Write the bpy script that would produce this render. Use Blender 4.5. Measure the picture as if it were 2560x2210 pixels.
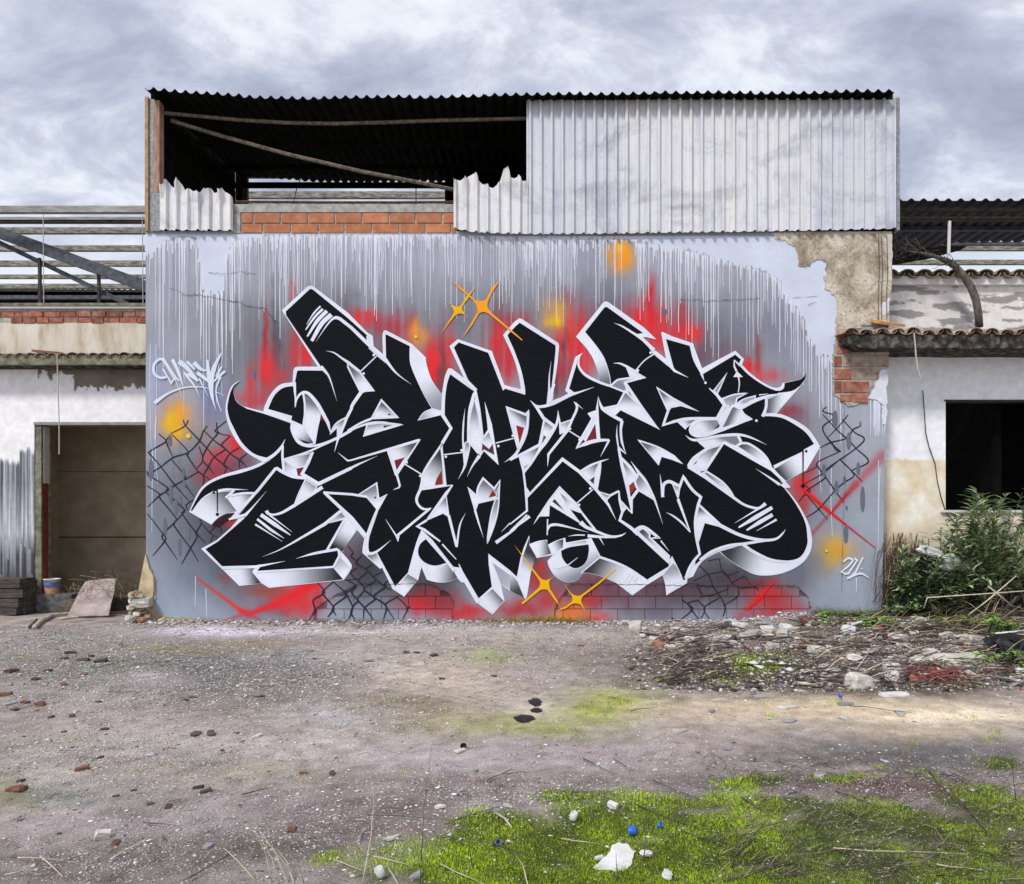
import bpy, bmesh, math, random
import numpy as np
from mathutils import Vector, Matrix, Euler, noise
from mathutils.geometry import tessellate_polygon

S = bpy.context.scene
for o in list(bpy.data.objects):
    bpy.data.objects.remove(o)
COL = S.collection
R = math.radians

# ------------------------------------------------------------------ camera
FPX = 1828.0            # focal length in photograph pixels
DW = FPX / 165.0        # distance of the painted wall (165 px per metre there)
EYE = 1.70              # eye height
HY = 1275.0             # horizon row in the photograph
cam = bpy.data.cameras.new('camera')
cam.sensor_width = 36.0
cam.lens = 36.0 * FPX / 2560.0
cam.shift_y = (HY - 1105.0) / 2560.0
cam.clip_start = 0.05
cam.clip_end = 4000.0
camo = bpy.data.objects.new('camera', cam)
COL.objects.link(camo)
camo.location = (0, -DW, EYE)
camo.rotation_euler = (R(90), 0, 0)
S.camera = camo
S.render.resolution_x, S.render.resolution_y = 1024, 884

# ------------------------------------------------------------------ light
SUN_EL, SUN_AZ = 48.0, -36.0     # azimuth measured from behind the camera, negative = from the left
sd = Vector((math.sin(R(SUN_AZ)) * math.cos(R(SUN_EL)), -math.cos(R(SUN_AZ)) * math.cos(R(SUN_EL)), math.sin(R(SUN_EL))))
sl = bpy.data.lights.new('sun', 'SUN')
sl.energy = 1.5
sl.angle = R(10)
sl.color = (1.0, 0.965, 0.92)
so = bpy.data.objects.new('sun', sl)
COL.objects.link(so)
so.rotation_euler = sd.to_track_quat('Z', 'Y').to_euler()

W = bpy.data.worlds.new('World')
S.world = W
W.use_nodes = True
nt = W.node_tree
nt.nodes.clear()
def wn(t, **k):
    n = nt.nodes.new(t)
    for a, b in k.items():
        setattr(n, a, b)
    return n
WL = nt.links.new
sky = wn('ShaderNodeTexSky', sky_type='NISHITA', sun_disc=False)
sky.sun_elevation = R(SUN_EL)
sky.sun_rotation = R(180 - SUN_AZ)
bg1 = wn('ShaderNodeBackground')
bg1.inputs[1].default_value = 0.06
WL(sky.outputs[0], bg1.inputs[0])
tc = wn('ShaderNodeTexCoord')
# cloud deck: the view direction projected on a high plane, so clouds flatten towards the horizon
sep = wn('ShaderNodeSeparateXYZ')
WL(tc.outputs['Generated'], sep.inputs[0])
zz = wn('ShaderNodeMath', operation='ADD'); zz.inputs[1].default_value = 0.55
zc = wn('ShaderNodeMath', operation='MAXIMUM'); zc.inputs[1].default_value = 0.05
WL(sep.outputs[2], zz.inputs[0]); WL(zz.outputs[0], zc.inputs[0])
dv = wn('ShaderNodeVectorMath', operation='DIVIDE')
cmb = wn('ShaderNodeCombineXYZ')
for i in range(3):
    WL(zc.outputs[0], cmb.inputs[i])
WL(tc.outputs['Generated'], dv.inputs[0]); WL(cmb.outputs[0], dv.inputs[1])
mp = wn('ShaderNodeMapping')
mp.inputs['Rotation'].default_value = (0, 0, R(32))
mp.inputs['Location'].default_value = (-7.3, 8.8, 4.0)
mp.inputs['Scale'].default_value = (1.0, 1.5, 1.0)
WL(dv.outputs[0], mp.inputs[0])
n1 = wn('ShaderNodeTexNoise'); n1.inputs['Scale'].default_value = 5.4; n1.inputs['Detail'].default_value = 12; n1.inputs['Roughness'].default_value = 0.62; n1.inputs['Distortion'].default_value = 0.30
n2 = wn('ShaderNodeTexNoise'); n2.inputs['Scale'].default_value = 1.5; n2.inputs['Detail'].default_value = 3
WL(mp.outputs[0], n1.inputs[0]); WL(mp.outputs[0], n2.inputs[0])
mm = wn('ShaderNodeMath', operation='MULTIPLY_ADD'); mm.inputs[1].default_value = 0.42
WL(n2.outputs[0], mm.inputs[0])
m3 = wn('ShaderNodeMath', operation='MULTIPLY'); m3.inputs[1].default_value = 0.64
WL(n1.outputs[0], m3.inputs[0]); WL(m3.outputs[0], mm.inputs[2])
cr = wn('ShaderNodeValToRGB')
e = cr.color_ramp.elements
e[0].position = 0.38; e[0].color = (0.27, 0.30, 0.405, 1)
e[1].position = 0.630; e[1].color = (0.715, 0.74, 0.79, 1)
x_ = e.new(0.47); x_.color = (0.375, 0.405, 0.51, 1)
x_ = e.new(0.525); x_.color = (0.475, 0.505, 0.595, 1)
x_ = e.new(0.556); x_.color = (0.56, 0.595, 0.675, 1)
x_ = e.new(0.580); x_.color = (0.64, 0.67, 0.735, 1)
WL(mm.outputs[0], cr.inputs[0])
# thin bright veil near the horizon
hz = wn('ShaderNodeMapRange'); hz.inputs[1].default_value = 0.325; hz.inputs[2].default_value = 0.25; hz.inputs[3].default_value = 0.0; hz.inputs[4].default_value = 0.80
WL(sep.outputs[2], hz.inputs[0])
mx = wn('ShaderNodeMixRGB'); mx.inputs[2].default_value = (0.74, 0.785, 0.84, 1)
WL(hz.outputs[0], mx.inputs[0]); WL(cr.outputs[0], mx.inputs[1])
bg2 = wn('ShaderNodeBackground'); bg2.inputs[1].default_value = 0.74
WL(mx.outputs[0], bg2.inputs[0])
ms = wn('ShaderNodeMixShader'); ms.inputs[0].default_value = 0.93
WL(bg1.outputs[0], ms.inputs[1]); WL(bg2.outputs[0], ms.inputs[2])
ow = wn('ShaderNodeOutputWorld')
WL(ms.outputs[0], ow.inputs[0])

S.view_settings.view_transform = 'Standard'
S.view_settings.look = 'None'
S.view_settings.exposure = 0.88
S.view_settings.gamma = 1.0
S.view_settings.use_curve_mapping = False

# ------------------------------------------------------------------ helpers
rng = random.Random(7)
nr = np.random.default_rng(7)

def s2l(c):
    c = np.asarray(c, float) / 255.0
    return np.where(c <= 0.04045, c / 12.92, ((c + 0.055) / 1.055) ** 2.4)

def at(px, py, Y=0.0):
    """photograph pixel -> point at depth Y behind the painted wall's plane"""
    d = DW + Y
    return Vector(((px - 1280.0) * d / FPX, Y, EYE + (HY - py) * d / FPX))

def gnd(px, py, z=0.0):
    """photograph pixel -> point on the ground plane"""
    d = FPX * (EYE - z) / (py - HY)
    return Vector(((px - 1280.0) * d / FPX, d - DW, z))

def tag(o, label=None, cat=None, group=None, kind=None):
    if label: o['label'] = label
    if cat: o['category'] = cat
    if group: o['group'] = group
    if kind: o['kind'] = kind
    return o

def link(name, me, parent=None):
    o = bpy.data.objects.new(name, me)
    COL.objects.link(o)
    if parent is not None:
        o.parent = parent
    return o

def empty(name, loc=(0, 0, 0)):
    o = bpy.data.objects.new(name, None)
    o.empty_display_size = 0.2
    COL.objects.link(o)
    o.location = loc
    return o

class MB:
    """collects shapes into one mesh"""
    def __init__(s):
        s.v = []; s.f = []; s.c = []
    def add(s, vs, fs, c=None):
        b = len(s.v)
        s.v += [tuple(p) for p in vs]
        s.f += [tuple(i + b for i in f) for f in fs]
        if c is not None:
            s.c += [c] * len(vs)
    def box(s, lo, hi, c=None, M=None, taper=None):
        x0, y0, z0 = lo; x1, y1, z1 = hi
        p = [Vector(q) for q in ((x0,y0,z0),(x1,y0,z0),(x1,y1,z0),(x0,y1,z0),(x0,y0,z1),(x1,y0,z1),(x1,y1,z1),(x0,y1,z1))]
        if M is not None:
            p = [M @ q for q in p]
        s.add(p, [(0,3,2,1),(4,5,6,7),(0,1,5,4),(1,2,6,5),(2,3,7,6),(3,0,4,7)], c)
    def tube(s, pts, rad, n=6, c=None, cap=True):
        pts = [Vector(p) for p in pts]
        if not hasattr(rad, '__len__'):
            rad = [rad] * len(pts)
        b = len(s.v)
        up = Vector((0.31, 0.17, 0.93))
        for i, p in enumerate(pts):
            d = (pts[min(i + 1, len(pts) - 1)] - pts[max(i - 1, 0)])
            d = d.normalized() if d.length > 1e-9 else Vector((0, 0, 1))
            a = d.cross(up)
            if a.length < 1e-3: a = d.cross(Vector((1, 0, 0)))
            a.normalize(); q = d.cross(a)
            for k in range(n):
                t = 2 * math.pi * k / n
                s.v.append(tuple(p + (a * math.cos(t) + q * math.sin(t)) * rad[i]))
                if c is not None: s.c.append(c)
        for i in range(len(pts) - 1):
            for k in range(n):
                k2 = (k + 1) % n
                s.f.append((b + i*n + k, b + i*n + k2, b + (i+1)*n + k2, b + (i+1)*n + k))
        if cap:
            s.f.append(tuple(b + k for k in reversed(range(n))))
            s.f.append(tuple(b + (len(pts)-1)*n + k for k in range(n)))
    def mesh(s, name, mat=None, smooth=False):
        me = bpy.data.meshes.new(name)
        me.from_pydata(s.v, [], s.f)
        if s.c and len(s.c) == len(s.v):
            a = me.color_attributes.new('Col', 'FLOAT_COLOR', 'POINT')
            arr = np.ones((len(s.v), 4), np.float32)
            arr[:, :3] = np.asarray(s.c, np.float32)[:, :3]
            a.data.foreach_set('color', arr.ravel())
        if smooth:
            me.polygons.foreach_set('use_smooth', [True] * len(me.polygons))
        if mat: me.materials.append(mat)
        me.update()
        return me
    def build(s, name, mat, parent=None, smooth=False):
        return link(name, s.mesh(name, mat, smooth), parent)

# ---- materials
def newmat(name):
    m = bpy.data.materials.new(name)
    m.use_nodes = True
    n = m.node_tree
    b = n.nodes['Principled BSDF']
    return m, n, b

def nd(n, t, **k):
    x = n.nodes.new(t)
    for a, b in k.items():
        setattr(x, a, b)
    return x

def noise_node(n, scale, detail=4, rough=0.55, vec=None, dist=0.0):
    x = nd(n, 'ShaderNodeTexNoise')
    x.inputs['Scale'].default_value = scale
    x.inputs['Detail'].default_value = detail
    x.inputs['Roughness'].default_value = rough
    x.inputs['Distortion'].default_value = dist
    if vec is not None: n.links.new(vec, x.inputs[0])
    return x

def ramp(n, fac, stops):
    x = nd(n, 'ShaderNodeValToRGB')
    e = x.color_ramp.elements
    for i, (p, c) in enumerate(stops):
        q = e[i] if i < 2 else e.new(p)
        q.position = p
        q.color = (*c, 1) if len(c) == 3 else c
    if fac is not None: n.links.new(fac, x.inputs[0])
    return x

def mixc(n, fac, a, b, mode='MIX'):
    x = nd(n, 'ShaderNodeMixRGB', blend_type=mode)
    for s, v in ((0, fac), (1, a), (2, b)):
        if hasattr(v, 'links') or hasattr(v, 'is_linked'):
            n.links.new(v, x.inputs[s])
        elif s == 0:
            x.inputs[0].default_value = v
        else:
            x.inputs[s].default_value = (*v, 1)
    return x.outputs[0]

def bump(n, b, h, strength=0.3, dist=0.02):
    x = nd(n, 'ShaderNodeBump')
    x.inputs['Strength'].default_value = strength
    x.inputs['Distance'].default_value = dist
    n.links.new(h, x.inputs['Height'])
    n.links.new(x.outputs[0], b.inputs['Normal'])

def wpos(n, scale=None):
    """world position, so neighbouring pieces share one grain"""
    g = nd(n, 'ShaderNodeNewGeometry')
    if scale is None: return g.outputs['Position']
    m = nd(n, 'ShaderNodeMapping')
    m.inputs['Scale'].default_value = scale
    n.links.new(g.outputs['Position'], m.inputs[0])
    return m.outputs[0]

def simple(name, c1, c2, scale=8, rough=0.8, bs=0.3, bd=0.01, metal=0.0, stretch=None, lo=0.35, hi=0.65, c3=None, rand=0.0, spec=0.3):
    m, n, b = newmat(name)
    v = wpos(n, stretch)
    a = noise_node(n, scale, 7, 0.62, v)
    st = [(lo, c1), (hi, c2)]
    if c3: st.append(((lo + hi) / 2, c3))
    col = ramp(n, a.outputs[0], st).outputs[0]
    if rand:
        oi = nd(n, 'ShaderNodeObjectInfo')
        mr = nd(n, 'ShaderNodeMapRange'); mr.inputs[3].default_value = 1 - rand; mr.inputs[4].default_value = 1 + rand
        n.links.new(oi.outputs['Random'], mr.inputs[0])
        hs = nd(n, 'ShaderNodeHueSaturation')
        n.links.new(mr.outputs[0], hs.inputs['Value']); n.links.new(col, hs.inputs['Color'])
        col = hs.outputs[0]
    n.links.new(col, b.inputs['Base Color'])
    b.inputs['Roughness'].default_value = rough
    b.inputs['Metallic'].default_value = metal
    b.inputs['Specular IOR Level'].default_value = spec
    f = noise_node(n, scale * 6, 5, 0.6, v)
    bump(n, b, f.outputs[0], bs, bd)
    return m

def vcol_mat(name, rough=0.85, var=0.25, scale=30):
    m, n, b = newmat(name)
    at_ = nd(n, 'ShaderNodeAttribute', attribute_name='Col')
    a = noise_node(n, scale, 4, 0.6, wpos(n))
    mr = nd(n, 'ShaderNodeMapRange'); mr.inputs[1].default_value = 0.3; mr.inputs[2].default_value = 0.7
    mr.inputs[3].default_value = 1 - var; mr.inputs[4].default_value = 1 + var
    n.links.new(a.outputs[0], mr.inputs[0])
    hs = nd(n, 'ShaderNodeHueSaturation')
    n.links.new(mr.outputs[0], hs.inputs['Value']); n.links.new(at_.outputs['Color'], hs.inputs['Color'])
    n.links.new(hs.outputs[0], b.inputs['Base Color'])
    b.inputs['Roughness'].default_value = rough
    bump(n, b, a.outputs[0], 0.25, 0.01)
    return m
# ------------------------------------------------------------------ the mural, as painted: outlines measured on the photograph
TL = {}
for i_, (x_, y_) in enumerate([(x, y) for x in (465, 870, 1275, 1680) for y in (700, 1010, 1230)]):
    TL['ABCDEFGHIJKL'[i_]] = (x_, y_, 5.005)
TL.update(M=(355, 860, 7.507), N=(355, 1050, 4.833), O=(290, 1380, 5.005), P=(770, 1340, 6.907), Q=(360, 560, 2.072), R=(1300, 560, 2.181), T=(1960, 950, 2.7517), Z=(0, 0, 1.0))

def parse(s):
    """'A 10,20 30,40~ B 5,5' -> photograph pixels; ~ marks a point the line passes smoothly"""
    t = 'Z'; pts = []; sm = []
    for w in s.split():
        if w in TL: t = w; continue
        k = w.endswith('~')
        x, y = w.rstrip('~').split(',')
        ox, oy, sc = TL[t]
        pts.append((ox + float(x) / sc, oy + float(y) / sc)); sm.append(k)
    return pts, sm

def smooth(pts, sm, closed, vals=None, step=5.0):
    n = len(pts); out = []; ov = []
    segs = n if closed else n - 1
    P = [np.array(p) for p in pts]
    for i in range(segs):
        j = (i + 1) % n
        p1, p2 = P[i], P[j]
        if not (sm[i] or sm[j]):
            out.append(p1)
            if vals is not None: ov.append(vals[i])
            continue
        p0 = P[i - 1] if (sm[i] and (closed or i > 0)) else 2 * p1 - p2
        p3 = P[(j + 1) % n] if (sm[j] and (closed or j < n - 1)) else 2 * p2 - p1
        k = max(2, int(np.linalg.norm(p2 - p1) / step))
        for q in range(k):
            t = q / k
            out.append(0.5 * (2 * p1 + (p2 - p0) * t + (2 * p0 - 5 * p1 + 4 * p2 - p3) * t * t + (3 * p1 - p0 - 3 * p2 + p3) * t ** 3))
            if vals is not None: ov.append(vals[i] * (1 - t) + vals[j] * t)
    if not closed:
        out.append(P[-1])
        if vals is not None: ov.append(vals[-1])
    return (out, ov) if vals is not None else out

PAINT_Y = [0.0]
class Paint:
    """flat paint on the wall: triangles with a colour and a fade value"""
    def __init__(s, name, inc=0.000012):
        s.inc = inc; s.name = name; s.v = []; s.f = []; s.c = []; s.t = []
        s.y = PAINT_Y[0] - 0.0006
    def _put(s, pts, faces, col, ts):
        b = len(s.v)
        s.y -= s.inc          # each stroke lies on the one before it
        PAINT_Y[0] = s.y
        for (x, y), t in zip(pts, ts):
            p = at(x, y)
            s.v.append((p.x, s.y, p.z)); s.c.append(col); s.t.append(t)
        s.f += [tuple(b + i for i in f) for f in faces]
    def poly(s, path, col, P=None, Q=None):
        pts = smooth(*parse(path), True) if isinstance(path, str) else path
        ts = [0.0] * len(pts)
        if P:
            p = np.array(parse(P)[0][0]); q = np.array(parse(Q)[0][0])
            d = q - p; L = float(d @ d)
            ts = [float((np.array(r) - p) @ d) / L for r in pts]
        tri = tessellate_polygon([[Vector((x, -y, 0)) for x, y in pts]])
        s._put(pts, tri, col, ts)
    def stroke(s, path, ws, col, closed=False):
        pts, sm = parse(path) if isinstance(path, str) else path
        n = len(pts)
        if not hasattr(ws, '__len__'): ws = [ws]
        vals = [float(np.interp(i / max(1, n - 1), np.linspace(0, 1, len(ws)), ws)) if len(ws) > 1 else ws[0] for i in range(n)] if len(ws) != n else list(ws)
        pts, vals = smooth(pts, sm, closed, vals)
        P = [np.array(p) for p in pts]; m = len(P)
        vs = []
        for i in range(m):
            a = P[i] - P[i - 1] if (closed or i > 0) else P[1] - P[0]
            b = P[(i + 1) % m] - P[i] if (closed or i < m - 1) else P[-1] - P[-2]
            a = a / (np.linalg.norm(a) + 1e-9); b = b / (np.linalg.norm(b) + 1e-9)
            t = a + b; L = np.linalg.norm(t)
            t = t / L if L > 1e-6 else a
            nrm = np.array([-t[1], t[0]])
            k = min(1.7, 1.0 / max(0.3, abs(float(t @ a))))
            w = max(vals[i], 0.5) * 0.5 * k
            vs += [tuple(P[i] + nrm * w), tuple(P[i] - nrm * w)]
        fs = []
        rr = range(m) if closed else range(m - 1)
        for i in rr:
            j = (i + 1) % m
            fs += [(2*i, 2*i+1, 2*j+1), (2*i, 2*j+1, 2*j)]
        s._put(vs, fs, col, [0.0] * len(vs))
    def dot(s, path, r, col):
        (x, y) = parse(path)[0][0] if isinstance(path, str) else path
        k = 12
        s._put([(x + r * math.cos(2*math.pi*i/k), y + r * math.sin(2*math.pi*i/k)) for i in range(k)], [tuple(range(k))], col, [0.0] * k)
    def build(s, mat, parent):
        me = bpy.data.meshes.new(s.name)
        # every sheet faces the camera side
        fs = []
        V = s.v
        for f in s.f:
            a, b, c = V[f[0]], V[f[1]], V[f[2]]
            cr = (b[0]-a[0])*(c[2]-a[2]) - (b[2]-a[2])*(c[0]-a[0])
            fs.append(f if cr > 0 else tuple(reversed(f)))
        me.from_pydata(V, [], fs)
        a = me.color_attributes.new('Col', 'FLOAT_COLOR', 'POINT')
        arr = np.ones((len(V), 4), np.float32); arr[:, :3] = np.asarray(s.c, np.float32)
        a.data.foreach_set('color', arr.ravel())
        a = me.attributes.new('fade', 'FLOAT', 'POINT')
        a.data.foreach_set('value', np.asarray(s.t, np.float32))
        me.materials.append(mat)
        me.update()
        return link(s.name, me, parent)

WHITE = tuple(s2l((226, 230, 242)))
LINE = tuple(s2l((222, 226, 240)))
BLACK = (0.0052, 0.0062, 0.0092)
def G_(g): # grey paint, faintly blue
    return tuple(s2l((g * 0.96, g * 0.975, g * 1.05)))

SILH = """A 1200,380 1525,82 1560,72~ 1600,85 D 0,410 245,660 310,700 325,840 440,945 430,700 445,640~ 480,632 800,800 975,970 980,1060~ 1040,1250~ 1175,1430
1190,1330 1215,1200~ 1255,1105 1300,1110 1450,1225 1270,830 1375,740 1800,890 1955,1312 G 0,1335 135,1365 110,1200~ 60,1020~ 0,870 D 1940,690 G 47,530 115,480 150,490
605,790 615,830 590,1080~ 555,1300 540,1490 520,1512 740,1432 690,1385 815,965 910,910 872,985~ 880,1090~ 960,1180~ 1110,1260 1095,1150~ 1040,990~ 960,860~ 825,710
1160,290 1200,268~ 1240,285 1680,600 1800,715 1830,745 1700,715 1640,722 1800,870 1950,985 1890,660 1905,650 J 0,705 265,795 280,850~ 375,1105 790,885 900,990 875,1060
960,1150~ 1100,1260~ 1250,1340~ 1330,1345~ 1365,1325~ 1378,1290 1405,1285 1600,1245 1650,1205~ 1672,1150 1672,1230~ 1600,1340 1305,1670 K 1400,140~ 1550,210~ 1700,310~ 1790,430~ 1852,530
1840,560 1680,830 1420,970 1475,1050 1410,1045 1500,1150~ 1600,1290~ 1700,1480~ 1745,1650~ L 1745,680~ 1700,800~ 1600,910~ 1400,1010~ 1200,1045~ 1030,1030~ 850,940~ 700,840~ 590,745
450,820~ 350,900~ 290,1000~ 265,1055 195,1085 185,1140 120,1180 0,1250 I 1955,1295 1940,1160~ 1910,1040 1710,1165 1530,1295 1330,1140 1150,1060~ 1000,1020~ 920,1015
860,1090~ 760,1130~ 650,1110~ 550,1040~ 480,920~ 470,860 540,785 345,825 315,815 300,870 270,980~ 230,1150~ 205,1300 200,1345 185,1330 90,1290 0,1240 F 1915,1160 1960,1360 1810,1535 1620,1390
1480,1130 1420,1130 1370,1080 1280,1118~ 1170,1135~ 1060,1120~ 985,1095 920,940 880,1095 705,1310 560,1215 430,950 400,960 180,760 185,690 205,580 115,475 0,640 C 1965,745 1910,705 F 0,840 48,910 48,950 0,1030
C 1975,1100 1040,1200 955,1145 670,1175 450,960 190,710 390,600 560,450 B 655,1440 520,1447 600,1360 500,1375~ 400,1430~ 320,1510 40,1350 130,1150~ 200,1040~ 300,960~ 450,890~ 650,830~ 800,790~ 960,725
780,620~ 660,500~ 560,330~ 510,180~ A 497,1620~ 510,1500~ 550,1370~ 600,1300~ 680,1260 640,1310~ 605,1370~ 605,1440~ 640,1520~ 720,1580~ 970,1645 985,1580~ 1060,1430~ 1180,1310~ 1335,1280 1345,1130 1365,1095~ 1410,1085 1650,1085"""

BLK = """A 1250,395 1545,120 1565,113~ 1590,122 D 0,478 240,695 247,780 262,860 380,965 478,1045 470,690 480,682 775,830 770,900~ 780,1050~ 850,1230~ 950,1440~ 1050,1610 880,1755 1140,1685 1160,1690 1210,1710
1215,1500~ 1240,1300~ 1280,1180 1565,1385 1592,1390 1535,1320 1325,845 1385,782 1755,912 1940,1385 1965,1360 G 0,1378 190,1437 185,1340~ 140,1130~ 60,900~ 0,765 D 1995,690 G 60,590 120,535 570,820 570,880 545,1130~ 520,1340
500,1365 480,1400 455,1558 540,1572 830,1425 740,1360 855,980 845,1080~ 930,1200~ 1100,1290~ 1260,1345 1415,1400 1262,1310 1250,1200~ 1190,1000~ 1100,850~ 940,650 1180,345 1200,338~ 1222,345 1665,665 1570,680 1660,745
1790,925 2060,1150 1950,740 J 0,762 220,825 265,1000~ 365,1190 790,935 860,995 830,1060 960,1190~ 1150,1320~ 1300,1385~ 1370,1378~ 1402,1345 1408,1290 1600,1247 1652,1207~ 1672,1152 1668,1230~ 1600,1325 1500,1388~ 1320,1415
1310,1440 1200,1440 1165,1490 1160,1600~ 1120,1705 K 1250,155~ 1400,185~ 1600,300~ 1700,390~ 1775,500 1650,570 1620,600 1265,770 1300,880 1385,1000 1350,1015 1400,1050 1500,1180~ 1600,1340~ 1670,1500~ 1690,1650~ L 1690,650~ 1640,770~ 1560,835~ 1420,858~
1250,835~ 1100,770~ 915,665 880,650 700,665~ 500,740~ 350,855~ 290,915 290,860 240,900~ 170,1040 155,1105 140,1100 100,1000~ 0,800 I 1985,860 1985,930 1715,1095 1500,950~ 1330,870~ 1130,800 1015,570 960,588 700,632 690,570
570,610~ 470,660 465,597 350,612~ 245,650 240,540 150,760~ 85,1060 0,980 F 1755,770 1760,900 1800,1185 1635,1330 1410,945 1320,935 1275,880 1060,602 920,470 850,650~ 750,1010 590,1180 360,750 300,775 245,770 235,730 245,560 0,285
C 1940,215 1740,405 1970,348 1755,730 1895,735 1920,800 1840,930 880,995 930,925 860,943 465,942 245,715 400,620 720,340 760,290 665,285 B 880,1130 720,1120~ 565,1145 620,1080 420,1092 400,1098 340,1090 200,1180~ 75,1342
62,1330 140,1180~ 220,1060~ 330,980~ 500,910~ 700,860~ 900,790~ 1060,700 1035,680 850,620~ 700,480~ 600,300~ 545,180~ A 520,1610~ 530,1520~ 560,1400~ 605,1315 680,1262 605,1360~ 605,1450~ 650,1540~ 760,1610 B 1000,130 1310,240 1330,150 A 1030,1615
1060,1540~ 1120,1430~ 1220,1350~ 1355,1325 1380,1200 1395,1140~ 1430,1132 1720,1135 1700,1100 1255,445"""

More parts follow.
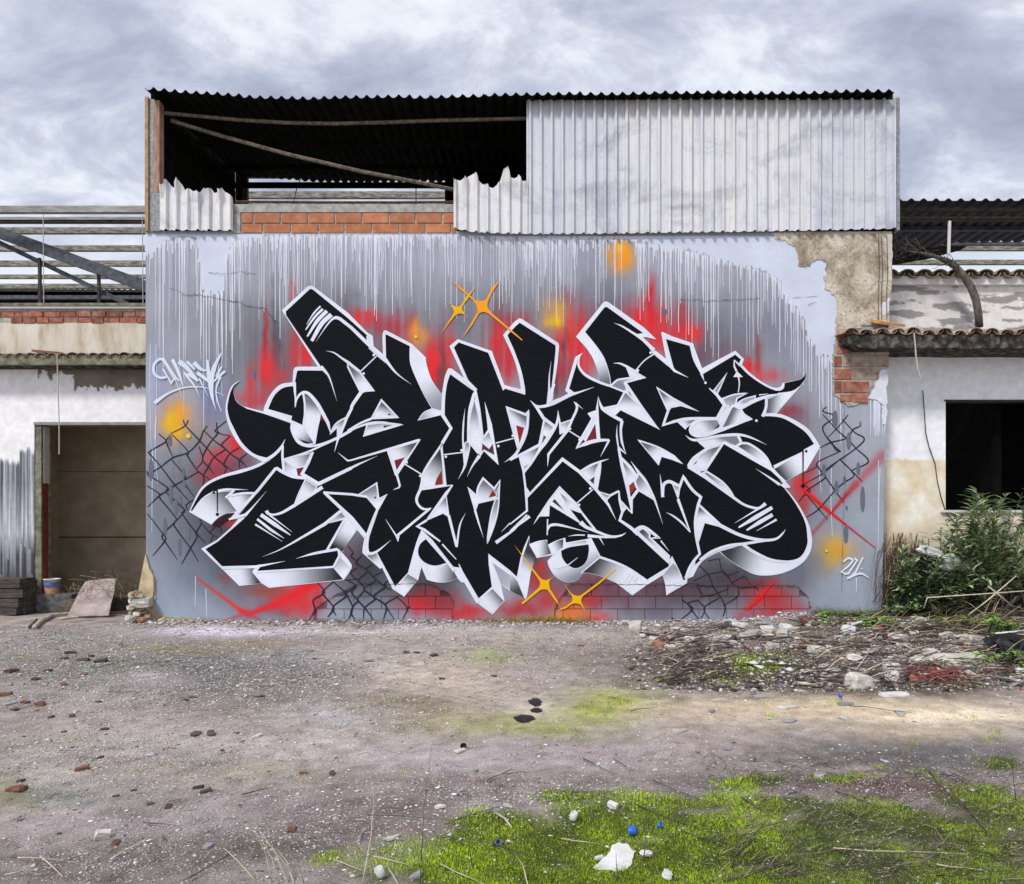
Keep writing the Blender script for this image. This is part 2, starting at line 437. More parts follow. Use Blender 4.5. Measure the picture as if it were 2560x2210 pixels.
# filled white pieces: (outline, darkest grey or None, dark end, light end, edge width)
FILL = [
 ("A 1470,1420 1600,1520~ B 1690,110 1680,195 1655,300 1620,505 1475,270 1490,100 1495,0", 120, "A 1600,1530", "B 1560,150", 0),
 ("B 1320,230 1480,280 1610,495 1500,505~ 1400,450~ 1330,340~", 70, "B 1580,520", "B 1400,320", 4),
 ("B 1025,62 1100,95 1340,210 1475,270 1330,240 985,125 960,100", None, "", "", 0),
 ("B 1230,690 1570,615 1490,780 1370,805", 120, "B 1560,630", "B 1330,740", 4),
 ("B 1225,700 1375,805 1395,900 1230,850", 150, "B 1225,690", "B 1360,860", 4),
 ("B 1500,940 1640,1030 1600,1105 1710,1060 1350,1285 1400,1150~ 1440,1060~", 140, "B 1630,990", "B 1500,1130", 4),
 ("D 0,1030 155,1160 325,1385 230,1390 160,1410 0,1090", 110, "D 60,1130", "D 190,1320", 5),
 ("B 1810,375 1860,270~ 1930,210~ 2020,165 1935,400 1900,395 1895,290", 110, "B 1980,190", "B 1920,350", 5),
 ("D 420,1505 625,1720 295,1735", 100, "D 430,1550", "D 390,1690", 6),
 ("E 245,258 450,238~ 680,262 200,400", 150, "E 300,250", "E 320,345", 5),
 ("D 1055,1610 1165,1640 1145,1690 880,1755 950,1660~", 170, "D 900,1740", "D 1100,1640", 3),
 ("E 1190,480 1170,540 1220,1015 905,1055 920,1000 960,830~", 60, "E 1170,640", "E 960,960", 7),
 ("E 1222,1110 1265,1410 1190,1360 985,1455 1100,1300~", 120, "E 1215,1180", "E 1180,1340", 5),
 ("E 600,1640 655,1610 630,1720", None, "", "", 0),
 ("E 500,580 895,455 620,870 600,880", 90, "E 800,510", "E 620,670", 7),
 ("E 130,1137 360,990 385,1190 485,1135 375,1325 240,1165", 130, "E 340,1040", "E 370,1260", 5),
 ("E 1465,490 1520,455 1520,560~ 1475,760 1450,650~", 130, "E 1480,480", "E 1480,640", 4),
 ("D 1582,1440 E 1640,150~ 1675,400 1660,600 1525,460 1515,200~", 130, "E 1580,30", "E 1590,400", 8),
 ("D 1710,1520 E 1800,250 1885,765 1700,590 1650,670 1640,620 1665,470 1690,410 1750,320", None, "", "", 0),
 ("E 1680,450 1765,345 1810,490 1765,555", 130, "E 1765,345", "E 1760,520", 3),
 ("E 1990,45 H 200,135 228,95 215,300~ 180,430~ 105,580 E 2072,350", 110, "H 150,140", "H 70,230", 8),
 ("G 480,1390 540,1350 530,1500 460,1560", None, "", "", 3),
 ("H 430,190 555,285 480,400~ 385,545 365,520", 110, "H 500,230", "H 450,360", 7),
 ("H 120,650 365,520 370,560~ 280,720~ 170,860", 110, "H 350,550", "H 210,720", 7),
 ("H 625,250 775,195 720,330 630,370", 150, "H 720,220", "H 660,330", 5),
 ("H 190,1020 240,1100 210,1175", None, "", "", 3),
 ("H 972,115 1080,75 1100,-60 1115,250 1130,440 1085,440 1065,250 945,475 900,430 1035,170", None, "", "", 0),
 ("G 1150,1610 1345,1570 1440,1390 H 1600,0 1860,312 1380,65 1305,140 1150,55", 130, "G 1440,1440", "G 1440,1610", 6),
 ("G 1255,1330 1340,1255~ 1420,1238 1515,1225 1450,1080 1685,1222 1435,1285 1470,1400 1440,1405", 140, "G 1400,1340", "G 1560,1180", 6),
 ("H 1385,670 1590,910 1485,1010", 110, "H 1430,720", "H 1520,950", 7),
 ("H 1605,850 1700,980~ 1805,1200 1600,1070 1580,1030 1560,970 1590,900", 130, "H 1600,930", "H 1720,1110", 7),
 ("H 1380,1215 1460,1290 1400,1370", 150, "H 1400,1230", "H 1410,1320", 4),
 ("H 1090,1090 1260,1145 1210,1195 1215,1260", 110, "H 1240,1130", "H 1200,1210", 5),
 ("H 870,850 1120,720 1050,900 990,945", 120, "H 1090,760", "H 960,910", 5),
 ("H 1115,720 1142,728 1135,850~ 1095,1080 1040,1040 1060,900", None, "", "", 0),
 ("H 620,1040 830,1250 910,1370 740,1310 890,1500 490,1250 480,1395 360,1400 480,1220", None, "", "", 5),
 ("H 620,1105 830,1270 895,1355 720,1300", 110, "H 620,1110", "H 780,1280", 3),
 ("I 1600,500 1660,455~ 1750,530 1740,560 1990,800 1985,860", 80, "I 1630,490", "I 1880,760", 5),
 ("K 5,1000 95,1030 75,1190", 150, "K 60,1020", "K 60,1130", 5),
 ("K 335,1260 620,1540 400,1475 325,1740 300,1600~ 292,1430~", 100, "K 350,1310", "K 360,1430", 6),
 ("K 385,865 430,845 620,970~ 720,1080~ 780,1185", 120, "K 440,870", "K 680,1090", 6),
 ("K 640,490 420,825 330,840 215,780 290,660~ 430,570", None, "", "", 5),
 ("K 610,520 490,680 420,820 280,790 360,640~ 440,570", 120, "K 540,550", "K 360,770", 3),
 ("K 800,530 870,490 960,500~ 1100,590~ 1190,690~ 1240,800", 90, "K 860,520", "K 1150,740", 7),
 ("K 310,460 600,410~ 820,395 860,480 790,530 650,480 440,570", 130, "K 610,400", "K 560,500", 4),
 ("K 630,310 600,290 700,80 760,20 J 860,1620 K 900,130~ 990,190 800,250~", 110, "K 740,120", "K 850,170", 6),
 ("K 260,330 250,270~ 320,210~ 560,190 660,20 700,30 600,300 400,390~ 300,390~", 140, "K 500,210", "K 360,320", 6),
 ("K 70,225 310,190 180,290 165,310", 130, "K 220,200", "K 140,260", 4),
 ("G 1840,1350 J 0,1480 320,1640 110,1565 G 2010,1590 1975,1640", 110, "G 1900,1430", "G 1970,1580", 7),
 ("J 685,1165 520,1385 560,1430 600,1350", 160, "J 600,1300", "J 640,1220", 4),
 ("J 630,1485 780,1435~ 935,1420 810,1480 790,1560 740,1600 K 620,300 560,185 660,20", 150, "J 730,1460", "K 640,150", 5),
 ("J 770,1580 880,1500~ 1040,1450 1030,1500 850,1610", 170, "J 900,1520", "J 850,1580", 4),
 ("J 810,1140 885,1215 765,1215", None, "", "", 0),
 ("K 1340,1005 1400,1000 1475,1050 1400,1050", None, "", "", 0),
 ("E 1505,1050 1610,1150 1630,1040~ 1690,930 1830,1060 1900,960 1885,1180 1625,1235 1590,1345", 100, "E 1690,940", "E 1620,1210", 6),
 ("E 1895,1000 1880,1300~ 1830,1520~ 1745,1740 1750,1640~ 1790,1380~ 1845,1190", 140, "E 1850,1200", "E 1790,1560", 4),
 ("H 1605,455 1850,540~ 2050,650 K 125,745 0,690 H 1890,650 1855,755", 110, "H 1730,500", "H 1830,640", 5),
]
# shaded faces of the letters' depth: (outline, darkest grey, dark end, light end)
SHADE = [
 ("D 790,825 975,975 985,1060~ 1050,1250~ 1175,1430 1165,1635 1055,1605 950,1430~ 850,1220~ 785,1050~ 775,900", 150, "D 1120,1600", "D 950,1200"),
 ("G 832,715 940,660 1100,860~ 1190,1010~ 1245,1220~ 1250,1310 1115,1262 1095,1150~ 1040,990~ 960,860", 110, "G 1180,1320", "G 1060,980"),
 ("F 925,910 1100,940~ 1268,895 1372,1075 1280,1113~ 1170,1130~ 1060,1113~ 988,1090", 90, "F 1370,1040", "F 1060,1000"),
 ("F 750,1028 872,1100 705,1300 580,1208", 120, "F 830,1050", "F 720,1220"),
 ("F 1640,1350 1808,1212 1948,1362 1810,1528 1625,1390", 110, "F 1900,1270", "F 1740,1400"),
 ("F 1810,885 2072,1075 2072,1255 1915,1150", 165, "F 1850,900", "F 2400,1500"),
 ("I 0,1015 90,1112 178,1325 90,1285 0,1235", 70, "I 100,1250", "I -60,950"),
 ("C 2005,335 F 105,472 0,635 C 1968,735 1790,720 1985,370", 25, "C 1870,720", "C 2020,440"),
 ("C 1940,255 1992,312 1795,388", 130, "C 1930,250", "C 1850,400"),
 ("C 475,965 855,950 830,1000 945,1143 675,1168", 60, "C 900,1010", "C 660,1060"),
 ("C 885,1005 1842,945 1968,1093 1045,1192", 35, "C 1960,1060", "C 1060,1100"),
 ("C 1925,815 1850,935 1972,1088 F 40,950", 180, "C 1930,820", "C 1980,1060"),
 ("B 92,1340 200,1195~ 340,1105 400,1108 570,1092 508,1170 635,1340 500,1373~ 400,1428~ 320,1500 48,1352", 100, "B 540,1120", "B 260,1380"),
 ("B 515,1172 560,1158 720,1132~ 870,1132 645,1335", 90, "B 860,1140", "B 650,1240"),
 ("F 240,795 355,768 430,940 400,952", 120, "F 300,770", "F 370,900"),
 ("I 250,662 350,622~ 455,605 515,770 345,818", 85, "I 510,740", "I 330,740"),
 ("I 478,675 575,618~ 668,590 660,690 540,778", 85, "I 670,640", "I 530,720"),
 ("I 690,655 820,625~ 955,606 955,640 800,660~ 660,700", 150, "I 800,590", "I 800,680"),
 ("I 238,575 243,665 325,805 295,880 265,990~ 210,1320 105,1100 165,800", 60, "I 330,800", "I 190,1040"),
 ("I 480,870 630,740 650,820~ 720,920~ 820,960~ 920,915~ 988,740 1010,590 1120,805 880,1010 915,1018 860,1085~ 760,1125~ 650,1103~ 550,1035~ 490,940~", 140, "I 790,1130", "I 650,880"),
 ("I 905,1008 1122,830 1330,900~ 1500,980~ 1690,1100 1730,1143 1530,1288 1330,1135 1150,1055~ 1000,1015~", 60, "I 1020,900", "I 1450,1150"),
 ("I 1990,940 J 0,2600 L 0,850 60,940~ 130,1130 0,1240 I 1958,1288 1943,1160~ 1915,1040", 165, "I 1950,980", "I 1990,1150"),
 ("L 600,742 868,668 1050,768~ 1250,853~ 1450,870~ 1580,845 1550,940~ 1400,1005~ 1200,1038~ 1030,1023~ 850,933~ 705,838~", 60, "L 700,740", "L 1230,940"),
 ("J 1192,1495 1330,1440 1500,1400~ 1560,1370 1300,1660 1180,1668", 100, "J 1200,1530", "J 1400,1560"),
 ("K 1270,820 1610,612 1655,578 1778,510 1845,540 1680,822 1425,962", 50, "K 1330,900", "K 1600,740"),
]
SHADE = [s_ for s_ in SHADE if 'J 0,2600' not in s_[0]] + [("I 1992,945 L 20,890 70,960~ 135,1130 0,1240 I 1958,1288 1943,1160~ 1915,1040", 165, "I 1950,980", "I 1990,1150")]
GAPS = [ # background showing between the letters
 ("B 1690,115 1745,210 1690,200", (120, 40, 55)), ("B 1385,812 1480,785 1430,870 1460,905 1400,905", (112, 42, 52)),
 ("E 450,270 560,266 445,300", (80, 45, 60)), ("E 580,707 712,668 610,828", (112, 42, 52)), ("E 1172,830 1188,1008 1087,1023 1110,940~", (125, 50, 55)),
 ("E 1665,480 1760,560 1812,500 1832,638 1700,568 1667,600", (85, 50, 62)), ("H 77,268 178,297 120,495", (145, 45, 50)), ("H 420,392 463,417 390,530", (120, 60, 75)),
 ("H 1062,262 1082,433 947,473", (122, 40, 55)), ("H 1552,967 1578,1040 1510,1128 1492,1030", (150, 55, 50)), ("H 1058,907 1040,1000 992,945", (62, 50, 56)),
 ("H 558,1187 527,1220 678,1333", (75, 50, 60)), ("K 600,232 595,300 507,338", (70, 60, 62)), ("E 1808,1080 1860,1145 1760,1172", (130, 50, 48)),
 ("H 2000,2000 2001,2000 2001,2001", (0, 0, 0)), ("B 615,1358 500,1380~ 400,1440 330,1510 400,1540 540,1445", (52, 30, 36)),
]
BITS = [ # small dark pieces on the white
 "B 1655,1037 1700,1037 1620,1080", "D 500,1692 542,1692 515,1665", "E 320,1167 350,1157 352,1190", "H 180,790 240,747 180,805", "K 250,775 390,622 300,740",
 "E 1420,440 1421,440 1421,441", "B 1415,438 1590,498 1500,495~",
 "F 985,580 1060,645~ 1160,762~ 1250,878 1100,918~ 980,890~ 900,820~ 877,740~ 905,650~",
 "I 640,735 750,690~ 980,655 985,730~ 960,850~ 890,930~ 800,950~ 700,890~ 650,810~",
]
LINES = [ # white lines: path, widths
 ("A 1690,1085 1740,1140 1800,1230~ 1890,1515", (9, 7, 4, 0)), ("A 1358,1280 1372,1480 1365,1600", (8, 4, 0)),
 ("A 1372,1590 1388,1490~ 1450,1415~ 1530,1420~ 1640,1540~ 1720,1680~ B 1780,240 1815,375", (1, 5, 6, 8, 9, 9, 8, 1)),
 ("A 1470,1420 B 1490,0 1490,130 1470,270", (5,)), ("B 1320,235 1325,330~ 1400,470~ 1520,525~ 1650,515~ 1800,465~ 1900,420 2072,330", (3, 5, 7, 7, 5, 5, 6, 6)),
 ("B 1235,690 1500,610~ 1700,520~ 1930,410 2072,330", (4, 5, 5, 7, 7)), ("B 960,720 1080,655~ 1180,560~ 1245,440", (8, 8, 7, 0)),
 ("B 1215,520 1210,660~ 1228,850", (5, 6, 6)), ("B 1130,800 1230,860~ 1350,910~ 1500,925", (8, 8, 8, 8)), ("B 1590,600 1540,720 1455,875 1660,1000 2072,800", (6, 7, 8, 9, 8)),
 ("E 0,825 120,760~ 370,650", (7, 5, 0)), ("B 1130,800 900,1085 640,1370", (7, 7, 7)),
 ("B 1710,1040 1350,1275 1200,1360~ 1090,1385~ 1030,1370~ 1010,1335", (9, 8, 6, 5, 7, 9)),
 ("B 1720,1108 2072,1130 E 240,1160", (6, 6, 6)), ("B 1740,1115 2072,1425 F 235,560", (7, 9, 9)),
 ("A 1685,330 1600,420~ 1510,560", (4, 4, 1)), ("A 1715,365 1610,470~ 1500,625", (6, 6, 3)), ("A 1765,390 1640,520~ 1520,710", (9, 9, 4)), ("A 1820,435 1700,550~ 1575,765", (11, 11, 8)),
 ("A 1630,770 1750,590~ 1830,495~ 1880,472~ 1930,488 2072,600 D 240,790 440,960", (0, 3, 5, 8, 8, 8, 9, 9)), ("D 440,955 600,1160~ 790,1305", (9, 4, 0)),
 ("A 1755,890 1850,910~ 1960,985~ D 0,1030 150,1150", (0, 3, 5, 7, 7)), ("D 170,1400 60,1560~ B 2072,60 2015,170 1930,390 1900,450 1860,600", (9, 8, 7, 7, 6, 5, 0)),
 ("B 1905,610 2025,710 2072,703 E 490,572 895,452", (0, 4, 4, 6, 7)), ("D 155,1150 360,952", (3,)), ("E 295,185 150,245~ 0,335", (6, 5, 5)), ("E 0,352 150,280~ 300,238~ 450,235~ 680,262", (4, 5, 6, 6, 0)),
 ("E 1160,100 1290,305 1180,490", (9, 7, 8)), ("E 905,1062 1000,1052 1310,1015", (8, 7, 2)), ("E 912,1060 860,1180~ 880,1260~ 950,1315~ 1055,1300", (7, 7, 6, 6, 0)),
 ("E 1310,1015 1230,1120 1000,1440", (3, 8, 6)), ("E 1030,1305 620,1645", (6, 6)), ("E 470,1440 600,1640 630,1720", (0, 4, 2)), ("E 1262,1395 1358,1780", (7, 6)), ("E 1470,1365 1400,1520~ 1360,1790", (0, 4, 5)),
 ("E 985,1455 865,1530 950,1570 1155,1720", (6, 5, 7, 4)), ("F 985,572 1250,880 1330,985", (7, 6, 8)), ("F 1180,652 1355,842", (4, 2)), ("F 1388,900 1480,1130 1630,1385", (2, 9, 9)),
 ("E 608,868 650,1020 640,1045 565,1075", (6, 5, 4, 0)), ("E 700,745 930,885", (3,)), ("F 375,210 250,560 235,680~ 260,765~ 360,745~ 540,600", (5, 7, 9, 8, 6, 0)),
 ("E 1465,60 1445,250~ 1440,480~ 1467,760 1440,830~ 1380,940", (0, 4, 4, 7, 4, 0)), ("E 1200,635 1440,605", (3,)), ("D 1600,1385 1575,1440 1525,1620~ E 1508,260~ 1505,460 1640,620", (6, 8, 7, 6, 6, 7)), ("D 1600,1400 E 1640,80~ 1678,420", (5, 7, 8)),
 ("D 1455,1235 1605,1385", (9, 8)), ("E 1645,650 1560,770~ 1490,910", (9, 4, 0)), ("E 1850,490 2072,430", (3,)), ("H 108,570 60,640~ E 1958,730", (7, 7, 0)),
 ("G 250,1505 330,1590 H 420,180 560,285", (0, 7, 8, 8)), ("G 250,1505 320,1575~ 400,1585~ 540,1545~ 740,1440 850,1410 1050,1342", (0, 6, 7, 8, 9, 5, 0)), ("G 515,1020 492,1200~ 488,1390", (0, 3, 5)), ("G 555,1300 530,1370 520,1490", (6, 7, 4)),
 ("H 0,700 120,640 365,510", (6,)), ("H 600,80 595,200~ 560,300~ 450,480~ 370,580~ 260,740~ 170,860", (0, 6, 7, 7, 6, 6, 6)), ("H 600,80 625,250 630,370", (0, 5, 5)),
 ("G 800,1525 835,1570~ H 830,80~ 775,200~ 720,330 480,630 470,780", (2, 6, 6, 6, 7, 6, 0)), ("G 820,1540 910,1615", (4, 0)), ("H 725,330 895,435", (3,)), ("H 170,860 190,1020 205,1180 212,1335 0,1505", (5, 5, 6, 5, 3)),
 ("H 212,1165 655,692 870,850 1060,1050 1230,1260 1325,1450", (5, 8, 8, 8, 6, 0)), ("E 1850,1735 2072,1575 H 100,1520 245,1405", (9, 5, 4, 8)), ("H 0,1590 215,1385", (3, 4)), ("E 1920,1600 H 0,1490", (0, 3)),
 ("H 1240,450 1220,490 1130,660", (5, 5, 0)), ("H 825,560 940,500~ 1080,460~ 1240,450", (0, 10, 9, 5)), ("H 828,560 900,430 1040,180 975,115", (3, 9, 8, 3)), ("G 1105,1455 1085,1620", (0, 5)),
 ("G 1105,1470 1150,1600~ 1250,1680~ H 1400,212", (0, 8, 8, 8)), ("G 1290,1045 1370,1045~ 1450,1080 1600,1165", (0, 4, 6, 6)), ("G 1810,922 1680,1010~ 1570,1135", (3,)), ("G 1435,1285 1640,1590 H 1860,312", (8, 8, 0)),
 ("G 1300,540 1400,580~ 1570,685 1660,745 1800,880", (0, 4, 6, 8, 9)), ("H 1400,210 1385,330~ 1400,480~ 1450,625", (8, 6, 6, 0)), ("H 1340,260 1335,400~ 1358,560", (0, 4, 4)), ("H 1355,545 1450,625", (6, 2)),
 ("H 1358,560 1400,770 1470,1050 1525,1370", (6, 8, 9, 3)), ("H 1380,665 1500,790 1590,920", (6, 8, 8)), ("H 1510,715 1610,860 1700,970~ 1800,1180~ 1850,1320~ 1910,1505", (0, 7, 6, 6, 3, 0)), ("H 1600,1075 1515,1190 1530,1370", (8, 8, 1)),
 ("H 1380,1215 1530,1370", (6, 3)), ("H 1362,1088 1370,1200~ 1405,1350 1370,1455 1500,1540 1600,1630", (3, 6, 6, 6, 7, 9)), ("H 1245,1148 1362,1088", (6, 5)), ("H 870,850 1000,770~ 1130,720 1235,688", (5, 5, 5, 0)), ("H 830,1245 1035,1070", (3,)),
 ("H 362,1400 295,1505", (5, 0)), ("H 880,1480 950,1540 1070,1590~ 1200,1640~ 1300,1660~ 1400,1640~ 1450,1608", (12, 8, 7, 6, 6, 4, 0)), ("H 905,1370 1075,1590", (5, 6)), ("H 1115,1665 1175,1765", (4, 0)), ("H 470,1440 465,1640", (3, 3)),
 ("H 470,1580 490,1530~ 540,1510~ 650,1520~ 980,1605", (4, 6, 7, 6, 0)), ("I 970,548 1200,565 1320,562", (8, 5, 5)), ("H 725,1655 820,1640~ 935,1640", (0, 3, 3)), ("I 1370,350 1500,440 1600,520 1990,880", (6, 8, 8, 8)), ("I 1570,475 1640,437~ 1720,465~ 1860,575 1775,575", (8, 8, 8, 7, 3)),
 ("I 1885,610 1990,740", (4, 0)), ("I 1955,255 2040,300~ K 120,1485~ 225,1605", (0, 4, 5, 2)), ("K 72,1190 225,1605", (7, 3)), ("H 1875,880 1910,1165", (0, 8)), ("H 1908,1130 1920,1010~ 1985,970~ 2040,990~ K 95,1030 140,910 250,1070~ 358,1165 325,1260 290,1450~ 300,1650~ L 345,775 280,850~ 220,950~ 170,1080", (7, 8, 8, 8, 7, 7, 7, 7, 7, 7, 7, 6, 7, 8, 8)),
 ("K 340,1265 600,1520 850,1640~ 1100,1700~ 1290,1690~ 1380,1620~ 1415,1570", (5, 9, 8, 8, 6, 4, 0)), ("L 1250,595 880,650 700,672~ 500,745~ 350,855", (5, 7, 7, 8, 9)), ("L 885,655 1050,770~ 1250,852~ 1440,872", (8, 7, 7, 5)),
 ("K 200,780 420,920 780,1180 900,1260~ 1050,1305~ 1110,1290~ 1168,1245", (9, 8, 7, 6, 6, 7, 9)), ("K 1080,1310 780,1490", (5, 0)), ("K 1250,1295 1040,1420 830,1545", (9, 11, 4)), ("K 1255,1385 1090,1480 930,1580", (9, 10, 4)), ("K 1305,1445 1050,1590", (6, 0)),
 ("K 200,780 270,680~ 440,560 650,480 410,830", (7, 8, 8, 7, 7)), ("K 650,480 1000,680 1250,820 1470,1045", (8, 9, 9, 4)), ("K 165,390 230,440~ 320,450~ 600,400~ 820,385~ 980,420~ 1180,510", (0, 5, 7, 7, 7, 5, 0)), ("K 820,390 862,480", (7, 7)),
 ("K 590,185 380,195~ 250,270~ 235,350~ 310,395~ 450,380~ 640,315~ 990,190", (6, 6, 8, 9, 10, 9, 9, 2)), ("H 1980,90 1915,265 2050,220 K 200,185~ 560,185 J 660,1560", (5, 6, 7, 7, 8, 9)), ("G 1975,1640 H 1915,265", (6, 6)), ("G 1980,1050 2060,1140 J 200,1222", (8, 6, 0)),
 ("J 365,1170 400,1265", (7, 0)), ("J 460,1355 560,1440 660,1570", (2, 7, 9)), ("J 775,1002 775,1080 805,1145", (2, 4, 5)), ("J 775,1002 850,1075", (2, 5)), ("J 828,1215 840,1300~ 825,1410", (4, 3, 2)), ("J 1085,1440 1200,1425", (3, 1)),
 ("J 850,1605 1030,1512~ 1200,1455~ 1320,1435", (10, 9, 7, 4)), ("J 1178,1485 1172,1600~ 1130,1710", (7, 7, 8)), ("K 1045,810 1200,910~ 1345,1010", (0, 4, 7)), ("B 500,1175 605,1080", (6, 6)), ("B 405,1092 520,1070~ 780,1072", (8, 6, 0)), ("B 560,1145 720,1118~ 880,1115", (6, 6, 5)),
 ("B 1010,1090 830,1300~ 740,1395", (0, 4, 8)), ("B 740,1388 540,1443", (7, 5)), ("B 1050,1390 1330,1600", (5, 0)), ("B 940,1385 1120,1510 1310,1640", (9, 10, 2)), ("B 895,1440 1060,1570 1230,1680", (6, 7, 1)), ("B 870,1505 1210,1720", (5, 0)),
 ("C 965,808 1200,710~ 1500,540~ 1740,400 1950,230", (0, 3, 6, 8, 8)), ("C 1380,832 1600,770~ 1900,715", (0, 6, 7)), ("C 450,948 870,935 1240,865", (8, 7, 0)), ("C 930,912 870,998", (6,)), ("C 880,1000 1845,937 1922,800 1910,712", (5, 5, 6, 5)),
 ("C 1985,345 1765,730", (6, 6)), ("E 375,1300 300,1480~ 240,1650", (5, 6, 7)), ("I 1500,1010 1420,1130", (3, 5)), ("I 1545,1030 1460,1145", (4, 6)), ("I 1595,1055 1540,1120", (4, 5)),
 ("D 250,780 245,700", (5,)), ("E 1590,1330 1640,1500~ 1695,1670", (6, 4, 0)), ("E 1620,1235 1860,1175", (6, 7)), ("I 560,960 720,918 845,820", (2, 3, 1)),
]
DOTS = ["D 325,940", "D 198,1172", "E 735,730", "E 905,900", "E 1225,660", "E 1422,580", "E 1880,527", "E 2062,397", "H 750,312", "H 870,447", "G 1757,913", "G 1598,1133", "H 1003,1057", "H 863,1262", "J 416,1287", "K 1053,209"]

# chain link, dark thin lines with little loops
FENCE_L = ["N 200,165 285,240 310,310 375,450", "N 345,175 290,250 280,270 100,375 95,410 215,545 385,770 575,985", "N 365,175 560,380 545,420 660,600 690,630 830,725", "N 740,120 870,245 1010,350 1070,410 1190,490 1270,570",
 "N 500,0 530,70 690,240 800,360 890,460 1000,545 1100,615", "N 560,0 515,75 345,165", "N 790,70 740,140 690,260 560,390 375,455 215,575 75,650 65,610", "N 65,665 200,740 320,830 290,870 520,1090 480,1120 660,1370 770,1490",
 "N 360,480 530,690 500,740 640,940", "N 690,620 520,720 385,795 310,855 215,910 70,1050", "N 65,795 215,895 215,940 420,1200 380,1260 580,1540 680,1710", "N 520,1100 400,1230 260,1370 245,1430 280,1470 430,1690", "N 65,1130 250,1370 280,1450 130,1640",
 "N 900,30 925,150 1060,190", "N 1020,10 880,130 920,155 850,240 780,345 730,480 800,560 870,650", "N 690,320 735,480 660,590", "N 1070,190 960,300 1010,350 870,450 800,570 740,670 750,720 735,790", "N 1180,330 1060,410 985,540 1020,580 990,650", "N 1270,405 1180,480 1180,590",
 "N 620,965 530,1030 560,1090", "N 690,1200 720,1240 650,1370 665,1410 580,1560 480,1740", "N 720,1250 830,1370 910,1415", "N 880,1260 960,1310 955,1370", "N 890,1280 810,1370", "N 860,1400 820,1490"]
FENCE_M = ["P 150,790 280,940 260,1000 90,1110 120,1270 20,1450", "P 440,790 280,930 260,1000 440,1220 430,1270 480,1370", "P 440,790 620,950 670,1020 770,1220 740,1320 810,1440", "P 830,850 640,1000 660,1040 450,1200 420,1290 340,1400", "P 690,170 780,290 740,350 850,440 830,480 1020,590 1180,760 1320,860 1440,940",
 "P 930,330 840,440 850,480 1000,560", "P 1110,490 1010,560 1030,610 880,750 900,800 970,880 970,930 1120,1040 1330,1180 1360,1240 1490,1440", "P 850,550 740,640 880,780 920,800", "P 680,760 830,860 750,960 850,1100 980,1240 1150,1470", "P 1280,620 1130,700 1180,760 1120,800 970,890",
 "P 980,930 850,1080 870,1120 770,1220 750,1330 700,1430", "P 1380,770 1320,830 1330,880 1120,1040 1160,1090 980,1240 960,1440", "P 1540,1050 1340,1170 1360,1240 1300,1440", "P 1540,1050 1710,1240 1630,1440", "P 1770,1220 1700,1260 1740,1310", "P 0,640 100,600", "P 640,760 860,740"]
FENCE_R = ["T 290,185 265,215 340,240 330,270 265,330 320,430 385,490 355,480 330,435 300,400", "T 265,235 360,340 440,410 495,470 580,560 470,620 480,640 540,700", "T 440,240 365,330 295,400", "T 400,270 485,360 550,415 400,540 390,550 480,650 420,700 350,760 235,890 150,945",
 "T 520,285 525,315 475,340 430,400 320,430 240,470", "T 385,490 230,565 235,600 280,660 350,760 410,840", "T 495,470 270,630 285,670 140,770 170,760", "T 390,540 270,640 110,730", "T 240,590 140,640", "T 140,770 240,890 300,960", "T 130,710 180,760 140,790 100,840"]
FENCE_S = ["L 120,1340 260,1450 250,1480 350,1610", "L 0,1570 40,1620", "L 330,1350 200,1390 240,1480 100,1600", "L 320,900 450,1030 520,1190 600,1300 660,1420 660,1480 620,1600", "L 270,1110 440,1030", "L 300,1160 380,1290 350,1320", "L 590,840 630,1000 700,1060 760,1150 850,1200", "L 450,860 600,830", "L 460,1030 620,990", "L 640,980 700,1040 840,990",
 "L 740,1140 900,1060 980,1160", "L 380,1300 520,1280 720,1200", "L 590,1320 400,1450 480,1600", "L 330,1360 410,1460 350,1600", "L 830,1200 820,1300 640,1420", "L 520,1180 300,1170", "L 860,1200 1050,1190 1080,1240"]
YEL = tuple(s2l((236, 178, 20))); ORA = tuple(s2l((244, 160, 45))); RED = tuple(s2l((226, 36, 42)))
STARS = [ # (centre polygon, colour), painted over everything
 ("D 1600,260 1680,265~ 1730,240 1800,100 1905,0 1810,150 1750,280~ 1750,350~ 1790,410 2025,610 G 155,750 150,760 D 2025,640 1770,430 1700,400~ 1640,420 1560,560 1420,740 1530,560 1620,400 1610,330~ 1560,250 1400,120 1290,0 1410,90 1510,180", ORA),
 ("D 1325,330 1390,335~ 1430,290 1480,210 1600,80 1500,240 1440,320~ 1430,370~ 1460,430 1520,490 1440,430~ 1380,425~ 1330,460 1170,660 1310,440 1325,390~ 1290,310 1170,210 1270,285", YEL),
 ("I 45,650 360,1050 400,1090~ 450,1100~ 500,1085 570,1045 500,1100~ 490,1150~ 500,1210 600,1370 620,1420 560,1350 470,1225 430,1215~ 380,1225 160,1405 145,1385 350,1205 375,1160~ 370,1110 230,910", YEL),
 ("I 655,1130 770,1270 820,1295~ 880,1295 1100,1130 1320,955 1330,965 1120,1145 910,1305 890,1350~ 900,1400 950,1500 880,1405 820,1390~ 770,1400 690,1460 600,1470 700,1430 770,1370 780,1320~ 740,1250", YEL),
]
REDS = [("Z 494,1446 545,1484 605,1527", (1, 3, 3), tuple(s2l((226, 66, 50)))), ("Z 1936,1452 1900,1496 1868,1524", (2, 5, 4), RED), ("Z 2012,1228 2077,1282 2112,1310 2186,1369", (6, 5, 3, 1), tuple(s2l((216, 40, 46)))), ("Z 2120,1232 2077,1282", (4, 3), tuple(s2l((190, 48, 58))))]
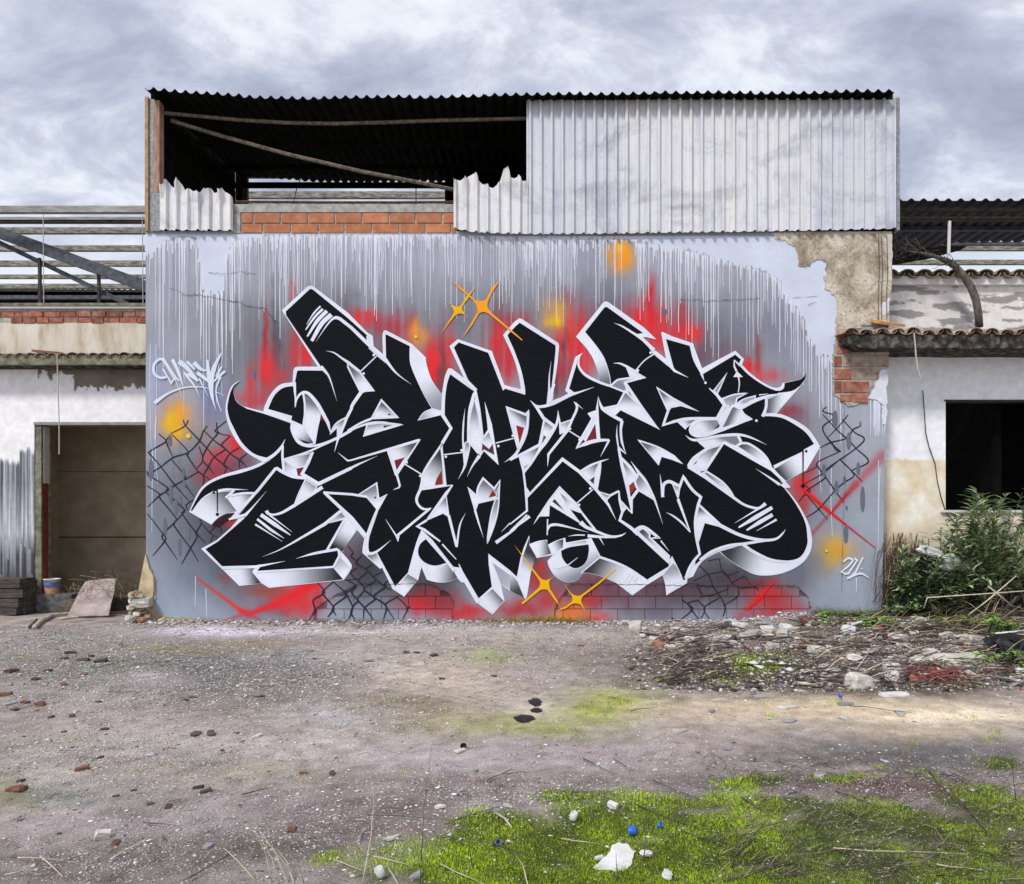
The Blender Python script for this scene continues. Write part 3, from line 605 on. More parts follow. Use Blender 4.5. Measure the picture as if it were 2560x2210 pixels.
TAGL = [ # spray signature left, white
 ("M 470,620 360,640~ 240,560~ 230,400~ 330,290~ 420,330~ 620,680", (7, 8, 8, 8, 8, 6, 3)), ("M 400,260 560,520~ 700,700", (6, 8, 4)), ("M 400,470 560,740 620,640 690,660", (5, 6, 5, 3)), ("M 580,290 700,550~ 780,790", (10, 10, 2)), ("M 620,640 770,1010", (3, 0)),
 ("M 700,330 850,450~ 1060,700", (16, 13, 6)), ("M 850,330 1000,480", (9, 6)), ("M 800,540 1000,800~ 1100,1020", (8, 4, 0)), ("M 860,560 1050,690", (7, 7)), ("M 980,350 1120,480~ 1210,500", (14, 9, 5)), ("M 1040,540 1260,700", (10, 9)), ("M 1080,650 1260,1000", (5, 0)), ("M 1230,300 1270,640~ 1310,950~ 1410,1270", (8, 12, 8, 0)),
 ("M 1490,180 1350,480~ 1310,800~ 1360,1150", (4, 14, 12, 2)), ("M 1570,510 1460,600~ 1340,720", (7, 8, 4)), ("M 1500,430 1400,620", (5, 8)), ("M 1480,620 1400,840~ 1420,1050~ 1500,1270", (7, 4, 4, 2)), ("M 1380,890 1560,980", (3, 0)), ("M 240,1110 500,930~ 800,820~ 1100,810~ 1260,840", (11, 6, 4, 3, 2)), ("M 1230,150 1231,151", (12, 12)), ("M 1520,865 1521,866", (5, 5)),
]
TAGR = [("T 405,1250 440,1225~ 470,1240~ 440,1280 390,1320 420,1330", (4, 4, 4, 4, 3, 3)), ("T 480,1225 500,1240 440,1330 410,1335", (4, 4, 4, 3)), ("T 540,1220 490,1320 450,1360 440,1365", (4, 4, 4, 2)), ("T 430,1365 520,1330~ 580,1360", (4, 5, 2)), ("T 530,1295 535,1300", (4, 4)), ("T 495,1360 495,1460", (2, 1))]
DARKSPOTS = [("T 350,270", 7, 22), ("T 445,420", 6, 22), ("T 510,610", 5, 16), ("T 540,820", 6, 33), ("T 415,690", 4, 10), ("T 360,740", 5, 18), ("T 275,620", 5, 16), ("T 430,880", 3, 6), ("T 425,1060", 6, 24), ("N 110,600", 6, 28), ("N 350,900", 5, 25), ("N 410,1050", 5, 22), ("N 500,640", 4, 14), ("N 510,770", 4, 10), ("N 280,1290", 5, 22), ("N 465,970", 4, 12), ("N 455,1540", 4, 22), ("N 340,250", 5, 14), ("N 565,1370", 4, 16), ("A 1213,1060", 4, 11), ("A 850,1180", 4, 12), ("G 1935,400", 6, 8)]
DARKLINES = [("B 395,1090 396,1350", (3, 2)), ("K 1635,580 1635,1000", (4, 2))]

# soft spray: (x, y, rx, ry, rgb, strength)
C_RED = (222, 48, 54); C_MAR = (112, 62, 72); C_DRK = (58, 57, 62); C_ORG = (246, 152, 36); C_YEL = (238, 186, 24); C_BLU = (112, 118, 158); C_TAN = (190, 150, 110)
SPRAY = [
 (1000, 840, 460, 110, (112, 114, 124), .75), (1600, 800, 420, 90, (116, 118, 128), .6), (700, 900, 140, 130, (104, 102, 110), .8), (1500, 800, 90, 60, (95, 92, 108), .7), (1800, 830, 150, 60, (110, 113, 128), .6), (860, 800, 25, 70, (92, 88, 98), .6), (690, 850, 10, 120, (80, 72, 80), .7), (1250, 800, 30, 60, (92, 92, 102), .6), (1500, 720, 60, 80, (120, 122, 140), .5), (1960, 900, 80, 120, (132, 134, 150), .5),
 (470, 1250, 130, 170, (104, 108, 118), .85), (560, 1330, 70, 120, (62, 64, 70), .9), (1950, 1250, 110, 120, (110, 108, 118), .7), (2060, 1180, 70, 140, (130, 132, 144), .6), (560, 1240, 60, 90, (88, 88, 96), .6), (480, 1420, 60, 70, (104, 112, 126), .5), (400, 1480, 40, 60, (142, 150, 172), .6),
 (920, 1420, 80, 90, C_DRK, .95), (1080, 1450, 80, 60, C_DRK, .9), (1330, 1380, 50, 70, (66, 58, 60), .9), (1500, 1460, 160, 60, C_MAR, .9), (1700, 1480, 130, 60, (92, 66, 74), .9), (1830, 1440, 120, 60, C_DRK, .85), (1990, 1420, 70, 60, (98, 100, 114), .8), (850, 1400, 50, 60, (100, 62, 74), .6), (1050, 1490, 60, 30, (108, 60, 66), .8),
 (640, 1470, 60, 30, (92, 78, 92), .7), (690, 1520, 80, 30, (104, 90, 100), .7), (590, 1500, 40, 30, (120, 112, 128), .5), (1000, 930, 70, 60, (110, 66, 76), .7), (1110, 960, 60, 50, (96, 62, 74), .7), (1400, 950, 50, 60, (92, 62, 72), .8), (1750, 900, 60, 50, (104, 70, 82), .8), (1840, 880, 60, 30, (112, 96, 108), .6), (1980, 1040, 50, 50, (112, 84, 98), .7),
 (755, 888, 34, 44, C_RED, 1), (737, 800, 12, 60, C_RED, .9), (732, 725, 6, 24, C_RED, .8), (668, 925, 24, 60, C_RED, 1), (665, 830, 6, 60, (176, 48, 58), .95), (626, 960, 14, 45, (206, 60, 66), .9), (636, 1000, 45, 24, (190, 62, 72), .9), (600, 990, 26, 18, (180, 90, 98), .7), (700, 940, 34, 30, (200, 66, 72), .6),
 (906, 796, 42, 26, C_RED, 1), (985, 812, 55, 26, (176, 62, 74), .85), (1000, 840, 40, 40, (170, 64, 76), .7), (1082, 905, 22, 66, C_RED, 1), (1120, 885, 22, 66, C_RED, 1), (1104, 920, 8, 80, (110, 56, 64), .7), (1262, 850, 45, 66, C_RED, 1), (1265, 910, 40, 50, (190, 52, 62), .8), (1290, 800, 30, 20, (170, 60, 70), .7),
 (1431, 845, 58, 80, C_RED, 1), (1411, 860, 5, 100, (120, 54, 60), .7), (1462, 905, 22, 44, C_RED, .9), (1400, 930, 24, 30, (180, 52, 62), .8), (1619, 800, 62, 50, C_RED, 1), (1627, 740, 14, 50, (200, 50, 60), .9), (1650, 855, 40, 40, C_RED, .9), (1710, 825, 46, 24, C_RED, 1), (1735, 835, 16, 24, (240, 46, 44), 1), (1700, 790, 30, 30, (170, 64, 74), .6),
 (1872, 915, 34, 22, C_RED, .95), (1915, 945, 40, 18, (206, 76, 84), .8), (1895, 870, 6, 50, (150, 64, 74), .6), (1965, 1025, 34, 14, (150, 60, 66), .8),
 (586, 1112, 26, 24, (222, 40, 46), 1), (550, 1145, 44, 26, (214, 62, 72), .95), (535, 1185, 44, 24, (160, 62, 74), .9), (530, 1140, 14, 10, (190, 80, 98), .6), (600, 1160, 40, 30, (104, 66, 84), .7), (583, 1305, 22, 24, (190, 52, 50), .9), (545, 1310, 20, 20, (80, 60, 66), .6),
 (745, 1505, 66, 36, C_RED, 1), (760, 1465, 36, 14, C_RED, .9), (700, 1480, 50, 20, (170, 66, 60), .8), (655, 1478, 40, 16, (150, 80, 66), .7), (570, 1445, 20, 14, (140, 64, 60), .6), (800, 1500, 16, 30, (190, 44, 52), .8),
 (1050, 1512, 50, 30, (214, 46, 52), 1), (1160, 1530, 70, 26, (200, 46, 52), 1), (1110, 1500, 40, 20, (150, 54, 60), .8), (1345, 1445, 30, 40, (178, 52, 58), .9), (1352, 1417, 6, 6, (240, 30, 34), 1), (1300, 1525, 60, 24, (176, 52, 58), 1), (1370, 1500, 44, 26, (190, 60, 62), .9), (1470, 1500, 40, 18, (190, 50, 56), .9), (1490, 1545, 40, 12, (226, 66, 62), .9), (1430, 1530, 40, 18, (230, 110, 50), .9), (1400, 1545, 44, 10, (236, 150, 40), .8),
 (1930, 1490, 60, 30, (196, 44, 50), 1), (1950, 1525, 70, 20, (190, 60, 66), .9), (1870, 1540, 40, 14, (170, 80, 100), .7), (1880, 1460, 50, 16, (120, 50, 56), .7), (2005, 1215, 26, 30, (226, 44, 48), 1), (2000, 1260, 26, 40, (180, 56, 60), .9), (2020, 1170, 20, 30, (170, 66, 74), .8), (2010, 1120, 24, 40, (104, 84, 92), .6),
 (1552, 640, 30, 36, C_ORG, 1), (1550, 628, 12, 14, (250, 184, 60), .8), (1385, 790, 36, 44, C_TAN, .8), (1390, 775, 16, 22, (214, 160, 60), .8), (1385, 802, 16, 14, C_YEL, 1), (1042, 830, 18, 26, (236, 150, 50), .9), (1042, 850, 26, 36, (220, 140, 80), .6),
 (437, 1050, 46, 50, (214, 152, 104), .9), (432, 1052, 20, 26, C_YEL, 1), (444, 1075, 18, 16, C_YEL, .8), (455, 1030, 20, 18, (236, 160, 50), .8), (520, 1080, 20, 40, (160, 128, 110), .5),
 (2088, 1378, 22, 32, C_YEL, 1), (2100, 1372, 40, 30, (226, 160, 80), .55), (2068, 1392, 40, 46, (160, 130, 90), .4), (530, 1000, 30, 60, C_BLU, .8), (395, 940, 24, 70, (150, 154, 188), .7), (380, 1000, 14, 120, (170, 176, 196), .6), (545, 960, 24, 50, (138, 142, 176), .6),
 (880, 1530, 60, 20, (168, 174, 188), .8), (930, 1515, 60, 24, (140, 146, 158), .7), (1760, 1540, 70, 20, (150, 156, 172), .8), (1700, 1515, 80, 16, (110, 112, 124), .6), (2130, 1480, 60, 60, (168, 174, 192), .7),
]
SPLINES = [ # soft sprayed lines: x0,y0,x1,y1, half width start/end, rgb, strength
 (490, 1443, 600, 1525, 1.5, 5, (214, 60, 52), .9), (600, 1525, 622, 1535, 6, 9, (226, 48, 60), 1), (622, 1535, 690, 1510, 5, 9, (226, 44, 52), 1), (690, 1510, 790, 1458, 9, 16, (226, 40, 50), 1), (620, 1532, 550, 1555, 5, 2, (190, 60, 72), .7), (622, 1536, 655, 1552, 5, 2, (200, 60, 72), .7),
 (1938, 1450, 1900, 1495, 2, 5, (226, 40, 42), 1), (1900, 1495, 1865, 1525, 5, 4, (226, 40, 42), 1), (1865, 1525, 1840, 1550, 4, 3, (190, 70, 80), .7),
 (2010, 1226, 2077, 1282, 7, 5, (230, 44, 46), 1), (2077, 1282, 2112, 1310, 4, 2.5, (200, 44, 54), 1), (2112, 1310, 2188, 1370, 2.5, 1, (150, 50, 66), .9), (2077, 1282, 2140, 1210, 3.5, 8, (180, 56, 66), .9), (2140, 1210, 2205, 1140, 8, 14, (182, 80, 92), .65), (2077, 1282, 2030, 1335, 3, 5, (160, 62, 70), .7),
]
EDGE_T = np.array([(360, 632), (400, 612), (450, 600), (490, 605), (504, 735), (556, 738), (566, 640), (590, 606), (640, 596), (1000, 592), (1200, 594), (1300, 598), (1330, 612), (1345, 600), (1500, 598), (1590, 612), (1650, 620), (1720, 632), (1780, 648), (1850, 666), (1900, 682), (1945, 700), (1962, 732), (1985, 768), (2008, 800), (2016, 850), (2036, 860), (2040, 892), (2078, 900), (2088, 960), (2230, 960)], float)

def spray_rgb(x, y):
    """colour of the sprayed background at photograph pixels (arrays), linear rgb"""
    x = np.asarray(x, float); y = np.asarray(y, float)
    base = np.array((161, 165, 177.0))
    col = np.repeat(base[None, :], x.size, 0)
    st = np.array([noise.noise((a * 0.09, b * 0.0035, 3.0)) for a, b in zip(x, y)])
    bl = np.array([noise.noise((a * 0.006, b * 0.006, 9.0)) for a, b in zip(x, y)])
    w1 = np.array([noise.noise((a * 0.035, b * 0.03, 1.5)) for a, b in zip(x, y)])
    w2 = np.array([noise.noise((a * 0.035, b * 0.03, 7.5)) for a, b in zip(x, y)])
    stw = np.clip((1250 - y) / 350, 0.12, 1)
    col += (st * stw * 13 + bl * 12)[:, None]
    col += np.clip((y - 1150) / 400, 0, 1)[:, None] * np.array((-6, 2, 6))
    xx = x + w1 * 9; yy = y + w2 * 12
    for (cx, cy, rx, ry, c, s) in SPRAY:
        if c[0] > 170 and c[1] < 70: rx, ry, s = rx * 0.88, ry * 0.9, s * 0.93
        d = ((xx - cx) / rx) ** 2 + ((yy - cy) / ry) ** 2
        # upper edges of clouds run out in vertical streaks
        a = s * 0.95 * np.exp(-np.power(d, 1.15) * 0.8) * np.clip(1 + st * stw * 0.9, 0.3, 1.35)
        a = np.clip(a, 0, 1)[:, None]
        col = col * (1 - a) + np.array(c, float)[None, :] * a
    for (x0, y0, x1, y1, w0, w1, c, s) in SPLINES:
        dx, dy = x1 - x0, y1 - y0; L2 = dx * dx + dy * dy
        t = np.clip(((x - x0) * dx + (y - y0) * dy) / L2, 0, 1)
        w = w0 + (w1 - w0) * t
        d2 = ((x - x0 - dx * t) ** 2 + (y - y0 - dy * t) ** 2) / (w * w)
        a = (s * np.exp(-d2 * 0.9))[:, None]
        col = col * (1 - a) + np.array(c, float)[None, :] * a
    return s2l(np.clip(col, 0, 255))

def build_mural(parent, mat):
    out = []
    p = Paint('upper_whitewash', 0.000004)     # pale first coat left bare above the grey, its lower edge runs in drips
    r = random.Random(3)
    x = 362.0
    wc = tuple(s2l((205, 212, 229)))
    while x < 2092:
        w = r.uniform(1.8, 5.0)
        y0 = float(np.interp(x, EDGE_T[:, 0], EDGE_T[:, 1]))
        y0 += r.choice((r.uniform(-14, 10), r.uniform(-8, 30), r.uniform(-14, 2)))
        top = 586 if x < 1150 else 590
        if 1526 < x < 1584: y0 = min(y0, 604)
        if y0 > top + 2:
            p.poly([(x, top), (x + w, top), (x + w, y0 + r.uniform(-3, 3)), (x + w * 0.5, y0 + 3), (x, y0)], wc)
        x += w
    out.append(p)
    p = Paint('paint_drip', 0.000004)
    x = 364.0
    while x < 2100:
        x += r.expovariate(1 / 3.4) + 1.4
        y0 = float(np.interp(x, EDGE_T[:, 0], EDGE_T[:, 1])) - 4
        dens = 0.5 + 0.5 * noise.noise((x * 0.012, 4.2, 0.0))
        if dens < 0.25 and r.random() < 0.75: continue
        L = (110 + 200 * dens) * r.uniform(0.15, 1.1)
        if 1522 < x < 1588 and r.random() < 0.8: continue
        if x < 600: L *= 1.7
        if 2036 < x: L *= 0.8
        w = r.choice((1.0, 1.3, 1.6, 2.1))
        k = 5
        path = [(x + 1.6 * noise.noise((x, q * 0.7, 2.0)), y0 + L * q / k) for q in range(k + 1)]
        p.stroke((path, [False] + [True] * (k - 1) + [False]), [w * 1.9, w * 1.1, w, w, w * 0.9, w * 0.6], tuple(s2l((218, 222, 234))))
    for xx, ya, yb in ((376, 860, 1120), (382, 1120, 1330), (390, 860, 1100), (391, 1040, 1210), (489, 1440, 1520), (515, 1470, 1560), (2078, 1170, 1340), (2050, 1120, 1230), (2196, 1150, 1410), (2200, 1170, 1300)):
        p.stroke(([(xx, ya), (xx + r.uniform(-3, 3), (ya + yb) / 2), (xx + r.uniform(-4, 4), yb)], [False, True, False]), [2, 1.8, 1.2], tuple(s2l((206, 214, 228))))
    for q in range(16):
        xx = r.uniform(2165, 2212); ya = r.uniform(985, 1010)
        p.stroke(([(xx, ya), (xx + 1, ya + 30), (xx, ya + r.uniform(50, 100))], [False, True, False]), [3, 2, 1], tuple(s2l((220, 224, 236))))
    out.append(p)
    p = Paint('painted_chain_link', 0.000004)
    dk = tuple(s2l((42, 46, 62)))
    for L, w in ((FENCE_L, 3.0), (FENCE_M, 3.6), (FENCE_R, 2.8), (FENCE_S, 3.0)):
        c = dk if L is not FENCE_S else tuple(s2l((52, 44, 54)))
        for s_ in L:
            pts, sm = parse(s_)
            sm = [False] + [True] * (len(pts) - 2) + [False] if len(pts) > 2 else sm
            # where two wires meet the painter thickened the knot
            p.stroke((pts, sm), [w * 0.8] + [w * (1.25 if i % 2 else 0.9) for i in range(len(pts) - 2)] + [w * 0.5], c)
    for s_, rx, ry in DARKSPOTS:
        (cx, cy) = parse(s_)[0][0]
        p._put([(cx + rx * math.cos(2*math.pi*i/14), cy + ry * math.sin(2*math.pi*i/14)) for i in range(14)], [tuple(range(14))], tuple(s2l((104, 108, 124))), [0.0] * 14)
    out.append(p)
    p = Paint('painted_flare')
    for path, ws, c in REDS: p.stroke(path, ws, c)
    out.append(p)
    p = Paint('letter_outline'); p.poly(SILH, LINE); out.append(p)
    p = Paint('letter_black'); p.poly(BLK, BLACK); out.append(p)
    p = Paint('letter_depth')
    for path, g, a, b in SHADE: p.poly(path, G_(g), a, b)
    out.append(p)
    p = Paint('letter_facet')
    for path, g, a, b, w in FILL:
        if g is None: p.poly(path, WHITE)
        else: p.poly(path, G_(g), a, b)
    out.append(p)
    p = Paint('letter_gap')
    for path, c in GAPS: p.poly(path, tuple(s2l(c)))
    for path in BITS: p.poly(path, BLACK)
    out.append(p)
    p = Paint('letter_line')
    for path, g, a, b, w in FILL:
        if w: 
            pts, sm = parse(path); p.stroke((pts, sm), [w * 0.8], LINE, closed=True)
    for path, ws in LINES: p.stroke(path, ws, LINE)
    for d in DOTS: p.dot(d, 3.2, WHITE)
    out.append(p)
    p = Paint('spray_star')
    for path, c in STARS: p.poly(path, c)
    for d, rr in (("D 850,712", 4), ("B 32,400", 6), ("L 1928,735", 3.5)): p.dot(d, rr, tuple(s2l((250, 196, 60))))
    for path, ws in DARKLINES: p.stroke(path, ws, BLACK)
    p.dot("B 396,1380", 4, BLACK); p.dot("K 1635,1028", 4.2, BLACK); p.dot("B 350,1108", 3, BLACK); p.dot("K 1675,590", 3.2, BLACK)
    out.append(p)
    p = Paint('signature_tag')
    for path, ws in TAGL: p.stroke(path, [w * 0.85 for w in ws], tuple(s2l((214, 224, 238))))
    for path, ws in TAGR: p.stroke(path, [w * 1.2 for w in ws], tuple(s2l((228, 232, 242))))
    out.append(p)
    return [tag(q.build(mat, parent), kind='stuff') for q in out]
# ------------------------------------------------------------------ the painted workshop
def paint_mat():
    m, n, b = newmat('sprayed_plaster')
    a = nd(n, 'ShaderNodeAttribute', attribute_name='Col')
    t = nd(n, 'ShaderNodeAttribute', attribute_name='fade')
    mr = nd(n, 'ShaderNodeMapRange', interpolation_type='SMOOTHSTEP')
    n.links.new(t.outputs['Fac'], mr.inputs[0])
    col = mixc(n, mr.outputs[0], a.outputs['Color'], WHITE)
    v = wpos(n)
    g1 = noise_node(n, 2.2, 8, 0.65, v)
    g2 = noise_node(n, 55, 4, 0.7, v)
    sm = nd(n, 'ShaderNodeMath', operation='MULTIPLY_ADD'); sm.inputs[1].default_value = 0.55
    n.links.new(g2.outputs[0], sm.inputs[0]); n.links.new(g1.outputs[0], sm.inputs[2])
    m2 = nd(n, 'ShaderNodeMapRange'); m2.inputs[1].default_value = 0.5; m2.inputs[2].default_value = 1.05; m2.inputs[3].default_value = 0.86; m2.inputs[4].default_value = 1.10
    n.links.new(sm.outputs[0], m2.inputs[0])
    hs = nd(n, 'ShaderNodeHueSaturation')
    n.links.new(m2.outputs[0], hs.inputs['Value']); n.links.new(col, hs.inputs['Color'])
    # the render coat shows as faint pale scuffs and pinholes
    pz = noise_node(n, 160, 2, 0.5, v)
    pr = ramp(n, pz.outputs[0], [(0.72, (0, 0, 0)), (0.78, (1, 1, 1))])
    mk = nd(n, 'ShaderNodeMath', operation='MULTIPLY'); mk.inputs[1].default_value = 0.22
    n.links.new(pr.outputs[0], mk.inputs[0])
    c2 = mixc(n, mk.outputs[0], hs.outputs[0], (0.42, 0.41, 0.40))
    # roller lines: a faint dusty film, strongest on the dark paint
    rl = noise_node(n, 7, 6, 0.7, wpos(n, (0.5, 1.0, 5.0)))
    rr_ = ramp(n, rl.outputs[0], [(0.40, (0, 0, 0)), (0.80, (0.0045, 0.005, 0.006))])
    c2 = mixc(n, 1.0, c2, rr_.outputs[0], 'ADD')
    n.links.new(c2, b.inputs['Base Color'])
    b.inputs['Roughness'].default_value = 0.7
    b.inputs['Specular IOR Level'].default_value = 0.07
    h = noise_node(n, 26, 8, 0.68, v)
    bump(n, b, h.outputs[0], 0.35, 0.012)
    return m
M_PAINT = paint_mat()
M_CEM = simple('cement', (0.27, 0.265, 0.25), (0.46, 0.45, 0.43), 9, 0.9, 0.5, 0.012)
M_MORT = simple('mortar', (0.30, 0.285, 0.26), (0.52, 0.50, 0.46), 14, 0.95, 0.6, 0.012)
M_BRICK = simple('terracotta', (0.36, 0.135, 0.066), (0.52, 0.22, 0.115), 7, 0.85, 0.45, 0.008, c3=(0.43, 0.17, 0.085), rand=0.16)
M_OLDBRICK = simple('old_brick', (0.20, 0.075, 0.05), (0.40, 0.24, 0.18), 9, 0.9, 0.6, 0.012, c3=(0.34, 0.13, 0.085), rand=0.22)
M_RUST = simple('rusty_steel', (0.055, 0.033, 0.022), (0.21, 0.105, 0.055), 16, 0.85, 0.4, 0.006, c3=(0.115, 0.07, 0.045))
M_DARKST = simple('dark_steel', (0.022, 0.021, 0.021), (0.075, 0.062, 0.052), 10, 0.8, 0.3, 0.006)
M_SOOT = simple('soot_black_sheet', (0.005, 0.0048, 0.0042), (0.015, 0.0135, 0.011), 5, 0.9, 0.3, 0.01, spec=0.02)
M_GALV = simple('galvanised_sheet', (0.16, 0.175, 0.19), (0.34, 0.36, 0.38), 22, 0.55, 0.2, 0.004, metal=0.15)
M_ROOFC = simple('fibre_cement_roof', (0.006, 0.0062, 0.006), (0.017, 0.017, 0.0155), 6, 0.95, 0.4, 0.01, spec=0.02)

def bare_plaster():
    m, n, b = newmat('bare_plaster')
    v = wpos(n)
    a = noise_node(n, 2.1, 9, 0.66, v, 0.4)
    c = ramp(n, a.outputs[0], [(0.34, (0.27, 0.215, 0.155)), (0.64, (0.74, 0.69, 0.58)), (0.45, (0.42, 0.355, 0.27)), (0.54, (0.60, 0.545, 0.44))]).outputs[0]
    d = noise_node(n, 24, 6, 0.75, v)
    dr = ramp(n, d.outputs[0], [(0.36, (0.16, 0.12, 0.09)), (0.50, (1, 1, 1))]).outputs[0]
    col = mixc(n, 0.6, c, dr, 'MULTIPLY')
    n.links.new(col, b.inputs['Base Color'])
    b.inputs['Roughness'].default_value = 0.95
    bump(n, b, d.outputs[0], 0.6, 0.02)
    return m
M_BARE = bare_plaster()

def white_sheet():
    m, n, b = newmat('white_coated_sheet')
    v = wpos(n); vs = wpos(n, (9.0, 1.0, 0.35))
    a = noise_node(n, 1.6, 6, 0.6, vs)
    c = ramp(n, a.outputs[0], [(0.30, (0.55, 0.575, 0.64)), (0.72, (0.80, 0.765, 0.71)), (0.45, (0.68, 0.695, 0.745)), (0.58, (0.75, 0.75, 0.775))]).outputs[0]
    # grime: soft dark smears and specks
    g = noise_node(n, 1.3, 8, 0.7, wpos(n, (0.8, 1.0, 1.5)), 0.8)
    gr = ramp(n, g.outputs[0], [(0.50, (1, 1, 1)), (0.70, (0.46, 0.48, 0.51))]).outputs[0]
    col = mixc(n, 0.75, c, gr, 'MULTIPLY')
    s = noise_node(n, 14, 6, 0.75, wpos(n, (2.5, 1.0, 0.8)))
    sr = ramp(n, s.outputs[0], [(0.58, (1, 1, 1)), (0.72, (0.40, 0.38, 0.34))]).outputs[0]
    col = mixc(n, 0.65, col, sr, 'MULTIPLY')
    oi = nd(n, 'ShaderNodeObjectInfo'); pr_ = ramp(n, oi.outputs['Random'], [(0.0, (0.84, 0.86, 0.90)), (1.0, (1, 0.99, 0.96))])
    col = mixc(n, 1.0, col, pr_.outputs[0], 'MULTIPLY')
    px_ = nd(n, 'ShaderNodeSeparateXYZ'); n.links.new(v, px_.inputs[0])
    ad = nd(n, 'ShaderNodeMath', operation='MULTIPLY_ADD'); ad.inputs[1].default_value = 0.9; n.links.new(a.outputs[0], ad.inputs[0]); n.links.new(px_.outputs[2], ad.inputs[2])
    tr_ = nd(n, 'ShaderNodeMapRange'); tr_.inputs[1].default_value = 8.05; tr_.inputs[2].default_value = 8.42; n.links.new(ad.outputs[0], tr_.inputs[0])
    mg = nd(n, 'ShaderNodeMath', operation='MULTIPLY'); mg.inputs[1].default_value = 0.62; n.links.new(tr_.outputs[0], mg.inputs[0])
    col = mixc(n, mg.outputs[0], col, (0.20, 0.20, 0.165))   # greenish stain, with the roof edge's shadow put into the colour
    n.links.new(col, b.inputs['Base Color'])
    b.inputs['Roughness'].default_value = 0.48
    bump(n, b, s.outputs[0], 0.12, 0.006)
    return m
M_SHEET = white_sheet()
M_BAR = simple('weathered_bar', (0.065, 0.055, 0.042), (0.21, 0.18, 0.135), 18, 0.85, 0.4, 0.006)

shop = empty('painted_workshop', at(1290, 1555))
tag(shop, 'tall workshop with a black and white graffiti mural under white corrugated sheets', 'building')
def under(o, root):
    """keep world coordinates while parenting to a thing's base"""
    o.parent = root
    o.matrix_parent_inverse = root.matrix_basis.inverted()
    return o
def part(mb, name, mat, root, smooth=False):
    o = mb.build(name, mat, None, smooth)
    return under(o, root)

# --- front wall: a grid with sprayed colours; the fallen plaster at the foot is a shallow recess holding the bricks
REG = [[(787,1524),(821,1498),(860,1479),(900,1459),(1076,1459),(1100,1474),(1120,1482),(1134,1505),(1132,1562),(780,1562)],
       [(1385,1562),(1387,1526),(1395,1506),(1419,1472),(1431,1460),(1990,1465),(2020,1494),(2031,1528),(2033,1562)]]
def inside(x, y, poly):
    c = False; j = len(poly) - 1
    for i in range(len(poly)):
        xi, yi = poly[i]; xj, yj = poly[j]
        if (yi > y) != (yj > y) and x < (xj - xi) * (y - yi) / (yj - yi) + xi: c = not c
        j = i
    return c
def xr(y): return float(np.interp(y, [580, 700, 712, 790, 900, 1100, 1560], [2230, 2230, 2225, 2224, 2214, 2212, 2206]))
def xl(y): return float(np.interp(y, [580, 1390, 1480, 1520, 1566], [364, 365, 372, 385, 380]))
nx, ny = 480, 250
us = np.linspace(0, 1, nx); ysv = np.linspace(578, 1566, ny)
GX = np.array([[xl(y) + (xr(y) - xl(y)) * u for u in us] for y in ysv]); GY = np.repeat(ysv[:, None], nx, 1)
GC = spray_rgb(GX.ravel(), GY.ravel())
g = MB()
for k, (x, y) in enumerate(zip(GX.ravel(), GY.ravel())):
    p = at(x, y)
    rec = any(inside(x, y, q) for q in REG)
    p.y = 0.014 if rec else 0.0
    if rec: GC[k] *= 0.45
    g.v.append((p.x, p.y, p.z))
g.c = [tuple(c) for c in GC]
g.f = [(j*nx+i, (j+1)*nx+i, (j+1)*nx+i+1, j*nx+i+1) for j in range(ny-1) for i in range(nx-1)]
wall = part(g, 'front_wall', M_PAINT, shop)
core = MB()
a_, b_ = at(368, 1575), at(2204, 580)
core.box((a_.x, 0.016, a_.z), (b_.x, 0.30, b_.z))
rimp = []
part(core, 'wall_core', M_CEM, shop)
build_mural(wall, M_PAINT)
for o in list(wall.children): o.matrix_parent_inverse = wall.matrix_world.inverted() if False else Matrix()
bpy.context.view_layer.update()
for o in list(wall.children): o.matrix_parent_inverse = wall.matrix_world.inverted()

def sub(mb, name, mat, par, smooth=False):
    o = mb.build(name, mat, None, smooth)
    o.parent = par
    o.matrix_parent_inverse = par.matrix_world.inverted()
    return o

def ragged(pts, amp=3.0, step=6.0, seed=1, keep=()):
    r = random.Random(seed); out = []
    for i, p in enumerate(pts):
        q = pts[(i + 1) % len(pts)]
        L = math.hypot(q[0]-p[0], q[1]-p[1]); k = max(1, int(L / step))
        dx, dy = (q[0]-p[0]) / max(L, 1e-6), (q[1]-p[1]) / max(L, 1e-6)
        for j in range(k):
            t = j / k
            o = 0 if (j == 0 or i in keep) else r.gauss(0, amp)
            out.append((p[0] + (q[0]-p[0]) * t - dy * o, p[1] + (q[1]-p[1]) * t + dx * o))
    return out
def slab(pts, Y0, Y1, name, mat, par, cols=None):
    """a flat ragged patch with real thickness"""
    m = MB(); n = len(pts)
    V = [at(x, y) for x, y in pts]
    vs = [(p.x, Y0, p.z) for p in V] + [(p.x, Y1, p.z) for p in V]
    tri = tessellate_polygon([[Vector((x, -y, 0)) for x, y in pts]])
    fs = []
    for t in tri:
        a, b, c = (vs[i] for i in t)
        s = (b[0]-a[0])*(c[2]-a[2]) - (b[2]-a[2])*(c[0]-a[0])
        fs.append(tuple(t) if s > 0 else tuple(reversed(t)))
    fs += [(i, (i+1) % n, n + (i+1) % n, n + i) for i in range(n)]
    m.add(vs, fs, cols)
    return sub(m, name, mat, par)

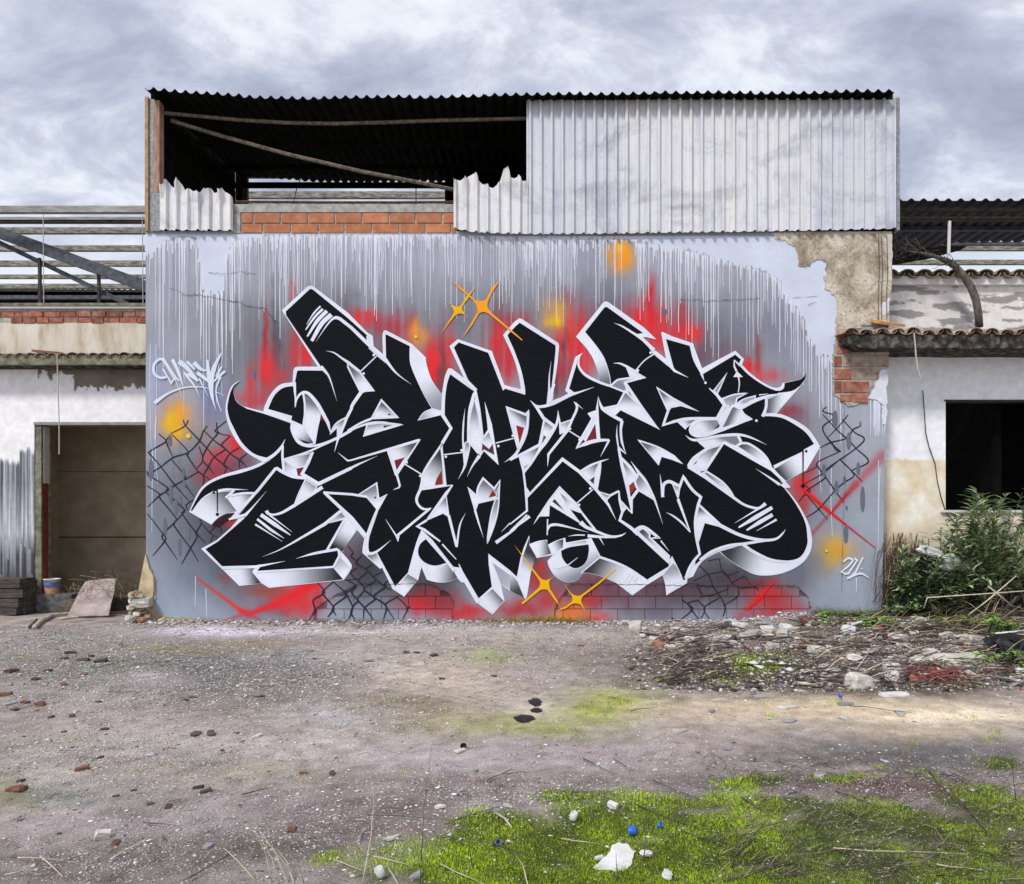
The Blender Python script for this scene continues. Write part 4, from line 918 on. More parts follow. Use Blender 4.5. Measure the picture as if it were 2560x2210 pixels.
slab(ragged([(1925,583),(1942,600),(1966,606),(1986,615),(1995,640),(1995,664),(2012,668),(2040,650),(2066,652),(2066,690),(2059,700),(2066,725),(2090,745),(2095,775),(2088,800),(2090,852),(2112,850),(2130,822),(2160,814),(2221,812),(2222,772),(2229,705),(2229,580)], 2.2, 5, 5, keep=(18,19,20,21,22)), -0.0145, 0.001, 'bare_plaster', M_BARE, wall)
slab(ragged([(1960,580),(2226,580),(2226,590),(2150,588),(2060,592),(1990,590)], 1.5, 6, 8), -0.0155, 0.001, 'bare_plaster', M_BARE, wall)
M_COAT = simple('white_coat', (0.62, 0.65, 0.72), (0.72, 0.74, 0.80), 6, 0.85, 0.5, 0.012)
slab(ragged([(2219,922),(2203,925),(2198,945),(2188,955),(2178,985),(2168,998),(2190,1000),(2204,1010),(2206,1060),(2213,1068)], 2.0, 5, 9), -0.0165, 0.001, 'white_coat', M_COAT, wall)
slab(ragged([(2206,560+25),(2229,586),(2229,700),(2222,702),(2216,640)], 1.2, 6, 12), -0.0172, 0.001, 'white_coat', simple('cream_coat', (0.50,0.46,0.38), (0.68,0.64,0.56), 8, 0.9), wall)
slab(ragged([(2203,760),(2221,745),(2222,778),(2205,790),(2200,772)], 2, 5, 13), -0.0178, 0.001, 'white_coat', M_COAT, wall)
slab(ragged([(366,1440),(378,1420),(388,1445),(390,1490),(386,1520),(396,1532),(420,1542),(470,1545),(500,1552),(520,1566),(360,1566)], 2.0, 5, 21), -0.0150, 0.001, 'bare_plaster', simple('ochre_plaster', (0.26,0.20,0.115), (0.52,0.42,0.27), 12, 0.95, 0.8, 0.02), wall)

M_SMEAR = simple('mortar_smeared_brick', (0.34, 0.13, 0.09), (0.46, 0.40, 0.33), 11, 0.92, 0.6, 0.012, c3=(0.36, 0.30, 0.24), rand=0.15)
# exposed bricks at the right corner
U = lambda x, y: (1960 + x / 2.982, 450 + y / 2.982)
slab(ragged([U(388,1108), U(470,1108), U(500,1240), U(782,1250), U(776,1400), U(718,1480), U(640,1560), U(612,1650), U(480,1692), U(402,1622), U(362,1590), U(362,1320)], 1.6, 5, 4), -0.0160, 0.001, 'mortar_bed', M_MORT, wall)
def brick(par, x0, y0, x1, y1, Yf, depth, mat, name='brick', tilt=0.0, col=None):
    a, b = at(x0, y1, 0), at(x1, y0, 0)
    e = 0.006; r = rng
    m = MB()
    jx = lambda: r.uniform(-0.004, 0.004)
    f = [(a.x+e+jx(), Yf, a.z+e+jx()), (b.x-e+jx(), Yf+tilt, a.z+e+jx()), (b.x-e+jx(), Yf+tilt, b.z-e+jx()), (a.x+e+jx(), Yf, b.z-e+jx())]
    s = [(a.x, Yf+e, a.z), (b.x, Yf+tilt+e, a.z), (b.x, Yf+tilt+e, b.z), (a.x, Yf+e, b.z)]
    k = [(x, Yf+depth, z) for x, y, z in s]
    m.add(f + s + k, [(0,1,2,3)] + [(i+4, (i+1)%4+4, (i+1)%4, i) for i in range(4)] + [(i+8, (i+1)%4+8, (i+1)%4+4, i+4) for i in range(4)])
    return sub(m, name, mat, par)
for q in ([390,1115,462,1195],[388,1205,495,1300],[370,1315,425,1395],[435,1310,630,1395],[637,1312,775,1395],[372,1408,500,1490],[508,1405,700,1492],[372,1500,425,1588],[432,1503,630,1588],[415,1600,505,1655],[510,1597,618,1660],[505,1255,590,1300],[598,1255,778,1300]):
    p0, p1 = U(q[0], q[1]), U(q[2], q[3])
    brick(wall, p0[0], p0[1], p1[0], p1[1], -0.022 - rng.uniform(0, 0.012), 0.02, M_SMEAR if q[0] in (435, 508, 637, 505, 598) else M_OLDBRICK)

# painted bricks at the foot
for reg, off in zip(REG, ((927, 885, 928), (1479, 1503, 1476))):
    for row, (y0, y1) in enumerate(((1460.5, 1489.5), (1491.5, 1521.5), (1523.5, 1558))):
        xs = [x for x in np.arange(reg[0][0] - 5, max(p[0] for p in reg) + 5, 3) if inside(x, (y0 + y1) / 2, reg)]
        if not xs: continue
        L, Rr = xs[0], xs[-1]
        x = off[row] - 68 * math.ceil((off[row] - L) / 68)
        while x < Rr:
            xa, xb = max(x + 0.8, L), min(x + 67.2, Rr)
            if xb - xa > 9:
                kx, ky = max(2, int((xb - xa) / 9)), 4
                m = MB(); Yf = 0.0012 + rng.uniform(0, 0.005)
                gx, gy = np.meshgrid(np.linspace(xa, xb, kx), np.linspace(y0, y1, ky))
                cc = spray_rgb(gx.ravel(), gy.ravel()) * rng.uniform(0.88, 1.05)
                for (px, py), c in zip(zip(gx.ravel(), gy.ravel()), cc):
                    p = at(px, py); m.v.append((p.x, Yf, p.z)); m.c.append(tuple(c))
                m.f = [(j*kx+i, (j+1)*kx+i, (j+1)*kx+i+1, j*kx+i+1) for j in range(ky-1) for i in range(kx-1)]
                rim = [i for i in range(kx)] + [j*kx+kx-1 for j in range(1, ky)] + [(ky-1)*kx+i for i in range(kx-2, -1, -1)] + [j*kx for j in range(ky-2, 0, -1)]
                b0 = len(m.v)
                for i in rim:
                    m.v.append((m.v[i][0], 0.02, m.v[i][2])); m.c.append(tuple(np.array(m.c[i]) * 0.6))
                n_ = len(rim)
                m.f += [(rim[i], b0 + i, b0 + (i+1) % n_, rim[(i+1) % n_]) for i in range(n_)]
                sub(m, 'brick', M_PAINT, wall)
            x += 68

# hairline cracks in the plaster: thin dark grooves
M_CRACK = simple('crack', (0.03, 0.03, 0.032), (0.07, 0.068, 0.066), 10)
def crack(pts, w, name='crack', Y=-0.0125):
    m = MB(); r = random.Random(int(pts[0][0]))
    P = []
    for (a, b) in zip(pts[:-1], pts[1:]):
        k = max(2, int(math.hypot(b[0]-a[0], b[1]-a[1]) / 7))
        for j in range(k): P.append((a[0] + (b[0]-a[0]) * j / k + r.gauss(0, 1), a[1] + (b[1]-a[1]) * j / k + r.gauss(0, 1.3)))
    P.append(pts[-1])
    m.tube([(at(x, y).x, Y + 0.0015, at(x, y).z) for x, y in P], [w * r.uniform(0.2, 0.75) / 165 / 2 for _ in P], 4)
    sub(m, name, M_CRACK, wall)
crack([(465,738),(500,738),(540,745),(575,752),(606,757),(620,765),(635,768),(665,772),(685,800),(695,806)], 2.0, Y=-0.0125)
crack([(425,720),(450,730),(465,738)], 1.4); crack([(425,600),(455,590),(500,596)], 1.6); crack([(520,682),(560,686),(600,680),(640,684)], 1.3)
crack([(1700,748),(1760,752),(1830,750),(1900,746)], 1.6); crack([(1980,746),(2020,742),(2045,740)], 1.4); crack([(2020,765),(2040,755)], 1.6)
crack([(900,1459),(960,1460),(1040,1459),(1076,1459),(1100,1474),(1120,1482),(1134,1505)], 2.4, Y=-0.0125); crack([(1387,1530),(1395,1506),(1419,1472),(1431,1460),(1600,1461),(1800,1464),(1990,1465),(2020,1494)], 2.4, Y=-0.0125)
crack([(790,1524),(821,1498),(860,1479),(900,1459)], 2.6, Y=-0.0125); crack([(2110,1000),(2108,1100),(2112,1200),(2106,1330),(2104,1480)], 1.2)
crack([(2196,600),(2198,700),(2195,780)], 1.5); crack([(2150,660),(2120,690),(2100,705)], 1.6); crack([(2215,600),(2217,720),(2214,800)], 1.3)

# --- brick parapet in the torn opening
pm = MB(); a_, b_ = at(588, 586), at(1142, 530)
pm.box((a_.x, 0.010, a_.z - 0.05), (b_.x, 0.20, b_.z)); part(pm, 'mortar_bed', M_MORT, shop)
pm = MB(); a_, b_ = at(584, 531), at(1146, 511)
pm.box((a_.x, -0.012, a_.z), (b_.x, 0.22, b_.z)); part(pm, 'ring_beam', M_CEM, shop)
pm = MB(); a_, b_ = at(584, 583), at(601, 531.3)
pm.box((a_.x, -0.010, a_.z), (b_.x, 0.2, b_.z)); part(pm, 'pier', M_CEM, shop)
def brick2(*a, **k):
    o = brick(shop, *a, **k)
    return o
for row, (y0, y1, xs) in enumerate(((532.5, 558, [603, 634, 702, 770, 838, 906, 973, 1039, 1106, 1140]), (560.5, 583, [603, 657, 728, 797, 862, 931, 999, 1065, 1128, 1142]))):
    for xa, xb in zip(xs[:-1], xs[1:]):
        brick2(xa + 2, y0, xb - 2, y1, -0.004 - rng.uniform(0, 0.006), 0.05, M_BRICK)
m = MB(); m.tube([at(x, y, 0.02) for x, y in ((588, 504), (800, 506), (1000, 506), (1140, 505))], 0.022, 4); part(m, 'angle_iron', M_RUST, shop)

# --- corrugated sheets on the front
PIT = 26.6
def prof(u):
    u = (u / PIT) % 1.0
    if u < 0.62: return 0.0
    if u < 0.71: return (u - 0.62) / 0.09
    if u < 0.89: return 1.0
    return max(0.0, 1 - (u - 0.89) / 0.11)
def sheet(x0, x1, top, bot, name, mat, root, Y=-0.055, amp=0.048, torn=0.0, seed=0, rows=14):
    r = random.Random(seed); m = MB(); xs = [x0]; k = math.floor(x0 / PIT)
    while xs[-1] < x1:
        for f in (0.0, 0.3, 0.62, 0.71, 0.89):
            x = (k + f) * PIT
            if x0 < x < x1: xs.append(x)
        k += 1
        if k * PIT > x1: break
    xs.append(x1); n = len(xs)
    jag = [top(x) + (r.gauss(0, torn) if torn else 0) for x in xs]
    for j in range(rows + 1):
        t = j / rows
        for i, x in enumerate(xs):
            y = bot(x) + (jag[i] - bot(x)) * t
            p = at(x, y)
            w = 0.007 * noise.noise((x * 0.008, y * 0.006, seed)) + 0.003 * noise.noise((x * 0.05, y * 0.03, seed))
            cu = 0.0
            if torn and t > 0.72: cu = (t - 0.72) / 0.28 * 0.075 * (0.3 + noise.noise((x * 0.05, seed * 3.1, 0.0)))
            m.v.append((p.x + (cu * 0.25 if torn else 0), Y - amp * prof(x) + w - cu, p.z))
    m.f = [(j*n+i, j*n+i+1, (j+1)*n+i+1, (j+1)*n+i) for j in range(rows) for i in range(n-1)]
    o = part(m, name, mat, root)
    o.modifiers.new('thickness', 'SOLIDIFY').thickness = 0.003
    return o
botl = lambda x: float(np.interp(x, [400, 590, 1130, 1180, 1250, 1320, 1500, 1900, 2240], [579, 580, 574, 584, 588, 589, 588, 582, 576])) + 1.2 * math.sin(x * 0.4)
topf = lambda x: 255.0
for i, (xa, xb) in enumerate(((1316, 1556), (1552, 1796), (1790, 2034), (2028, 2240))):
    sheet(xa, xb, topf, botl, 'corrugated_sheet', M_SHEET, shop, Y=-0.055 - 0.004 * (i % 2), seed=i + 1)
tornL = lambda x: float(np.interp(x, [404, 410, 420, 428, 440, 450, 456, 470, 482, 490, 503, 512, 526, 532, 544, 560, 566, 580, 588], [468, 470, 458, 460, 478, 455, 460, 480, 476, 478, 492, 476, 480, 474, 490, 478, 484, 496, 500]))
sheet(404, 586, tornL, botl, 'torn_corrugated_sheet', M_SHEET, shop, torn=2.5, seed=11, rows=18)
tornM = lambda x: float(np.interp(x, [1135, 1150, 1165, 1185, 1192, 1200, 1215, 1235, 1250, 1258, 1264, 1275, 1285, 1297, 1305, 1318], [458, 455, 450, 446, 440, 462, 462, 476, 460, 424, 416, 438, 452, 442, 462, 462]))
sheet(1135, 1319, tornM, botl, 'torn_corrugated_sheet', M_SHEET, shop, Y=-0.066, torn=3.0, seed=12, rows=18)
m = MB(); a_, b_ = at(2236, 580), at(2243, 250)      # corner flashing
m.box((a_.x, -0.075, a_.z), (b_.x, 0.05, b_.z)); part(m, 'corner_flashing', M_GALV, shop)
M_SCREW = simple('screw_head', (0.02, 0.018, 0.016), (0.06, 0.05, 0.04), 20, 0.6)
for y, xs in ((287, (1418, 1500, 1603, 1683, 1787, 1867, 1970, 2051, 2131)), (502, (1320, 1425, 1503, 1607, 1685, 1790, 1869, 1974, 2053, 2132)), (496, (1245, 1140)), (505, (478,))):
    for x in xs:
        k = round((x / PIT) - 0.8); X = (k + 0.8) * PIT
        m = MB(); p = at(X, y + rng.uniform(-2, 2))
        m.tube([(p.x, -0.080, p.z), (p.x, -0.096, p.z)], [0.011, 0.008], 7); part(m, 'screw', M_SCREW, shop)

# --- roof
edge = lambda x: float(np.interp(x, [360, 430, 500, 650, 800, 1000, 1300, 1600, 2000, 2240], [228, 233, 238, 247, 251, 248, 242, 238, 236, 234]))
def roofsheet(x0, x1, i):
    m = MB(); k = 6; xs = np.arange(x0, x1 + 0.1, 26.6 / k); n = len(xs)
    Ys = [-0.24, -0.12, 0.3, 0.9, 1.6, 2.3, 3.0, 3.5]
    for Y in Ys:
        for x in xs:
            ph = (x / 26.6) % 1.0
            c = max(0.0, math.cos((ph - 0.5) * 2 * math.pi)) ** 1.5 - 0.25 * max(0.0, -math.cos((ph - 0.5) * 2 * math.pi))
            p = at(x, edge(x) - 2, -0.22)
            m.v.append((p.x, Y, p.z + 0.044 * c + (Y + 0.22) * 0.115 + 0.01 * noise.noise((x * 0.01, Y, 0)) - (0.012 if i % 2 else 0)))
    m.f = [(j*n+a, (j+1)*n+a, (j+1)*n+a+1, j*n+a+1) for j in range(len(Ys)-1) for a in range(n-1)]
    o = part(m, 'roof_sheet', M_ROOFC, shop)
    o.modifiers.new('thickness', 'SOLIDIFY').thickness = 0.008
x = 363.0; i = 0
while x < 2225:
    roofsheet(x, min(x + 26.6 * 9, 2238), i); x += 26.6 * 8; i += 1
for Y in (1.1, 2.2, 3.2):    # purlins under the roof
    m = MB(); zz_ = at(0, 262, -0.22).z + (Y + 0.22) * 0.115 - 0.02
    m.box((at(372, 0).x, Y - 0.03, zz_ - 0.10), (at(2232, 0).x, Y + 0.03, zz_ - 0.005)); part(m, 'purlin', M_SOOT if Y > 0.5 else M_DARKST, shop)
# --- inside: side walls and back wall with the long gap to the roofless bay behind
zb, zt = at(0, 600).z, at(0, 225).z
def corr_plane(p0, p1, z0, z1a, z1b, name, mat, axis):
    m = MB(); n = int((Vector(p1) - Vector(p0)).length / 0.04)
    for k in range(n + 1):
        t = k / n; x = p0[0] + (p1[0] - p0[0]) * t; y = p0[1] + (p1[1] - p0[1]) * t
        o = 0.018 * math.sin(k * 1.2)
        x += o if axis == 'x' else 0; y += o if axis == 'y' else 0
        m.v += [(x, y, z0), (x, y, z1a + (z1b - z1a) * t)]
    m.f = [(2*k, 2*k+2, 2*k+3, 2*k+1) for k in range(n)]
    return part(m, name, mat, shop)
xL, xR = at(372, 0).x, at(2234, 0).x
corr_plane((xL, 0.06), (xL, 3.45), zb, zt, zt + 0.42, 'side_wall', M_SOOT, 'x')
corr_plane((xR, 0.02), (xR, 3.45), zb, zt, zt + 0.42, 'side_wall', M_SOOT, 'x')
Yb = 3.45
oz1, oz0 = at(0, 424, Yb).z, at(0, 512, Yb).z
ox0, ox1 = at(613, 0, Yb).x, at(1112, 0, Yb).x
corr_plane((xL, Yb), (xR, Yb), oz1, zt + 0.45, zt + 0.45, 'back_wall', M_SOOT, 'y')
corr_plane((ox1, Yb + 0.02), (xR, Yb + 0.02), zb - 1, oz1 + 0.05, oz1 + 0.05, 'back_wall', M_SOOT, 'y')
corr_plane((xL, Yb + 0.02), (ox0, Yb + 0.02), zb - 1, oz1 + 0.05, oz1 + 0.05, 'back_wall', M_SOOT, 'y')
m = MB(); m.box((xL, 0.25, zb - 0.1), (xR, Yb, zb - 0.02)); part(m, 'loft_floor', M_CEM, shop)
def beam(x0, y0, x1, y1, Y, h, name, mat, root=shop, depth=0.08):
    a, b = at(x0, y0, Y), at(x1, y1, Y); hh = h * (DW + Y) / FPX / 2
    m = MB()
    d = (b - a).normalized(); n = Vector((-d.z, 0, d.x)) * hh
    vs = []
    for p in (a, b):
        for s in (-1, 1):
            for yy in (0, depth): vs.append((p.x + n.x * s, p.y + yy, p.z + n.z * s))
    m.add(vs, [(0,2,6,4), (1,5,7,3), (0,4,5,1), (2,3,7,6), (0,1,3,2), (4,6,7,5)])
    return part(m, name, mat, root)
beam(604, 421, 1140, 424, Yb - 0.1, 7, 'back_lintel', M_RUST)
beam(606, 438, 1220, 436, Yb + 0.05, 9, 'back_rail', M_DARKST)
beam(612, 425, 612, 512, Yb - 0.02, 13, 'back_post', M_DARKST)
m = MB(); m.tube([at(x, y, 0.10) for x, y in ((404, 282), (470, 288), (600, 300), (720, 307), (840, 309), (960, 306), (1100, 301), (1318, 296))], 0.027, 6); part(m, 'tie_rail', M_BAR, shop)
m = MB(); m.tube([at(x, y, 0.16) for x, y in ((428, 302), (560, 342), (720, 386), (900, 428), (1040, 455), (1142, 476))], 0.029, 6); part(m, 'diagonal_brace', M_BAR, shop)
# corner post at the left: folded steel with rust above and bare zinc below
m = MB(); a_, b_ = at(366, 580), at(374, 246); m.box((a_.x, -0.05, a_.z), (b_.x, 0.10, b_.z)); part(m, 'post_flange', simple('ochre_rust', (0.34,0.19,0.08), (0.48,0.34,0.2), 9, 0.8), shop)
m = MB(); a_, b_ = at(373, 580), at(388, 250); m.box((a_.x + 0.001, -0.02, a_.z), (b_.x, 0.10, b_.z)); part(m, 'post_web', M_GALV, shop)
m = MB(); a_, b_ = at(387, 490), at(402, 255); m.box((a_.x + 0.002, -0.045, a_.z), (b_.x, 0.10, b_.z)); part(m, 'post_channel', simple('pink_rust', (0.26,0.14,0.095), (0.42,0.27,0.2), 7, 0.8, stretch=(3,1,0.6)), shop)
m = MB(); a_, b_ = at(384, 580), at(404, 486); m.box((a_.x + 0.001, -0.048, a_.z), (b_.x, 0.09, b_.z - 0.002)); part(m, 'post_foot', M_GALV, shop)
# ------------------------------------------------------------------ neighbours: low buildings left and right of the painted wall
YS = 1.2
def wall_vcol(pts_fn, x0, x1, y0, y1, Y, nx, ny, name, mat, root):
    m = MB()
    X, Yp = np.meshgrid(np.linspace(x0, x1, nx), np.linspace(y0, y1, ny))
    C = pts_fn(X.ravel(), Yp.ravel())
    for x, y, c in zip(X.ravel(), Yp.ravel(), C):
        p = at(x, y, Y); m.v.append((p.x, p.y, p.z)); m.c.append(tuple(c))
    m.f = [(j*nx+i, (j+1)*nx+i, (j+1)*nx+i+1, j*nx+i+1) for j in range(ny-1) for i in range(nx-1)]
    return part(m, name, mat, root)
def pbox(x0, y0, x1, y1, Y0, Y1, name, mat, root):
    """a block whose front face covers these photograph pixels at depth Y0"""
    a, b = at(x0, y1, Y0), at(x1, y0, Y0)
    m = MB(); m.box((a.x, Y0, a.z), (b.x, Y1, b.z))
    return part(m, name, mat, root)
def N2(x, y, s, z): return np.array([noise.fractal((a * s, b * s, z), 1.0, 2.0, 5) for a, b in zip(x, y)])

M_PLV = vcol_mat('limewashed_plaster', 0.9, 0.10, 9)
M_WHITE = simple('white_plaster', (0.60, 0.59, 0.585), (0.72, 0.715, 0.72), 5, 0.9, 0.4, 0.01)
M_TILE = simple('mossy_roof_tile', (0.13, 0.105, 0.075), (0.36, 0.29, 0.21), 7, 0.95, 0.7, 0.015, c3=(0.24, 0.19, 0.13), rand=0.25)
M_TILE2 = simple('clay_roof_tile', (0.20, 0.125, 0.085), (0.52, 0.44, 0.34), 8, 0.95, 0.7, 0.015, c3=(0.38, 0.27, 0.19), rand=0.25)
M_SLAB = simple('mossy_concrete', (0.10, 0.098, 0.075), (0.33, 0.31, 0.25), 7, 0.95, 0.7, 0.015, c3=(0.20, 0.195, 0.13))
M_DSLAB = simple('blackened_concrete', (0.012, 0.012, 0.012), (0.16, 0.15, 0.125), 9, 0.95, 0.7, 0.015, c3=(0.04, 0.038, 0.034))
M_ROOM = simple('dingy_room_plaster', (0.31, 0.245, 0.165), (0.44, 0.365, 0.26), 2.5, 0.95, 0.35, 0.01)
M_PALE = simple('pale_weathered_beam', (0.20, 0.20, 0.195), (0.44, 0.44, 0.43), 9, 0.9, 0.4, 0.01, stretch=(0.35, 1, 2), c3=(0.31, 0.30, 0.27))
M_LICHEN = simple('lichen_beam', (0.085, 0.078, 0.065), (0.40, 0.39, 0.35), 10, 0.95, 0.5, 0.01, stretch=(0.5, 1, 2), c3=(0.235, 0.225, 0.19))
M_BLUEST = simple('blue_grey_steel', (0.040, 0.044, 0.054), (0.115, 0.125, 0.15), 9, 0.7, 0.3, 0.006)
M_REDP = simple('dark_red_paint', (0.13, 0.022, 0.022), (0.20, 0.045, 0.04), 9, 0.6)
M_WIRE = simple('pale_wire', (0.42, 0.40, 0.37), (0.55, 0.53, 0.5), 20, 0.6)

# ---- left
lb = empty('left_outhouse', at(180, 1527, YS))
tag(lb, 'low white outhouse with an open doorway, mossy tiled canopy and brick parapet', 'building')
def left_rgb(x, y):
    c = np.repeat(np.array([[240, 239, 241.0]]), x.size, 0)
    n = N2(x, y, 0.02, 1.0)
    # grey-brown patch under the canopy with a ragged lower edge
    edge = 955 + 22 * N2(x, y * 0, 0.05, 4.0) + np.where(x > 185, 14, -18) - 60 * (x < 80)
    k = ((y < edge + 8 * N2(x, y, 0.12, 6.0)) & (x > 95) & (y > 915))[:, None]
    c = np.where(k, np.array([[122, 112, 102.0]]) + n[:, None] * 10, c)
    # grey and black runs daubed on the pier
    e2 = 1150 + 26 * N2(x, y * 0, 0.09, 8.0) - 28 * (x > 50)
    t = np.clip((y - e2) / 10, 0, 1)[:, None]
    st = N2(x * 3.2, y * 0.05, 0.06, 2.0)
    g = np.clip(150 + st * 95 + 25 * np.sin(y * 0.02), 36, 222)[:, None] * np.array([[0.97, 0.99, 1.05]])
    c = np.where((x < 88)[:, None], c * (1 - t) + g * t, c)
    low = np.clip((y - 1330) / 60, 0, 1)[:, None]
    bk = (st > 0.02)[:, None] * low * 0.8
    c = np.where((x < 88)[:, None], c * (1 - bk) + np.array([[34, 32, 34.0]]) * bk, c)
    c = c + n[:, None] * 5
    return s2l(np.clip(c, 5, 246))
wall_vcol(left_rgb, -420, 86, 900, 1530, YS, 170, 180, 'wall', M_PLV, lb)
wall_vcol(left_rgb, 86, 385, 900, 1056, YS, 90, 50, 'wall', M_PLV, lb)
pbox(-420, 895, 85.5, 1535, YS + 0.01, YS + 0.28, 'wall', M_WHITE, lb)
pbox(85.5, 895, 392, 1056, YS + 0.01, YS + 0.28, 'wall', M_WHITE, lb)
pbox(86, 1056, 103, 1525, YS + 0.012, YS + 0.27, 'door_jamb', M_SLAB, lb)
pbox(84, 1055, 380, 1062, YS - 0.02, YS + 0.2, 'door_head', simple('grey_board', (0.20,0.195,0.19), (0.36,0.35,0.34), 8), lb)
pbox(100, 1062, 107, 1480, YS + 0.05, YS + 0.2, 'door_frame', M_REDP, lb)
pbox(107, 1066, 111, 1208, YS + 0.06, YS + 0.2, 'door_trim', M_WIRE, lb)
pbox(-420, 807, 380, 884, YS + 0.1, YS + 0.3, 'upper_wall', simple('stained_cream_plaster', (0.46, 0.38, 0.27), (0.70, 0.655, 0.57), 2.2, 0.95, 0.4, 0.01, stretch=(2.2, 1, 0.7), c3=(0.62, 0.56, 0.47)), lb)
pbox(-420, 771, 380, 807.5, YS + 0.12, YS + 0.3, 'mortar_bed', M_MORT, lb)
for row, y0 in enumerate((774, 790.5)):
    x = -300 - 30 * row + 8
    while x < 366:
        w = rng.uniform(30, 44)
        if rng.random() < 0.93:
            a, b = at(x, y0 + 14.5, YS), at(x + w - 2.5, y0, YS)
            e = 0.006; j = rng.uniform(0, 0.02); m = MB(); Yf = YS + 0.105 - j
            f = [(a.x+e, Yf, a.z+e+rng.uniform(0, .012)), (b.x-e, Yf, a.z+e+rng.uniform(0, .012)), (b.x-e, Yf, b.z-e), (a.x+e, Yf, b.z-e)]
            s_ = [(a.x, Yf+e, a.z), (b.x, Yf+e, a.z), (b.x, Yf+e, b.z), (a.x, Yf+e, b.z)]
            k_ = [(p, Yf+0.05, r_) for p, q, r_ in s_]
            m.add(f+s_+k_, [(0,1,2,3)] + [(i+4,(i+1)%4+4,(i+1)%4,i) for i in range(4)] + [(i+8,(i+1)%4+8,(i+1)%4+4,i+4) for i in range(4)])
            part(m, 'brick', M_OLDBRICK, lb)
        x += w
pbox(-420, 757, 372, 764, YS + 0.04, YS + 0.4, 'coping', M_SLAB, lb)
pbox(-420, 763.5, 372, 770.5, YS + 0.06, YS + 0.35, 'metal_strip', simple('white_strip', (0.62,0.62,0.62), (0.74,0.74,0.74), 6, 0.6), lb)
# canopy slab with a row of barrel tiles on its front edge
CY = 0.85
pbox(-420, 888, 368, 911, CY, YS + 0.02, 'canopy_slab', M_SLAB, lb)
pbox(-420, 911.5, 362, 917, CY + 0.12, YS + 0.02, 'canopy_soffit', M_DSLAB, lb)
def barrel_tile(c, rad, L, slope, mat, root, up=True, jit=0.0):
    m = MB(); n = 8; th = 0.016
    for k in range(2):
        y = c.y + k * L; z0 = c.z + k * L * slope
        rr = rad * (1.0 if k == 0 else 0.86)
        for q in range(n + 1):
            t = math.pi * q / n
            for r_ in (rr, rr - th):
                m.v.append((c.x + math.cos(t) * r_ * (1 if up else 1), y, z0 + math.sin(t) * r_ * 0.72 * (1 if up else -1)))
    w = 2 * (n + 1)
    for q in range(n):
        a = 2 * q
        m.f += [(a, a + 2, w + a + 2, w + a), (a + 1, w + a + 1, w + a + 3, a + 3), (a, a + 1, a + 3, a + 2), (w + a, w + a + 2, w + a + 3, w + a + 1)]
    o = part(m, 'roof_tile', mat, root)
    return o
x = -330
while x < 366:
    c = at(x, 891 + rng.uniform(-1.5, 1.5), CY - 0.03)
    barrel_tile(c, 0.085 + rng.uniform(-0.008, 0.01), 0.42, 0.10, M_TILE, lb)
    barrel_tile(at(x + 13, 886, CY - 0.01), 0.075, 0.40, 0.10, M_TILE, lb, up=False)
    x += rng.uniform(24, 29)
m = MB(); a_ = at(120, 880, CY + 0.05)
m.box((-0.22, -0.06, -0.02), (0.22, 0.1, 0.015), M=Matrix.Translation(a_) @ Euler((0.1, 0.06, 0.2)).to_matrix().to_4x4()); part(m, 'broken_tile', simple('red_clay', (0.22,0.09,0.075), (0.33,0.16,0.13), 8), lb)
# the room behind the doorway
zr0, zr1 = 0.0, at(0, 1040, YS).z
rx0, rx1 = at(5, 0, YS).x, at(700, 0, YS).x
m = MB(); m.box((rx0, 2.75, zr0), (rx1, 2.85, zr1 + 0.4)); part(m, 'room_wall', M_ROOM, lb)
m = MB(); m.box((rx0 - 0.1, YS + 0.28, zr0), (rx0, 3.4, zr1 + 0.4)); part(m, 'room_wall', M_ROOM, lb)
m = MB(); m.box((rx1, YS + 0.28, zr0), (rx1 + 0.1, 3.4, zr1 + 0.4)); part(m, 'room_wall', M_ROOM, lb)
m = MB(); m.box((rx0 - 0.1, YS + 0.27, zr1 + 0.3), (rx1 + 0.1, 3.4, zr1 + 0.45)); part(m, 'room_ceiling', M_ROOM, lb)
m = MB(); m.box((rx0, 2.735, 1.18), (rx1, 2.749, 1.195)); part(m, 'wall_seam', M_SOOT, lb)
m = MB(); m.box((rx0, 2.738, 2.42), (rx1, 2.749, 2.428)); part(m, 'wall_seam', M_DARKST, lb)
pbox(64, 1486, 178, 1530, YS - 0.10, YS + 0.26, 'door_sill', simple('broken_grey_sill', (0.07,0.07,0.072), (0.20,0.198,0.195), 14, 0.95, 0.8, 0.02), lb)

# roofless steel frame above the left outhouse
fr = empty('roof_frame', at(180, 757, 1.5))
tag(fr, 'bare steel and timber roof frame without sheeting above the brick parapet', 'roof frame')
for k, (y0, y1, mat) in enumerate(((514, 530, M_PALE), (542, 549, M_PALE), (549.5, 555, M_DARKST), (568, 582, M_LICHEN), (613, 626, M_LICHEN), (651, 664, M_LICHEN), (686, 695, M_LICHEN), (709, 720, M_LICHEN))):
    Y = (1.6, 2.4, 2.42, 3.4, 4.6, 5.8, 7.0, 8.0)[k]
    a, b = at(-420, y1, Y), at(372 + (40 if k > 2 else -4), y0, Y)
    m = MB(); m.box((a.x, Y, a.z), (b.x, Y + 0.1, b.z)); part(m, 'purlin', mat, fr)
beam(-340, 457, 372, 718, 2.0, 27, 'rafter', M_BLUEST, fr, 0.12)
beam(-60, 578, 335, 768, 2.2, 11, 'tie_beam', M_BLUEST, fr, 0.08)
beam(97, 644, 98, 756, 2.1, 6, 'strut', M_DARKST, fr, 0.05)
beam(245, 680, 246, 758, 2.1, 6, 'strut', M_DARKST, fr, 0.05)
